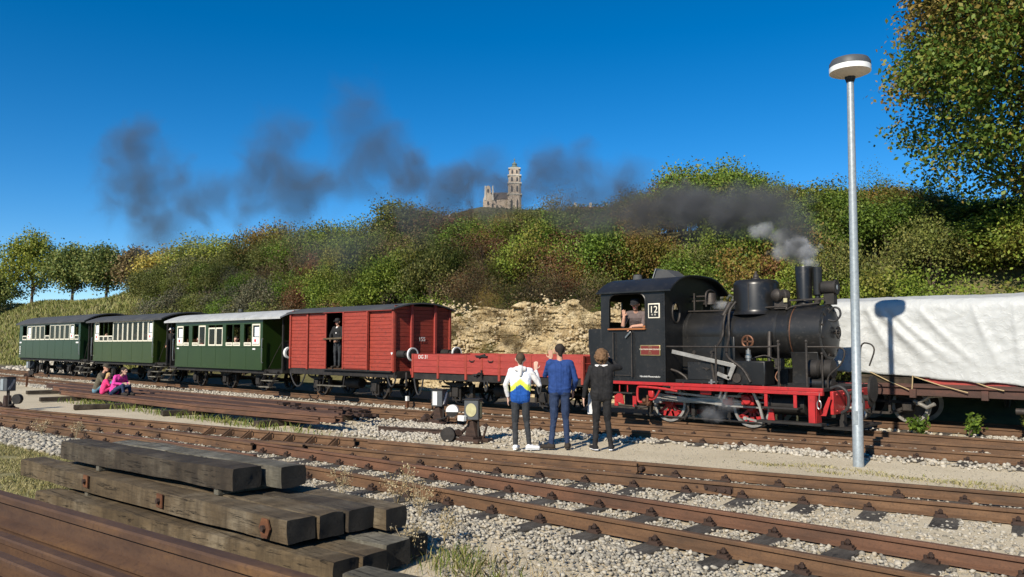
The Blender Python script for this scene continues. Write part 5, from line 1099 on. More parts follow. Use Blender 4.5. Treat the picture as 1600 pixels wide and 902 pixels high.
lever_stand('point_lever', 'point lever stand cut off by the left picture edge', -24.55, 6.75, 'arrow', 0, (-24.0, 6.85, .3), .5, R(20), 'frame_black')
lever_stand('point_lever', 'small distant point lever beside the last coach', -46.4, 13.75, 'arrow', 0, (-45.9, 13.7, .3), .5, R(20), 'frame_black')
for x, y, h, c, lb in ((-16.95, 14.4, .32, 'white_paint', 'small white-topped marker stake beside the goods van'), (-37.1, 10.9, .42, 'rust_plate', 'thin rusty marker stake at left between the tracks')):
    t = thing('marker_stake', lb, 'stake', (x, y, 0)); MB().bar((x, y, -.1), (x, y, h*.6), .07, .07).build('shaft', 'rust_plate', t, smooth=0); MB().bar((x, y, h*.6), (x, y, h), .075, .075).build('painted_top', c, t, smooth=0)

# ------------------------------------------------------------ abbey church on the hill
cx, cy, cz = -231.2, 257.3, 58
ch_ = thing('church', 'pale stone abbey church with tall domed bell tower on the hill', 'church', (cx, cy, cz))
ca = math.atan2(.67, .742)
def cr(a, b, z): return (cx+a*math.cos(ca)-b*math.sin(ca), cy+a*math.sin(ca)+b*math.cos(ca), cz+z)
tiers = [(3.0, 0, 9.5), (2.85, 9.5, 14.5), (2.75, 14.5, 18), (2.4, 18, 21.2)]
tw_ = MB()
for w, a, b in tiers: tw_.prism([(-w, -w*.7), (-w*.7, -w), (w*.7, -w), (w, -w*.7), (w, w*.7), (w*.7, w), (-w*.7, w), (-w, w*.7)], lambda p, q, t: cr(p, q, t), a, b)
tower = tw_.build('bell_tower', 'church_stone', ch_, smooth=0)
for w, a, b in tiers:
    MB().prism([(-w-.3, -w-.3), (w+.3, -w-.3), (w+.3, w+.3), (-w-.3, w+.3)], lambda p, q, t: cr(p, q, t), b-.3, b+.15).build('cornice', 'church_trim', tower, smooth=0)
    for k in (-1, 1):
        MB().prism([(k*w*.42-.38, a+(b-a)*.22), (k*w*.42+.38, a+(b-a)*.22), (k*w*.42+.38, a+(b-a)*.66), (k*w*.42, a+(b-a)*.78), (k*w*.42-.38, a+(b-a)*.66)], lambda p, q, t: cr(p, -w-.04-t, q), 0, .1).build('tower_window', 'church_window', tower, smooth=0)
MB().lathe(cr(0, 0, 21.3), (0, 0, 1), [(0, 2.6), (.3, 2.5), (.9, 1.7), (1.2, 1.1), (1.3, 1.0), (1.9, .95), (2.0, 1.2), (2.5, .9), (2.9, .35), (3.7, .08), (4.1, .32), (4.4, .28), (4.6, .05), (5.2, .04)], 16).build('tower_dome', 'church_copper', tower)
nave = MB().prism([(-3, 0), (-3, 8), (3, 8), (3, 0)], lambda p, q, t: cr(t, p+4, q), -12, -2.8).build('nave', 'church_stone', ch_, smooth=0)
MB().prism([(-3.4, 8), (0, 11.5), (3.4, 8)], lambda p, q, t: cr(t, p+4, q), -12, -2.5).build('nave_roof', 'church_roof', nave, smooth=0)
fac = MB().prism([(-14.4, 0), (-14.4, 7.5), (-13.4, 10), (-13.2, 13), (-12.2, 13.8), (-11.2, 13), (-11, 10), (-10, 8), (-8.5, 5.5), (-6.5, 5.2), (-6.5, 0)], lambda p, q, t: cr(p+.5, -1+t, q), 0, 2).build('gable_front', 'church_stone', ch_, smooth=0)
for p, q in ((-12.2, 10.5), (-12.2, 5), (-10.2, 4), (-8.3, 3.2)): MB().box(0, 1, 0, 1, 0, 1) and MB().prism([(p+.1, q), (p+.9, q), (p+.9, q+1.6), (p+.1, q+1.6)], lambda a, b, t: cr(a, -1.05-t, b), 0, .1).build('gable_window', 'church_window', fac, smooth=0)
for p in (-13.9, -10.6): MB().prism([(p, 7), (p+.9, 7), (p+.7, 13.5), (p+.2, 13.5)], lambda a, b, t: cr(a+.5, -1.3+t, b), 0, .5).build('pilaster', 'church_trim', fac, smooth=0)
def abbey(name, lb, px0, px1, zb, zt_, d=300):
    o = thing(name, lb, 'building', (0, 0, 0)); fw = np.array([-.67, .742]); rt = np.array([.742, .67])
    def q(px): p = fw*d+rt*d*(px-800)/1230; return p
    A, B = q(px0), q(px1); dv = unit([B[0]-A[0], B[1]-A[1], 0]); sv = np.array([-dv[1], dv[0], 0]); o.location = (*A, zb); ORG[o.name] = np.array([*A, zb])
    def g(a, b, z): p = np.array([*A, 0])+dv*a+sv*b; return (p[0], p[1], z)
    L = math.hypot(*(B-A)); h = zt_-zb
    MB().prism([(0, 0), (L, 0), (L, 10), (0, 10)], lambda a, b, t: g(a, b, t), zb-8, zb+h*.5).build('wall', 'church_stone', o, smooth=0)
    r_ = MB().prism([(-.5, zb+h*.5), (5, zt_), (10.5, zb+h*.5)], lambda a, b, t: g(t, a, b), -.5, L+.5).build('roof', 'tile_red', o, smooth=0)
    for k in range(int(L/6)): MB().prism([(k*6+2, 4.2), (k*6+3, 4.2), (k*6+3, 5.2), (k*6+2, 5.2)], lambda a, b, t: g(a, b, t), zt_-1, zt_+1.4).build('chimney', 'church_trim', r_, smooth=0)
FARCH = (735, 905)
abbey('monastery_wing', 'long red-roofed monastery wing showing above the bushes right of the tower', 890, 995, 51, 55.2)
abbey('monastery_wing', 'red-roofed building half hidden by bushes left of the church', 640, 716, 45, 50.5)
# ------------------------------------------------------------ rock face behind the low wagon
def rock_face():
    NU, NVv = 300, 84; x = np.linspace(-27.5, -9.5, NU); t = np.linspace(0, 1, NVv); Xr, T = np.meshgrid(x, t, indexing='ij')
    H = 2.9+.9*vnoise(x, x*0, 3, 31)+.9*vnoise(x, x*0, .9, 32); H = H*smooth((x+27.5)/2.5)*(1-.6*smooth((x+12.5)/3)); H = np.maximum(H, .15)[:, None]
    Zr = T*H; dip = Zr+.05*Xr+.1*vnoise(Xr, Zr, 1.7, 33)
    dip = dip+.16*vnoise(Xr, Zr, .6, 38); k = np.floor(dip/.17); k2 = np.floor(dip/.55)
    bw = .35+.4*np.modf(np.abs(np.sin(k*91.7)*431.3))[0]; bi = np.floor(Xr/bw+k*.37)
    blk = np.modf(np.abs(np.sin(bi*127.1+k*311.7)*43758.5))[0]; led = np.modf(np.abs(np.sin(k2*12.9+np.floor(Xr/1.9)*78.2)*43758.5))[0]
    fr = np.abs(dip/.17-k-.5)*2
    Yr = 20.9+Zr*.5-.2*blk-.22*led-.3*vnoise(Xr, Zr, .5, 34)-.22*vnoise(Xr, Zr, .22, 37)+.06*fr**6-.9*vnoise(Xr, Zr*.6, 2.0, 35)
    Yr -= .45*(1-T)**3
    V = np.stack([Xr+.03*vnoise(Xr, Zr, .2, 36), Yr, Zr-.05], -1).reshape(-1, 3)
    id_ = np.arange(NU*NVv).reshape(NU, NVv); Q = np.stack([id_[:-1, :-1], id_[1:, :-1], id_[1:, 1:], id_[:-1, 1:]], -1).reshape(-1, 4)
    return big_mesh('rock_face', V, Q, 'limestone', smooth=30)
n = NT('limestone'); n.rough(.9); P = n.pos()
c = n.ramp(n.noise(1.6, 6, .65, vec=P), [(.3, (.32, .215, .1)), (.46, (.49, .37, .195)), (.62, (.58, .47, .28)), (.8, (.62, .54, .38))])
c = n.mix(n.ramp(n.noise(.7, 5, .7, vec=P), [(.55, 0), (.7, .75)]), c, (.22, .15, .07))
c = n.mix(n.ramp(n.noise(11, 6, .75, vec=P), [(.47, 0), (.62, .8)]), c, (.11, .08, .045))
n.col(c); n.bump(n.mix(.5, n.noise(16, 6, .7, vec=P), n.voro(6, vec=P)), 1.0, .14)
tag(rock_face(), kind='structure')
p = np.c_[RNG.uniform(-27, -10, 2600), 20.2+np.abs(RNG.normal(0, .5, 2600))]; zz = np.clip((p[:, 1]-20.3)*.9, 0, 1)*RNG.uniform(.2, .8, len(p))
tag(stones('scree', np.c_[p, zz], RNG.uniform(.04, .14, len(p)), 'rubble_stone'), 'yellowish stone scree at the foot of the rock face', 'scree', kind='stuff')
p = np.c_[RNG.uniform(-27, -10, 7000), RNG.uniform(20.2, 22.5, 7000)]; p = p[vnoise(p[:, 0], p[:, 1], .9, 44) > -.12]; zz = (p[:, 1]-20.6)*1.75+RNG.normal(0, .14, len(p))
tag(stones('loose_rock', np.c_[p, np.clip(zz, 0, 3.6)], RNG.uniform(.025, .1, len(p))*(1+.8*(RNG.uniform(0, 1, len(p)) > .93)), 'rubble_stone'), 'loose pale rocks caught on the ledges of the rock face', 'rocks', kind='stuff')

# ------------------------------------------------------------ foliage meshes
def leaves(centres, nper, spread, size, seed, flat=1., up=.35):
    rg = np.random.default_rng(seed); N = len(centres)*nper
    C = np.repeat(centres, nper, 0)+rg.normal(0, 1, (N, 3))*spread*np.array([1, 1, flat])
    d = rg.normal(size=(N, 3)); d /= np.linalg.norm(d, axis=1)[:, None]; nrm = rg.normal(size=(N, 3)); nrm[:, 2] += up*2; nrm[:, 1] -= .3
    s = np.cross(d, nrm); s /= np.linalg.norm(s, axis=1)[:, None]; L = size*rg.uniform(.6, 1.3, N)[:, None]
    up_ = np.cross(s, d)
    V = np.stack([C-d*L*.5, C+s*L*.33+up_*L*.06, C+d*L*.55, C-s*L*.33+up_*L*.06], 1).reshape(-1, 3)
    return V, np.arange(N*4).reshape(N, 4)
def shell_points(n, radii, seed, fill=.55, lump=.3):
    rg = np.random.default_rng(seed); d = rg.normal(size=(n, 3)); d /= np.linalg.norm(d, axis=1)[:, None]
    d[:, 2] = np.where(d[:, 2] < -.25, -d[:, 2], d[:, 2])
    r = fill+(1-fill)*rg.uniform(0, 1, n)**.5
    ph = rg.uniform(0, 6, 6); lm = 1+lump*(np.sin(d[:, 0]*4+ph[0])*np.sin(d[:, 1]*4+ph[1])+.6*np.sin(d[:, 2]*6+ph[2]+d[:, 0]*5))
    return d*(r*lm)[:, None]*np.array(radii)
def hidden(o): COL.objects.unlink(o); d = o.data; bpy.data.objects.remove(o); return d
def stems_mesh(n, h, spread, r, seed):
    rg = random.Random(seed); m = MB()
    for k in range(n):
        a = rg.uniform(0, 6.28); q = rg.uniform(.3, 1); p = [(0, 0, -.5)]
        for i in range(1, 5): t = i/4; p.append((math.cos(a)*spread*q*t**1.3+rg.uniform(-.1, .1), math.sin(a)*spread*q*t**1.3+rg.uniform(-.1, .1), h*t*rg.uniform(.8, 1)))
        m.tube(p, [r*(1-.2*i) for i in range(5)], 5)
    return m
LEAF, STEM = [], []
for k in range(7):
    c_ = shell_points(170, (1.5, 1.5, 1.25), 100+k, .5, .3); c_[:, 2] += 1.05
    V, Q = leaves(c_, 56, .19, .092, 200+k); LEAF.append(hidden(big_mesh('shrub_leaves', V, Q, 'leaf_green')))
TW = []
for k in range(3):     # sparse, twiggy shrubs
    c_ = shell_points(120, (1.5, 1.5, 1.35), 140+k, .3, .4); c_[:, 2] += 1.1
    V, Q = leaves(c_, 34, .24, .065, 240+k); TW.append(hidden(big_mesh('shrub_leaves', V, Q, 'leaf_brown')))
for k in range(4): STEM.append(hidden(stems_mesh(9 if k < 2 else 34, 2.2, 1.3, .035 if k < 2 else .02, k).build('shrub_stems', 'twig')))
LAB = {'leaf_green': 'green leafy shrub in the thicket on the bank', 'leaf_lime': 'bright yellow-green shrub in the thicket on the bank', 'leaf_olive': 'dull olive shrub in the thicket on the bank',
       'leaf_orange': 'orange-tinted autumn shrub in the thicket on the bank', 'leaf_red': 'reddish autumn shrub in the thicket on the bank', 'leaf_brown': 'brown half-bare shrub in the thicket on the bank', 'leaf_grey': 'greyish thinly leaved shrub in the thicket on the bank'}
def proj(p):
    v = Vector(p)-Vector((0, 0, 1.78)); rt = Vector((math.sin(TH), math.cos(TH), 0)); up = rt.cross(CAM_FW); z = v.dot(CAM_FW)
    return (800+1230*v.dot(rt)/z, 451-1230*v.dot(up)/z, z) if z > .1 else (0, 0, z)
SIL = ([-200, 140, 180, 240, 300, 340, 420, 500, 560, 620, 680, 740, 800, 860, 900, 960, 1030, 1100, 1170, 1240, 1300, 1370, 1420, 1500, 1700, 2200],
       [470, 465, 448, 425, 384, 376, 358, 354, 348, 322, 322, 338, 334, 322, 330, 326, 290, 268, 276, 296, 304, 288, 296, 314, 318, 330])
def shrub(x, y, s, h, mat, twig=False, label=None, seed=None, zoff=0):
    z = float(ground_z(x, y))+zoff; i = random.randrange(99)
    if label is None:
        px, py, _ = proj((x, y, z+1)); cols = ((290, 'far left end of the thicket'), (450, 'bank above the pale-roofed coach'), (600, 'bank above the goods van doors'), (710, 'bank above the goods van end'), (830, 'bank left of the rock face top'), (940, 'bank above the rock face'), (1030, 'bank behind the cab roof'), (1150, 'bank behind the bell'), (1250, 'bank behind the steam dome'), (1350, 'bank behind the lamp post'), (1480, 'bank above the tarpaulin left half'), (9999, 'bank above the tarpaulin right half'))
        row = 'lowest' if y < 22.5 else 'low' if y < 24.5 else 'lower middle' if y < 27 else 'middle' if y < 29.5 else 'upper middle' if y < 32 else 'upper' if y < 35 else 'high' if y < 38 else 'crest'
        label = LAB[mat].split(' in the')[0]+' in the '+row+' row, '+[c for q, c in cols if px < q][0]
    o = thing('shrub', label, 'shrub', (x, y, z), 'shrubs of the bank thicket, '+mat.split('_')[1])
    f = bpy.data.objects.new('foliage', (TW if twig else LEAF)[i % (3 if twig else 7)]); COL.objects.link(f); f.parent = o
    f.material_slots[0].link = 'OBJECT'; f.material_slots[0].material = M[mat]
    g = bpy.data.objects.new('stems', STEM[(2+i % 2) if twig else i % 2]); COL.objects.link(g); g.parent = o
    o.rotation_euler.z = random.uniform(0, 6.28); o.scale = (s, s, h); return o
def kind_at(x, y):
    px, py, _ = proj((x, y, float(ground_z(x, y))+1.2)); r = random.random()
    hi = (y-21)/14
    if px > 1230: return ('leaf_lime' if r < .42 else 'leaf_green' if r < .72 else 'leaf_orange' if r < .86 else 'leaf_olive', False)
    if px > 940: 
        if hi < .3: return ('leaf_orange' if r < .42 else 'leaf_lime' if r < .75 else 'leaf_green', r > .93)
        return ('leaf_green' if r < .36 else 'leaf_lime' if r < .66 else 'leaf_olive' if r < .82 else 'leaf_orange', False)
    if px > 690:
        if hi < .38: return ('leaf_brown' if r < .55 else 'leaf_red' if r < .72 else 'leaf_olive', True)
        if hi < .75: return ('leaf_green' if r < .3 else 'leaf_lime' if r < .5 else 'leaf_orange' if r < .64 else 'leaf_olive' if r < .85 else 'leaf_red', r > .7)
        return ('leaf_grey' if r < .4 else 'leaf_olive' if r < .8 else 'leaf_green', r < .3)
    if px > 420:
        if hi > .7: return ('leaf_red' if 590 < px < 720 and r < .45 else 'leaf_grey' if r < .5 else 'leaf_olive' if r < .85 else 'leaf_brown', r < .4)
        return ('leaf_olive' if r < .3 else 'leaf_green' if r < .5 else 'leaf_brown' if r < .68 else 'leaf_red' if r < .78 else 'leaf_lime', .5 < r < .7)
    return ('leaf_olive' if r < .4 else 'leaf_green' if r < .62 else 'leaf_grey' if r < .82 else 'leaf_lime' if r < .9 else 'leaf_brown', r > .85)
random.seed(11); NSH = 0
for k in range(26):      # dry tufts and bare twigs hanging over the rock face
    xx = random.uniform(-24.5, -11.5); yy = random.uniform(21.2, 22.6); zz_ = (yy-20.75)*1.55
    o = shrub(xx, yy, random.uniform(.22, .5), random.uniform(.22, .5), random.choice(['leaf_brown', 'leaf_brown', 'leaf_olive', 'leaf_orange']), True, ('small dry tuft clinging to the rock face, '+('left', 'middle left', 'centre', 'middle right', 'right')[min(4, int((xx+24.5)/2.6))]+(' low' if yy < 21.6 else ' halfway' if yy < 22.1 else ' high'))); o.location.z = zz_; o['group'] = 'dry tufts on the rock face'
for y, dx, s0 in ((21.4, 1.6, .75), (23.2, 1.7, .92), (25.2, 1.8, 1.0), (27.2, 2.0, 1.05), (29.4, 2.1, 1.1), (31.8, 2.2, 1.15), (34.2, 2.4, 1.2), (36.8, 2.6, 1.25), (39.5, 3.0, 1.3)):
    x = -74
    while x < 4:
        xx = x+random.uniform(-.6, .6); yy = y+random.uniform(-.7, .7); x += dx*random.uniform(.85, 1.15)
        gz = float(ground_z(xx, yy)); px, py, d = proj((xx, yy, gz+1))
        if px < 165+(yy-20)*7 or px > 1700 or d < 5: continue
        if -24.5 < xx < -12.6 and yy < 23.3: continue
        s = s0*random.uniform(.75, 1.2); top = 1.78+(537-float(np.interp(px, *SIL))-random.uniform(-6, 22))/1230*d
        h = min(s*random.uniform(.85, 1.25), (top-gz)/2.5)
        if h < .28: continue
        m_, tw_f = kind_at(xx, yy); shrub(xx, yy, max(s, h*.8), h, m_, tw_f); NSH += 1
for k in range(46):      # fill above the rock face
    xx = random.uniform(-26, -10.5); yy = random.uniform(22.9, 27.5); m_ = random.choice(['leaf_brown', 'leaf_olive', 'leaf_red', 'leaf_olive', 'leaf_green', 'leaf_orange']); s = random.uniform(.5, .85)
    shrub(xx, yy, s, s*random.uniform(.8, 1.1), m_, random.random() < .45)
# crest: a few taller small trees that stand out of the thicket
def small_tree(px, d, py_top, mat, label, w=1.2, twig=False):
    dirv = CAM_FW+Vector((math.sin(TH), math.cos(TH), 0))*((px-800)/1230); x, y = dirv.x/1*d, dirv.y*d
    gz = float(ground_z(x, y)); top = 1.78+(537-py_top)/1230*d
    o = shrub(x, y, w, max(.6, (top-gz)/2.45), mat, twig, label); o.name = 'small_tree'; o['category'] = 'tree'; del o['group']
small_tree(1100, 43, 256, 'leaf_lime', 'rounded green tree rising highest above the thicket on the crest', 1.6)
small_tree(1168, 43, 264, 'leaf_green', 'darker tree beside the highest one on the crest', 1.4)
small_tree(1050, 44, 278, 'leaf_olive', 'thin-crowned tree left of the highest one on the crest', 1.3, True)
small_tree(865, 46, 292, 'leaf_grey', 'thin grey tree standing right of the church tower', .8, True)
small_tree(640, 46, 316, 'leaf_olive', 'broad olive tree crown on the crest left of the church', 1.7)
small_tree(690, 44, 334, 'leaf_red', 'reddish tree on the crest below the church', 1.5, True)
small_tree(1370, 34, 277, 'leaf_green', 'feathery tree top just right of the lamp post', .9, True)
small_tree(330, 64, 370, 'leaf_far_green', 'rounded yellowish tree at the left end of the thicket', 1.9)
small_tree(420, 58, 350, 'leaf_orange', 'orange-brown tree on the left part of the crest', 1.5)
small_tree(490, 54, 350, 'leaf_olive', 'olive tree on the left part of the crest', 1.5)

for k, px in enumerate(range(728, 925, 9)):       # wood round the church far up the hill
    d = random.uniform(285, 325); dv = CAM_FW+Vector((math.sin(TH), math.cos(TH), 0))*((px+random.uniform(-3, 3)-800)/1230); x, y = dv.x*d, dv.y*d
    o = shrub(x, y, random.uniform(2.2, 3.2), 2.5, random.choice(['leaf_far_green', 'leaf_olive', 'leaf_grey', 'leaf_brown']), False, 'far tree in the wood below the church'); o.name = 'far_tree'; o['category'] = 'tree'; o['group'] = 'far trees below the church'
    pyt = 330+random.uniform(-6, 8) if 765 > px or px > 830 else 336; o.location.z = 1.78+(537-pyt)/1230*d-2.5*2.4
# ------------------------------------------------------------ trees
def branch_tree(m, p, d, L, r, depth, rg, tips):
    pts = [np.array(p, float)]; d = unit(d)
    for i in range(4): d = unit(d+np.array([rg.uniform(-.18, .18), rg.uniform(-.18, .18), rg.uniform(-.05, .14)])); pts.append(pts[-1]+d*L/4)
    m.tube(pts, [r*(1-.11*i) for i in range(5)], 7 if depth > 1 else 5)
    tips.append(pts[-1]); tips.append(pts[2])
    if depth <= 0: return
    for k in range(3 if depth > 1 else 4):
        a = rg.uniform(0, 6.28); t = rg.uniform(.45, .95); b = pts[int(t*4)]
        branch_tree(m, b, d*.75+np.array([math.cos(a), math.sin(a), rg.uniform(.0, .5)])*.8, L*rg.uniform(.55, .75), r*.55, depth-1, rg, tips)
def tree(name, label, x, y, z, h, rad, zc, mat, nclump, nper, lsize, spread, seed, trunk_r=.22, shape='round', mat2=None, branches=True):
    t = thing(name, label, 'tree', (x, y, z)); rg = random.Random(seed); m = MB(); tips = []
    base = zc-rad[2]
    pts = [(x, y, z-.4), (x+.05, y, z+base*.5), (x-.05, y+.05, z+base), (x+.06, y, z+zc), (x, y, z+zc+rad[2]*.6)]
    m.tube([np.array(p) for p in pts], [trunk_r*1.2, trunk_r, trunk_r*.9, trunk_r*.6, trunk_r*.25], 10); m.build('trunk', 'bark', t)
    lm = MB()
    for k in range(9 if branches else 5):
        a = k*2.4+rg.uniform(-.3, .3); hh = base*.85+(zc*1.15-base*.85)*k/9
        branch_tree(lm, (x, y, z+hh), (math.cos(a), math.sin(a), .75), rad[0]*rg.uniform(.5, .75), trunk_r*.42, 2 if branches else 1, rg, tips)
    lm.build('limbs', 'bark', t)
    c_ = shell_points(nclump, rad, seed, .35, .2)
    if shape == 'cone': k = np.clip((c_[:, 2]+rad[2])/(2*rad[2]), 0, 1); c_[:, :2] *= (1.15-.75*k**1.3)[:, None]
    c_[:, 2] = np.where(c_[:, 2] < -rad[2]*.8, -c_[:, 2]*.6, c_[:, 2])
    rs = np.random.default_rng(seed+5); low = rs.uniform(0, 1, len(c_)) < .3; c_[low, 2] = -np.abs(c_[low, 2])*.8
    c_ = c_+np.array([x, y, z+zc])
    parts = [(mat, c_)] if not mat2 else [(mat, c_[(c_[:, 2] < z+zc-rad[2]*.05+rs.normal(0, 1.1, len(c_)))]), (mat2, None)]
    if mat2: parts[1] = (mat2, c_[~np.isin(c_[:, 0], parts[0][1][:, 0])])
    for mm, cc in parts:
        V, Q = leaves(cc, nper, spread, lsize, seed+9); big_mesh('crown', V-np.array([x, y, z]), Q, mm, parent=t)
    return t
tree('maple_tree', 'large maple turning yellow-brown at the right edge behind the tarpaulin', -2.2, 25.5, float(ground_z(-2.2, 25.5)), 15, (5.35, 5.35, 6.3), 7.5, 'leaf_maple', 1150, 150, .13, .3, 41, .3, mat2='leaf_maple_autumn')
far = [(-12, 425, 'leaf_far_dark', 'dark lime tree half cut off by the left picture edge', 3.6), (50, 366, 'leaf_far_green', 'tall yellow-green lime tree with bare trunk, largest on the left ridge', 4.4), (113, 386, 'leaf_far_dark', 'lime tree right of the tallest one on the left ridge', 3.7),
       (166, 389, 'leaf_far_dark', 'pointed grey-green lime tree in the middle of the left ridge', 3.3), (214, 396, 'leaf_brown', 'smaller brownish lime tree on the left ridge', 2.8), (265, 397, 'leaf_far_yellow', 'golden yellow tree at the right end of the left ridge', 3.2)]
for k, (px, pyt, mt_, lb, w) in enumerate(far):
    w *= .9; d = 92-2.5*k; dv = CAM_FW+Vector((math.sin(TH), math.cos(TH), 0))*((px-800)/1230); x, y = dv.x*d, dv.y*d; z = float(ground_z(x, y)); H_ = 1.78+(537-pyt)/1230*d-z
    tree('lime_tree', lb, x, y, z, H_, (w, w, (H_-1.0)/2), 1.0+(H_-1.0)/2, mt_, 230, 46, .26, .42, 60+k, .16, 'cone' if k < 5 else 'round', branches=False)

# ------------------------------------------------------------ grass and weeds
def blades(name, pts, h, w, mat, lean=.35, parent=None, seg=1):
    N = len(pts); a = RNG.uniform(0, 6.28, N); hh = h*RNG.uniform(.5, 1.3, N); b = RNG.uniform(0, 6.28, N); l = lean*hh*RNG.uniform(.2, 1.5, N)
    s = np.stack([np.cos(a), np.sin(a), np.zeros(N)], -1)*(w*RNG.uniform(.6, 1.3, N))[:, None]
    tip = pts+np.stack([np.cos(b)*l, np.sin(b)*l, hh], -1); mid = pts+np.stack([np.cos(b)*l*.35, np.sin(b)*l*.35, hh*.6], -1)
    V = np.stack([pts-s, pts+s, mid+s*.7, tip, mid-s*.7], 1).reshape(-1, 3); F = np.arange(N*5).reshape(N, 5)
    return big_mesh(name, V, F, mat, parent)
def on_ground(p): return np.c_[p, ground_z(p[:, 0], p[:, 1])]
p = np.c_[RNG.uniform(-19, -7.6, 60000), RNG.uniform(1.6, 5.4, 60000)]; p = p[in_view(p, 1)]; p = p[p[:, 1] < ia(p[:, 0])-1.0+.4*vnoise(p[:, 0], p[:, 1], .8, 8)]; p = p[vnoise(p[:, 0], p[:, 1], .5, 12) > -.28]
tag(blades('lawn_grass', on_ground(p), .05, .005, 'grass_dry', .9), 'short dry yellowish grass at the left edge behind the timber stack', 'grass', kind='stuff')
p = np.c_[RNG.uniform(-125, -50, 26000), RNG.uniform(20.5, 34, 26000)]; q = np.array([proj((a, b, float(c)))[0] for a, b, c in zip(p[::1, 0], p[::1, 1], ground_z(p[:, 0], p[:, 1]))]); p = p[(q < 260) & (q > -60)]
tag(blades('meadow_grass', on_ground(p), .38, .05, 'grass_meadow', .5), 'tall dry grass on the left embankment below the lime trees', 'grass', kind='stuff')
def tuft(N, cx_, cy_, sx, sy): return np.c_[RNG.normal(cx_, sx, N), RNG.normal(cy_, sy, N)]
p = np.concatenate([tuft(260, -4.6, 4.5, .2, .15), tuft(120, -4.1, 4.35, .2, .12), tuft(90, -3.6, 3.95, .2, .1), tuft(100, -4.9, 4.75, .12, .1)])
tag(blades('weed_grass', on_ground(p), .1, .0035, 'grass_green', .6), 'green grass tufts growing beside the right end of the timber stack', 'grass', kind='stuff')
p = np.concatenate([tuft(380, -4.3, 4.5, .5, .3), tuft(240, -3.3, 4.1, .4, .2), tuft(150, -2.4, 4.4, .3, .2)])
tag(blades('dry_weed_grass', on_ground(p), .09, .0035, 'weed_dry', .9), 'dry reddish weeds among the near ballast stones', 'grass', kind='stuff')
p = np.concatenate([tuft(240, -24.5, 9.0, 1.2, .15), tuft(300, -19.5, 8.95, 2.5, .12), tuft(200, -16, 9.0, 1.5, .15)])
tag(blades('pile_grass', on_ground(p), .16, .01, 'grass_green', .6), 'thin grass growing under the edge of the long rail pile', 'grass', kind='stuff')
p = np.concatenate([tuft(90, -5.2+.35*k, 11.35-.0*k+random.uniform(-.3, .3), .2, .06) for k in range(12)]); p = np.concatenate([p, tuft(200, -2.3, 11.4, .6, .25)])
tag(blades('path_weeds', on_ground(p), .035, .006, 'grass_dry', 1.2), 'flat dry weeds on the gravel path round the lamp post', 'grass', kind='stuff')
def weed(x, y, h, n, label, seed, mat='weed_dry', ls=.022):
    t = thing('weed_plant', label, 'plant', (x, y, 0)); rg = random.Random(seed); m = MB(); cs = []
    for k in range(n):
        a = rg.uniform(0, 6.28); l = rg.uniform(.1, .45)*h; hh = h*rg.uniform(.6, 1)
        pts = [(x, y, 0), (x+math.cos(a)*l*.3, y+math.sin(a)*l*.3, hh*.4), (x+math.cos(a)*l*.8, y+math.sin(a)*l*.8, hh*.8), (x+math.cos(a)*l, y+math.sin(a)*l, hh)]
        m.tube(pts, .0025, 4)
        for i in range(7): u = rg.uniform(.45, 1); cs.append((x+math.cos(a)*l*u+rg.uniform(-.05, .05), y+math.sin(a)*l*u+rg.uniform(-.05, .05), hh*u))
    m.build('stems', 'weed_dry', t); V, Q = leaves(np.array(cs), 5, .018, ls, seed); big_mesh('dry_flowers', V-np.array([x, y, 0]), Q, mat, t)['kind'] = 'stuff'
weed(-6.7, 5.55, .5, 12, 'tall dry flowering weed in front of the rails, right of the stack', 1)
weed(-6.2, 5.45, .42, 10, 'dry weed with pale seed heads nearest the foreground rail', 2)
weed(-7.6, 5.5, .38, 7, 'thin dry weed behind the pale grey top beam', 3)
weed(-5.3, 4.95, .35, 8, 'small dry weed beside the right stack end', 4)
weed(-17.2, 5.35, .35, 7, 'thin pale weed against the rail at the far left', 5)
weed(-16.0, 5.55, .35, 7, 'second thin pale weed against the left rail', 6)
weed(-5.05, 4.35, .3, 9, 'dry bush of stalks against the bottom beam ends', 7)
def sapling(x, y, h, label, seed):
    t = thing('leafy_weed', label, 'plant', (x, y, 0)); m = MB(); cs = []; rg = random.Random(seed)
    for k in range(6):
        a = rg.uniform(0, 6.28); e = (x+math.cos(a)*h*.5, y+math.sin(a)*h*.3, h*rg.uniform(.6, 1)); m.tube([(x, y, 0), ((x+e[0])/2, (y+e[1])/2, e[2]*.6), e], .006, 4)
        for i in range(6): u = rg.uniform(.4, 1); cs.append((x+(e[0]-x)*u, y+(e[1]-y)*u, e[2]*u))
    m.build('stems', 'twig', t); V, Q = leaves(np.array(cs), 7, .05, .09, seed); big_mesh('foliage', V-np.array([x, y, 0]), Q, 'leaf_green', t)
sapling(-3.75, 17.25, .42, 'small leafy sapling growing under the tarpaulin wagon', 1)
sapling(-4.55, 16.95, .3, 'low leafy weed in the stones left of the sapling', 2)
sapling(-2.7, 17.4, .4, 'leafy weed in the shade at the right edge under the wagon', 3)
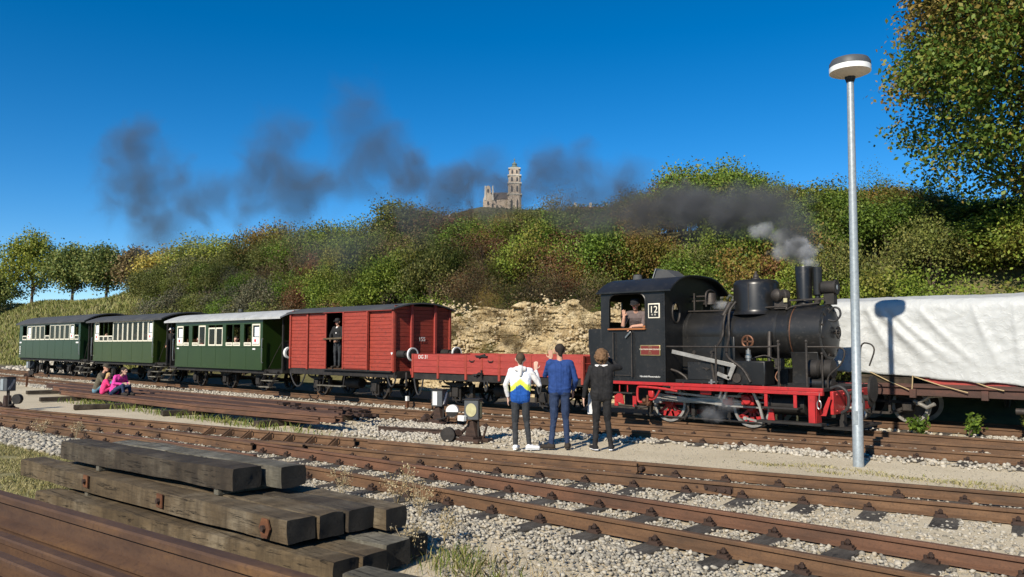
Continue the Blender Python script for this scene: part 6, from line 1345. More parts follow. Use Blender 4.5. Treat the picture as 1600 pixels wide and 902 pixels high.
# ------------------------------------------------------------ people
pm('skin', (.5, .28, .19), (.42, .22, .15), 20, .55)
pm('skin_pale', (.56, .36, .27), (.48, .28, .2), 20, .55)
for nm, c1, c2 in (('jeans_dark', (.012, .024, .06), (.022, .038, .085)), ('jeans_grey', (.022, .024, .027), (.034, .036, .04)), ('black_cloth', (.008, .008, .009), (.016, .015, .015)), ('jacket_blue', (.012, .04, .15), (.016, .05, .19)), ('sleeve_navy', (.014, .02, .06), (.03, .035, .08)),
                   ('shoe_white', (.75, .75, .75), (.6, .62, .64)), ('shoe_brown', (.02, .016, .013), (.035, .027, .02)), ('hair_brown', (.05, .032, .02), (.085, .055, .033)), ('hair_dark', (.018, .013, .01), (.03, .022, .016)), ('hair_curly', (.1, .055, .026), (.18, .1, .05)), ('hair_grey', (.3, .28, .26), (.4, .38, .36)), ('hair_blond', (.4, .26, .11), (.5, .34, .16)),
                   ('olive_jumper', (.085, .075, .05), (.11, .095, .065)), ('pink_jacket', (.62, .045, .27), (.7, .06, .33)), ('pink_coat', (.6, .03, .14), (.68, .05, .18)), ('jeans_light', (.1, .2, .27), (.14, .25, .32)), ('shirt_grey', (.1, .075, .07), (.13, .1, .095)), ('shirt_white', (.7, .68, .65), (.6, .58, .56)), ('bag_white', (.7, .7, .7), (.6, .6, .6)), ('cap_dark', (.012, .012, .014), (.022, .022, .024)), ('cap_olive', (.045, .04, .028), (.06, .052, .036)), ('shirt_red', (.35, .05, .05), (.3, .04, .04))):
    pm(nm, c1, c2, 14, .85, bump=.25, bscale=26)
n = NT('hoodie_tricolour'); n.rough(.85); s3 = n.sep(n.co()); w = n.math('ADD', s3[2], n.math('MULTIPLY', n.noise(26, 3, .6), .09)); w = n.math('ADD', w, n.math('MULTIPLY', n.math('ABSOLUTE', s3[0]), .8))
n.col(n.ramp(w, [(0, (.008, .07, .26)), (.0, (.008, .07, .26)), (.5, (.012, .09, .32))])); rp = n.N.new('ShaderNodeValToRGB'); e = rp.color_ramp.elements; rp.color_ramp.interpolation = 'LINEAR'
e[0].position = .85; e[0].color = (.008, .07, .3, 1); e[1].position = 1.12; e[1].color = (.78, .8, .84, 1)
mpr = n.N.new('ShaderNodeMapRange'); mpr.inputs[1].default_value = 0; mpr.inputs[2].default_value = 2; n.L.new(w, mpr.inputs[0]); e[0].position = .572; e[1].position = .635
for p_, c_ in ((.58, (.62, .72, .04)), (.618, (.7, .78, .12))): x_ = e.new(p_); x_.color = (*c_, 1)
n.L.new(mpr.outputs[0], rp.inputs[0]); n.col(rp.outputs[0]); n.bump(n.noise(22, 4, .6), .35, .03)

def capsule(m, a, b, r0, r1, n=12):
    a = np.array(a, float); b = np.array(b, float); d = b-a; L = np.linalg.norm(d)
    if L < 1e-5: return m.ball(a, max(r0, r1), n, 8)
    prof = [(-r0*math.cos(t), r0*math.sin(t)) for t in np.linspace(.12, math.pi/2, 4)]+[(L+r1*math.sin(t), r1*math.cos(t)) for t in np.linspace(0, math.pi/2-.12, 4)]
    return m.lathe(a, d, prof, n)
def blob(prims, voxel, mats, it=3):     # union of capsules / ellipsoids -> one continuous mesh, material by nearest primitive
    m = MB()
    for p in prims:
        if p[0] == 'c': capsule(m, *p[1:5])
        else: m.ball(p[1], p[2], 14, 10)
    me = bpy.data.meshes.new('body'); me.from_pydata(np.concatenate(m.v).tolist(), [], m.f); me.update()
    o = bpy.data.objects.new('tmp', me); COL.objects.link(o)
    r = o.modifiers.new('r', 'REMESH'); r.mode = 'VOXEL'; r.voxel_size = voxel; s = o.modifiers.new('s', 'SMOOTH'); s.factor = .5; s.iterations = it
    out = bpy.data.meshes.new_from_object(o.evaluated_get(bpy.context.evaluated_depsgraph_get())); bpy.data.objects.remove(o)
    N = len(out.polygons); C = np.zeros(N*3, np.float32); out.polygons.foreach_get('center', C); C = C.reshape(-1, 3); D = []
    for p in prims:
        if p[0] == 'c':
            a, b = np.array(p[1], float), np.array(p[2], float); ab = b-a; t = np.clip((C-a)@ab/max(ab@ab, 1e-9), 0, 1)
            D.append(np.linalg.norm(C-a-t[:, None]*ab, axis=1)-(p[3]+(p[4]-p[3])*t))
        else:
            rr = np.array(p[2] if hasattr(p[2], '__len__') else [p[2]]*3); D.append((np.linalg.norm((C-np.array(p[1]))/rr, axis=1)-1)*rr.min())
    names = []; idx = []
    for p in prims:
        if p[-1] not in names: names.append(p[-1])
        idx.append(names.index(p[-1]))
    best = np.array(idx)[np.argmin(np.array(D), 0)]
    out.materials.clear()
    for q in names: out.materials.append(M[q])
    out.polygons.foreach_set('material_index', best.astype(np.int32)); out.shade_smooth(); return out
V3 = lambda *a: np.array(a, float)
def hand(pr, wrist, d, palm_n, thumb_side, k, mat, curl=.25):
    # wrist, direction of fingers, palm normal, side vector towards the thumb
    d = unit(d); pn = unit(palm_n-d*np.dot(palm_n, d)); s = np.cross(d, pn)*(1 if thumb_side > 0 else -1)
    c0 = wrist+d*.02*k; c1 = wrist+d*.085*k
    for o in (-.026, -.009, .009, .026): pr.append(('c', tuple(c0+s*o*k*.8), tuple(c1+s*o*k), .016*k, .014*k, mat))
    for o, L in ((-.03, .055), (-.011, .07), (.01, .075), (.031, .066)):
        a = c1+s*o*k; b = a+(d*(1-curl*.3)+pn*curl*.5+s*o*3.5)*L*.55*k; c = b+(d*(1-curl)+pn*curl+s*o*2)*L*.5*k
        pr.append(('c', tuple(a), tuple(b), .0105*k, .0098*k, mat)); pr.append(('c', tuple(b), tuple(c), .0098*k, .0085*k, mat))
    a = c0+s*.028*k; b = a+(s*.75+d*.5+pn*.2)*.045*k; c = b+(s*.35+d*.9+pn*.2)*.035*k
    pr.append(('c', tuple(a), tuple(b), .014*k, .012*k, mat)); pr.append(('c', tuple(b), tuple(c), .012*k, .0095*k, mat))
def fold(me, k):      # cloth folds: a few millimetres of wrinkles on clothed parts
    N = len(me.vertices); C = np.zeros(N*3, np.float32); me.vertices.foreach_get('co', C); C = C.reshape(-1, 3); Nn = np.zeros(N*3, np.float32); me.vertices.foreach_get('normal', Nn); Nn = Nn.reshape(-1, 3)
    F = np.array([m.name.startswith('skin') for m in me.materials]); mk = np.ones(N)
    for p in me.polygons:
        if F[p.material_index]: mk[list(p.vertices)] = 0
    u = np.arctan2(C[:, 1], C[:, 0])*.12; w = (1-np.abs(vnoise(C[:, 0]*2+C[:, 2]*.5, C[:, 2]*1.6+u, .11*k, 61))*4)*.004+(vnoise(C[:, 0]+C[:, 1], C[:, 2]*1.5, .06*k, 62))*.006+vnoise(C[:, 0], C[:, 2], .2, 63)*.012
    me.vertices.foreach_set('co', (C+Nn*(w*mk)[:, None]).astype(np.float32).ravel()); me.update()
def person(label, loc, yaw, J, cloth, hair, voxel=.009, hgt=1.0, shoes=None, cap=None, group=None, hands=True, extra=None, build=1.0):
    """J: joints in metres for a 1.75 m figure, x right, y forward, z up. cloth: top, sleeve, trousers, skin."""
    t = thing('person', label, 'person', loc, group); t.rotation_euler.z = yaw
    S = lambda p: np.array(p, float)*hgt
    j = {k: S(v) for k, v in J.items() if not isinstance(v, str) and hasattr(v, '__len__')}; k = hgt; b = build
    top, slv, trs, skn = cloth; pr = []; side = unit(j['shR']-j['shL'])
    P, Cc, N, Hd = j['pel'], j['che'], j['neck'], j['head']
    for s in (-1, 1):
        for w_ in (.035, .07):
            pr.append(('c', tuple(P+side*s*w_*k), tuple(Cc+side*s*w_*1.25*k), .112*k*b-.05*w_, .118*k*b-.06*w_, top))
        if 'hem' in J:
            for w_ in (.03, .075): pr.append(('c', tuple(P+side*s*w_*k*b), tuple(V3(P[0], P[1], J['hem'])+side*s*w_*1.05*k*b), .115*k*b, .108*k*b, top))
        pr.append(('c', tuple(P-(Cc-P)*.16+side*s*.075*k), tuple(P-(Cc-P)*.1+side*s*.075*k), .1*k*b, .1*k*b, top if J.get('long') else trs))
    pr.append(('c', tuple(P), tuple(Cc), .115*k*b, .12*k*b, top)); pr.append(('c', tuple(j['shL']), tuple(j['shR']), .062*k, .062*k, top))
    pr.append(('c', tuple(Cc+side*.05*k), tuple(N-(N-Cc)*.3), .075*k, .05*k, top)); pr.append(('c', tuple(Cc-side*.05*k), tuple(N-(N-Cc)*.3), .075*k, .05*k, top))
    pr.append(('c', tuple(N-(N-Cc)*.2), tuple(Hd-(Hd-N)*.3), .05*k, .048*k, skn))
    hf = unit(S(J.get('look', (0, 1, 0)))); hu = np.array([0, 0, 1.]); hu = unit(hu-hf*np.dot(hu, hf)*.6); hs = np.cross(hf, hu)
    pr.append(('e', tuple(Hd+hu*.02*k), (.079*k, .09*k, .098*k), skn)); pr.append(('c', tuple(Hd-hu*.02*k+hf*.012*k), tuple(Hd-hu*.075*k+hf*.04*k), .068*k, .042*k, skn))
    pr.append(('c', tuple(Hd+hf*.085*k+hu*.012*k), tuple(Hd+hf*.108*k-hu*.02*k), .011*k, .015*k, skn))
    for s in (-1, 1): pr.append(('c', tuple(Hd+hs*s*.08*k-hu*.015*k), tuple(Hd+hs*s*.088*k+hu*.02*k), .014*k, .018*k, skn))
    for s, sh, el, wr, hp, kn, an in ((-1, 'shL', 'elL', 'wrL', 'hipL', 'knL', 'anL'), (1, 'shR', 'elR', 'wrR', 'hipR', 'knR', 'anR')):
        if el in j:
            pr.append(('c', tuple(j[sh]), tuple(j[el]), .06*k*b, .047*k*b, slv)); pr.append(('c', tuple(j[el]), tuple(j[el]+(j[wr]-j[el])*.88), .047*k*b, .036*k, slv if not J.get('bare') else skn))
            dv = S(J['hd'+sh[-1]]) if 'hd'+sh[-1] in J else j[wr]-j[el]; pn = S(J.get('pn'+sh[-1], (0, 1, 0)))
            pr.append(('c', tuple(j[el]+(j[wr]-j[el])*.8), tuple(j[wr]), .029*k, .026*k, skn))
            if hands: hand(pr, j[wr], dv, pn, J.get('th'+sh[-1], 1), k, skn)
            else: pr.append(('e', tuple(j[wr]+unit(dv)*.07*k), .04*k, skn))
        if kn in j:
            pr.append(('c', tuple(j[hp]), tuple(j[kn]), .088*k*b, .06*k, trs)); pr.append(('c', tuple(j[kn]), tuple(j[an]), .058*k, .042*k, trs)); pr.append(('c', tuple(j[an]), tuple(j[an]-V3(0, 0, .02)*k), .036*k, .036*k, skn if J.get('ankle') else trs))
    me = blob(pr, voxel, None); fold(me, k); o = bpy.data.objects.new('body', me); COL.objects.link(o); o.parent = t
    # eyes and mouth
    e = MB()
    for s in (-1, 1): e.ball(Hd+hf*.087*k+hs*s*.03*k+hu*.022*k, .0095*k, 8, 6)
    q = finish_local(e, 'eyes', 'cap_dark', t)
    mo = MB(); mo.bar(Hd+hf*.1*k-hs*.022*k-hu*.05*k, Hd+hf*.1*k+hs*.022*k-hu*.05*k, .012*k, .008*k); finish_local(mo, 'mouth', 'shirt_red', t)
    if shoes:
        for an, tn in (('anL', 'toL'), ('anR', 'toR')):
            a = j[an]; d = unit(S(J[tn])-a); d[2] = 0; d = unit(d); s = np.array([-d[1], d[0], 0]); z0 = a[2]-.085*k; pr2 = []
            for w in (-.018, .018): pr2.append(('c', tuple(V3(a[0], a[1], z0+.04*k)-d*.035*k+s*w*k*.7), tuple(V3(a[0], a[1], z0+.033*k)+d*.16*k+s*w*k), .038*k, .032*k, shoes))
            pr2.append(('c', tuple(a-V3(0, 0, .01)*k), tuple(V3(a[0], a[1], z0+.05*k)+d*.05*k), .046*k, .036*k, shoes))
            m2 = blob(pr2, .008*k, None, 2); oo = bpy.data.objects.new('shoe', m2); COL.objects.link(oo); oo.parent = t
            sl = MB(); sl.prism([(-.075*k, -.03*k), (.08*k, -.042*k), (.17*k, -.04*k), (.2*k, 0), (.17*k, .04*k), (.08*k, .042*k), (-.075*k, .03*k)], lambda p, q_, t_: tuple(V3(a[0], a[1], z0)+d*p+s*q_+V3(0, 0, t_)), .0, .016*k)
            sp = finish_local(sl, 'sole', 'shoe_white' if shoes != 'shoe_brown' else 'shoe_brown', t); sp.parent = oo
    kind, hm = hair
    pr3 = []
    if kind == 'short':
        pr3 += [('e', tuple(Hd+hu*.042*k-hf*.014*k), (.086*k, .096*k, .09*k), hm), ('c', tuple(Hd+hu*.02*k-hf*.05*k), tuple(Hd-hu*.045*k-hf*.058*k), .06*k, .035*k, hm)]
    elif kind == 'long':
        pr3 += [('e', tuple(Hd+hu*.04*k-hf*.018*k), (.092*k, .1*k, .094*k), hm), ('c', tuple(Hd-hf*.04*k), tuple(N-hf*.07*k-hu*.02*k), .075*k, .05*k, hm)]
    elif kind == 'curly':
        rg = random.Random(3)
        for i in range(110):
            v = unit([rg.gauss(0, 1), rg.gauss(0, 1), rg.gauss(0, 1)])
            if np.dot(v, hf) > .45 and np.dot(v, hu) < .6: continue
            c = Hd+hu*.0*k-hf*.03*k+v*V3(.1, .1, .115)*k; pr3.append(('e', tuple(c), rg.uniform(.022, .036)*k, hm))
        pr3.append(('e', tuple(Hd+hu*.02*k-hf*.035*k), (.095*k, .095*k, .105*k), hm))
    if pr3:
        hh = blob(pr3, .009 if kind != 'curly' else .008, None, 2 if kind != 'curly' else 1); oo = bpy.data.objects.new('hair', hh); COL.objects.link(oo); oo.parent = t
    if cap:
        m3 = MB(); c0 = Hd+hu*.045*k
        m3.lathe(c0, hu, [(0, .102*k), (.03*k, .106*k), (.07*k, .1*k), (.095*k, .07*k), (.1*k, .01*k)], 20)
        oo = finish_local(m3, 'cap', cap, t); m4 = MB(); m4.prism([(-.09*k, .0), (-.07*k, .1*k), (0, .13*k), (.07*k, .1*k), (.09*k, 0)], lambda p, q_, t_: tuple(c0+hs*p+hf*(q_+.05*k)+hu*(t_-.2*q_)), 0, .012*k); x = finish_local(m4, 'cap_peak', cap, t); x.parent = oo
    if extra: extra(t, j, k)
    return t
def finish_local(mb, name, mat, parent):
    me = bpy.data.meshes.new(name); me.from_pydata(np.concatenate(mb.v).tolist(), [], mb.f); me.update(); return finish(name, me, mat, parent, 40)
def stand(**kw):
    J = dict(pel=(0, 0, .98), che=(0, .01, 1.31), neck=(0, 0, 1.47), head=(0, .02, 1.6), shL=(-.17, 0, 1.4), shR=(.17, 0, 1.4), hipL=(-.085, 0, .93), hipR=(.085, 0, .93), knL=(-.1, .02, .5), knR=(.1, .02, .5), anL=(-.11, -.01, .09), anR=(.11, -.01, .09), toL=(-.13, .15, .02), toR=(.13, .15, .02),
             elL=(-.25, -.03, 1.14), wrL=(-.25, .04, .9), elR=(.25, -.03, 1.14), wrR=(.25, .04, .9), pnL=(1, 0, 0), pnR=(-1, 0, 0), hdL=(0, .1, -1), hdR=(0, .1, -1))
    J.update(kw); return J
YAWC = math.atan2(.742, -.67)-math.pi/2       # facing away from the camera
# boy
J = stand(elR=(.34, .03, 1.15), wrR=(.27, .13, 1.42), hdR=(.04, .05, 1), pnR=(0, 1, 0), thR=-1, knL=(-.1, .02, .5), anL=(-.09, -.01, .09), toL=(-.08, .05, .02), anR=(.16, -.01, .09), knR=(.11, .02, .5), toR=(.36, .04, .02), elL=(-.27, -.02, 1.15), wrL=(-.23, .05, .93), look=(.1, 1, .1), long=1, hem=.86)
def hood(t, j, k):
    m = blob([('c', tuple(j['neck']+V3(-.07, -.07, -.03)*k), tuple(j['neck']+V3(.07, -.07, -.03)*k), .05*k, .05*k, 'shirt_white'), ('c', tuple(j['neck']+V3(0, -.09, -.02)*k), tuple(j['neck']+V3(0, -.115, -.14)*k), .06*k, .03*k, 'shirt_white')], .01, None, 2)
    o = bpy.data.objects.new('hood', m); COL.objects.link(o); o.parent = t
person('boy in white, yellow and blue hoodie and grey jeans, waving', (-8.93, 10.09, -.01), YAWC-.05, J, ('hoodie_tricolour', 'shirt_white', 'jeans_grey', 'skin_pale'), ('short', 'hair_brown'), .008, .945, 'shoe_white', extra=hood, build=.97)
# man
J = stand(elL=(-.23, .14, 1.2), wrL=(-.12, .26, 1.47), hdL=(-.02, .05, 1), pnL=(0, 1, 0), thL=1, elR=(.27, .0, 1.13), wrR=(.24, .16, .95), anL=(-.15, -.01, .09), toL=(-.36, .06, .02), anR=(.12, 0, .09), toR=(.16, .18, .02), look=(-.1, 1, .1), hem=1.0)
person('man in blue jacket and dark jeans raising his left hand', (-8.5, 10.62, -.01), YAWC+.05, J, ('jacket_blue', 'jacket_blue', 'jeans_dark', 'skin'), ('short', 'hair_dark'), .008, 1.035, 'shoe_brown', build=1.03)
# woman
J = stand(elR=(.33, .1, 1.4), wrR=(.14, .22, 1.55), hdR=(-.4, .1, 1), pnR=(-.3, 1, 0), elL=(-.27, -.02, 1.13), wrL=(-.31, .03, .88), hdL=(-.02, .05, -1), pnL=(1, 0, 0), thL=-1, look=(.15, 1, .1), ankle=1, anL=(-.12, 0, .09), anR=(.15, 0, .09), toL=(-.1, -.12, .02), toR=(.12, -.15, .02), long=1, hem=.9)
J['toL'] = (-.16, .14, .02); J['toR'] = (.18, .14, .02)
def bag(t, j, k):
    m = MB(); m.prism([(-.02, 0), (.085, 0), (.075, .33), (.02, .38), (-.005, .33)], lambda a, b, q: (j['wrL'][0]+.1+a, j['wrL'][1]+.14+q, j['wrL'][2]-.28+b), 0, .05); b_ = finish_local(m, 'shopping_bag', 'bag_white', t)
    m2 = blob([('c', tuple(j['neck']+V3(-.1, -.02, -.045)*k), tuple(j['neck']+V3(.1, -.02, -.045)*k), .035*k, .035*k, 'shirt_white')], .009, None); o = bpy.data.objects.new('collar', m2); COL.objects.link(o); o.parent = t
person('woman with curly brown hair in black clothes, right hand raised to her face', (-7.88, 10.98, -.01), YAWC-.02, J, ('black_cloth', 'black_cloth', 'black_cloth', 'skin_pale'), ('curly', 'hair_curly'), .008, .985, 'black_cloth', extra=bag, build=1.04)
# family sitting on the rail pile
def sit(**kw):
    J = dict(pel=(0, 0, .12), che=(0, .1, .46), neck=(0, .16, .6), head=(0, .2, .72), shL=(-.17, .1, .53), shR=(.17, .1, .53), hipL=(-.09, .02, .1), hipR=(.09, .02, .1), knL=(-.12, .42, .28), knR=(.12, .42, .28), anL=(-.12, .46, .07), anR=(.12, .46, .07), toL=(-.12, .7, 0), toR=(.12, .7, 0), elL=(-.25, .2, .33), wrL=(-.12, .4, .33), elR=(.25, .2, .33), wrR=(.12, .4, .33))
    J.update(kw); return J
def noarm(**kw):
    J = sit(**kw)
    for q in ('elL', 'elR'): del J[q]
    return J
yw = lambda dx, dy: math.atan2(dy, dx)-math.pi/2
person('man in olive jumper and dark cap sitting on the rail pile', (-26.05, 9.6, .27), yw(.55, .83), sit(look=(.8, .6, -.1), che=(.03, .13, .48), neck=(.05, .2, .62), head=(.08, .27, .74)), ('olive_jumper', 'olive_jumper', 'jeans_light', 'skin'), ('short', 'hair_dark'), .012, 1.02, 'shoe_brown', cap='cap_olive')
person('small child in pink coat sitting between the two adults', (-25.3, 9.5, .27), yw(.3, .95), sit(look=(-.2, 1, 0)), ('pink_coat', 'pink_coat', 'pink_coat', 'skin_pale'), ('long', 'hair_blond'), .01, .74, 'shoe_brown', build=1.1)
person('person in bright pink jacket and jeans sitting on the rail pile', (-24.65, 9.6, .27), yw(.93, .36), sit(look=(.1, 1, .05), che=(0, .16, .47), neck=(0, .26, .6), head=(0, .35, .7), shL=(-.17, .18, .54), shR=(.17, .18, .54)), ('pink_jacket', 'pink_jacket', 'jeans_dark', 'skin_pale'), ('long', 'hair_dark'), .012, .98, 'shoe_brown', build=1.05)
# engine driver leaning out of the cab window
J = stand(pel=(0, -.1, .98), che=(0, .1, 1.28), neck=(.0, .16, 1.43), head=(0, .2, 1.56), shL=(-.18, .12, 1.37), shR=(.18, .12, 1.37), elL=(-.2, .36, 1.1), wrL=(.04, .42, 1.08), hdL=(.5, .5, -.6), pnL=(0, 0, -1), elR=(.26, .28, 1.1), wrR=(.22, .34, 1.3), hdR=(.05, .1, 1), pnR=(0, 1, 0), look=(.12, 1, -.2), bare=1)
person('engine driver in dark cap and grey shirt leaning from the cab window, waving', (-9.42, 14.47, 1.08), math.pi+.35, J, ('shirt_grey', 'shirt_grey', 'black_cloth', 'skin'), ('short', 'hair_grey'), .009, .98, None, cap='cap_dark')
# guard in the van door
J = stand(elL=(-.26, .08, 1.13), wrL=(-.14, .2, .95), elR=(.26, .08, 1.13), wrR=(.16, .2, .97), hdL=(.3, .6, -.2), hdR=(-.3, .6, -.2), look=(.1, 1, 0), long=1, anL=(-.07, 0, .09), anR=(.1, 0, .09))
def shirt(t, j, k): m = blob([('c', tuple(j['che']+V3(0, .085, -.1)*k), tuple(j['neck']+V3(0, .05, -.06)*k), .035*k, .045*k, 'shirt_white')], .01, None); o = bpy.data.objects.new('shirt', m); COL.objects.link(o); o.parent = t
person('guard in black coat and peaked cap standing in the open van door', (-20.1, 14.3, 1.04), math.pi+.3, J, ('black_cloth', 'black_cloth', 'jeans_grey', 'skin'), ('short', 'hair_grey'), .012, .87, 'shoe_brown', cap='cap_dark', extra=shirt)
person('man in dark clothes and white cap on the platform between the front coaches', (-31.75, 14.5, .92), math.pi+.6, stand(look=(.3, 1, 0)), ('black_cloth', 'black_cloth', 'black_cloth', 'skin'), ('short', 'hair_grey'), .014, .87, 'shoe_brown', cap='shirt_white', hands=False)
# passengers at the open windows of the pale-roofed coach
for i, (x, zt, c, h, lb) in enumerate(((-29.55, 1.88, 'shirt_white', 'hair_blond', 'child looking out of the leftmost open coach window'), (-28.85, 2.08, 'shirt_red', 'hair_brown', 'passenger in red at the second open coach window'), (-28.3, 1.9, 'shirt_grey', 'hair_dark', 'passenger behind the framed window left of centre'), (-27.0, 2.1, 'shirt_grey', 'hair_grey', 'bald-looking passenger turned sideways in the middle coach window'), (-26.3, 2.08, 'shirt_white', 'hair_dark', 'passenger in white at the open window right of centre'), (-25.75, 2.0, 'shirt_red', 'hair_brown', 'passenger bending to the open window next to the one in white'), (-25.0, 2.05, 'jeans_light', 'hair_brown', 'passenger at the rightmost open coach window'))):
    z = zt-.78*.95; person(lb, (x, 14.42, z-.1), math.pi+.35+random.uniform(-.5, .5), noarm(look=(random.uniform(-.4, .4), 1, 0), knL=(-.1, .1, -.2), knR=(.1, .1, -.2), anL=(-.1, .1, -.45), anR=(.1, .1, -.45)), (c, c, 'black_cloth', 'skin_pale'), ('short', h), .014, .95 if i else .8, None, hands=False)
for i, (x, lb) in enumerate(((-38.0, 'leftmost passenger in the olive coach'), (-36.3, 'passenger in the left middle of the olive coach'), (-34.8, 'passenger in the right middle of the olive coach'), (-33.7, 'passenger near the right end of the olive coach'))):
    person(lb, (x, 14.5, 1.45), math.pi+.35+random.uniform(-.5, .5), noarm(knL=(-.1, .1, -.2), knR=(.1, .1, -.2), anL=(-.1, .1, -.4), anR=(.1, .1, -.4)), (('shirt_white', 'shirt_red', 'jeans_light', 'shirt_grey')[i],)*2+('black_cloth', 'skin_pale'), ('short', 'hair_brown'), .016, .95, None, hands=False)
# ------------------------------------------------------------ smoke and steam
def smoke_mat(name, dens, col, absorb, nscale=1.2, thr=.42, aniso=0., edge=.5):
    m = bpy.data.materials.new(name); m.use_nodes = True; t = m.node_tree; N, L = t.nodes, t.links; N.remove(N['Principled BSDF'])
    out = N['Material Output']; pv = N.new('ShaderNodeVolumePrincipled'); pv.inputs['Color'].default_value = (*col, 1); pv.inputs['Absorption Color'].default_value = (*absorb, 1); pv.inputs['Anisotropy'].default_value = aniso
    tc = N.new('ShaderNodeTexCoord'); ln = N.new('ShaderNodeVectorMath'); ln.operation = 'LENGTH'; L.new(tc.outputs['Object'], ln.inputs[0])
    g = N.new('ShaderNodeNewGeometry'); no = N.new('ShaderNodeTexNoise'); no.inputs['Scale'].default_value = nscale; no.inputs['Detail'].default_value = 5; no.inputs['Roughness'].default_value = .58; no.inputs['Distortion'].default_value = .6; L.new(g.outputs['Position'], no.inputs['Vector'])
    # ragged edges: the noise erodes the puff towards its rim
    e1 = N.new('ShaderNodeMath'); e1.operation = 'MULTIPLY_ADD'; e1.inputs[1].default_value = -edge; e1.inputs[2].default_value = edge-thr; L.new(ln.outputs['Value'], e1.inputs[0])
    e2 = N.new('ShaderNodeMath'); e2.operation = 'ADD'; L.new(e1.outputs[0], e2.inputs[0]); L.new(no.outputs['Fac'], e2.inputs[1])
    mu = N.new('ShaderNodeMapRange'); mu.interpolation_type = 'SMOOTHSTEP'; mu.inputs[1].default_value = .0; mu.inputs[2].default_value = .34; L.new(e2.outputs[0], mu.inputs[0])
    m2 = N.new('ShaderNodeMath'); m2.operation = 'MULTIPLY'; m2.inputs[1].default_value = dens; L.new(mu.outputs[0], m2.inputs[0]); L.new(m2.outputs[0], pv.inputs['Density']); L.new(pv.outputs[0], out.inputs['Volume']); M[name] = m
    return m
smoke_mat('smoke_dense', 2.6, (.2, .205, .21), (0, 0, 0), 1.3, .57)
smoke_mat('smoke_mid', .8, (.18, .19, .2), (0, 0, 0), .85, .6)
smoke_mat('smoke_thin', .32, (.17, .19, .205), (0, 0, 0), .5, .625)
smoke_mat('steam_white', 6.0, (.88, .89, .9), (.5, .5, .5), 3.0, .62)
smoke_mat('steam_soft', 2.4, (.6, .6, .62), (.2, .2, .2), 3.0, .66)
puff = MB().ball((0, 0, 0), 1.0, 20, 14)
pme = bpy.data.meshes.new('smoke_puff'); pme.from_pydata(np.concatenate(puff.v).tolist(), [], puff.f); pme.update(); pme.materials.append(M['smoke_mid'])
def add_puff(parent, c, r, mat, tilt=0, name='smoke_puff'):
    o = bpy.data.objects.new(name, pme); COL.objects.link(o); o.parent = parent; og = origin(parent); o.location = (c[0]-og[0], c[1]-og[1], c[2]-og[2]); o.scale = r; o.rotation_euler.y = tilt
    o.material_slots[0].link = 'OBJECT'; o.material_slots[0].material = M[mat]; return o
sm = thing('smoke', 'dark grey smoke plume drifting left from the locomotive chimney', 'smoke', (-6.06, YC, 3.3), kind='stuff')
def drift(px, py, y):
    d = CAM_FW+Vector((math.sin(TH), math.cos(TH), 0))*((px-800)/1230)-Vector((math.sin(TH), math.cos(TH), 0)).cross(CAM_FW)*((py-451)/1230); k = y/d.y
    return (d.x*k, y, 1.78+d.z*k)
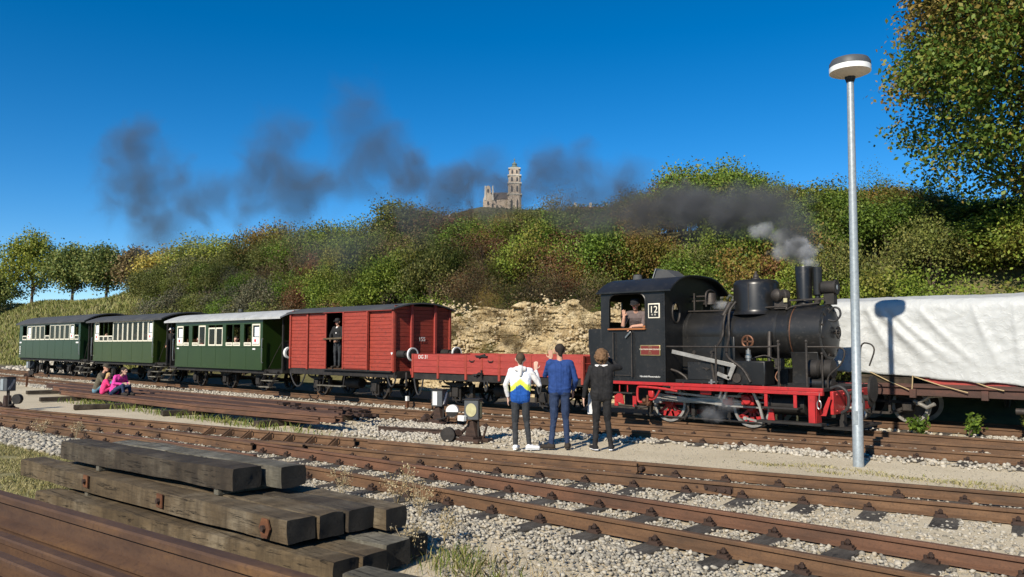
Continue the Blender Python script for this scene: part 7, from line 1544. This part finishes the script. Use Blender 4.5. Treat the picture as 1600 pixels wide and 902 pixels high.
for px, py, y, r, mt_ in ((1245, 392, 15.4, (.42, .4, .45), 'smoke_dense'), (1240, 355, 15.7, (.75, .6, .65), 'smoke_dense'), (1222, 322, 16.3, (1.0, .8, .75), 'smoke_dense'), (1165, 328, 17.0, (1.3, .9, .75), 'smoke_dense'), (1100, 330, 17.8, (1.5, 1.0, .8), 'smoke_dense'), (1040, 328, 18.4, (1.6, 1.1, .9), 'smoke_dense'), (980, 330, 18.8, (1.8, 1.2, 1.0), 'smoke_mid'), (1130, 345, 17.6, (2.2, 1.0, .8), 'smoke_mid'),
                          (985, 280, 18.8, (1.1, .9, 1.1), 'smoke_mid'), (915, 325, 19.2, (2.4, 1.2, 1.1), 'smoke_mid'), (868, 280, 19.4, (2.3, 1.4, 1.6), 'smoke_mid'), (780, 310, 19.6, (2.3, 1.4, 1.2), 'smoke_mid'), (715, 292, 19.8, (2.2, 1.5, 1.5), 'smoke_mid'), (640, 278, 19.9, (2.0, 1.5, 2.0), 'smoke_mid'), (660, 340, 20, (4.0, 1.4, 1.4), 'smoke_thin'),
                          (555, 185, 20, (2.8, 1.8, 2.6), 'smoke_thin'), (600, 240, 20, (2.6, 1.7, 2.0), 'smoke_thin'), (440, 300, 20, (4.4, 2.2, 3.0), 'smoke_thin'), (430, 225, 20, (3.6, 2.0, 2.8), 'smoke_thin'), (395, 310, 20, (3.0, 2.0, 2.0), 'smoke_thin'), (480, 285, 20, (3.2, 2.0, 2.4), 'smoke_thin'), (215, 285, 20, (6.4, 3.0, 4.2), 'smoke_thin'), (200, 225, 20, (3.8, 2.2, 2.8), 'smoke_thin'), (250, 350, 20, (6.0, 2.4, 3.0), 'smoke_thin'), (320, 310, 20, (5.0, 2.2, 2.6), 'smoke_thin'), (545, 275, 20, (3.6, 2.0, 2.2), 'smoke_thin'), (760, 262, 19.8, (2.2, 1.4, 1.3), 'smoke_thin'), (925, 275, 19.2, (1.8, 1.2, 1.2), 'smoke_thin'), (520, 380, 19.6, (6.5, 1.4, 1.8), 'smoke_thin')):
    add_puff(sm, drift(px, py, y), r, mt_)
st = thing('steam', 'white steam curling from the chimney mouth', 'steam', (-5.95, YC, 3.27), kind='stuff')
for c, r in (((-5.98, 15.25, 3.36), (.3, .26, .24)), ((-6.05, 15.32, 3.55), (.38, .3, .3)), ((-6.25, 15.45, 3.7), (.45, .35, .32)), ((-6.75, 15.7, 3.65), (.34, .28, .28)), ((-6.7, 15.75, 3.98), (.4, .3, .26)), ((-7.15, 15.85, 4.15), (.4, .3, .24))): add_puff(st, c, r, 'steam_white', name='steam_puff')
st2 = thing('steam', 'faint steam leaking between the driving wheels', 'steam', (-7.4, 14.3, .3), kind='stuff')
for c, r in (((-7.55, 14.15, .42), (.45, .3, .3)), ((-7.2, 14.1, .62), (.4, .25, .22)), ((-7.7, 14.2, .75), (.3, .2, .2))): add_puff(st2, c, r, 'steam_soft', name='steam_puff')
st3 = thing('steam', 'wisp of steam between bell and dome', 'steam', (-7.7, YC, 2.5), kind='stuff')
add_puff(st3, (-7.75, YC-.1, 2.58), (.25, .2, .14), 'steam_white', name='steam_puff')
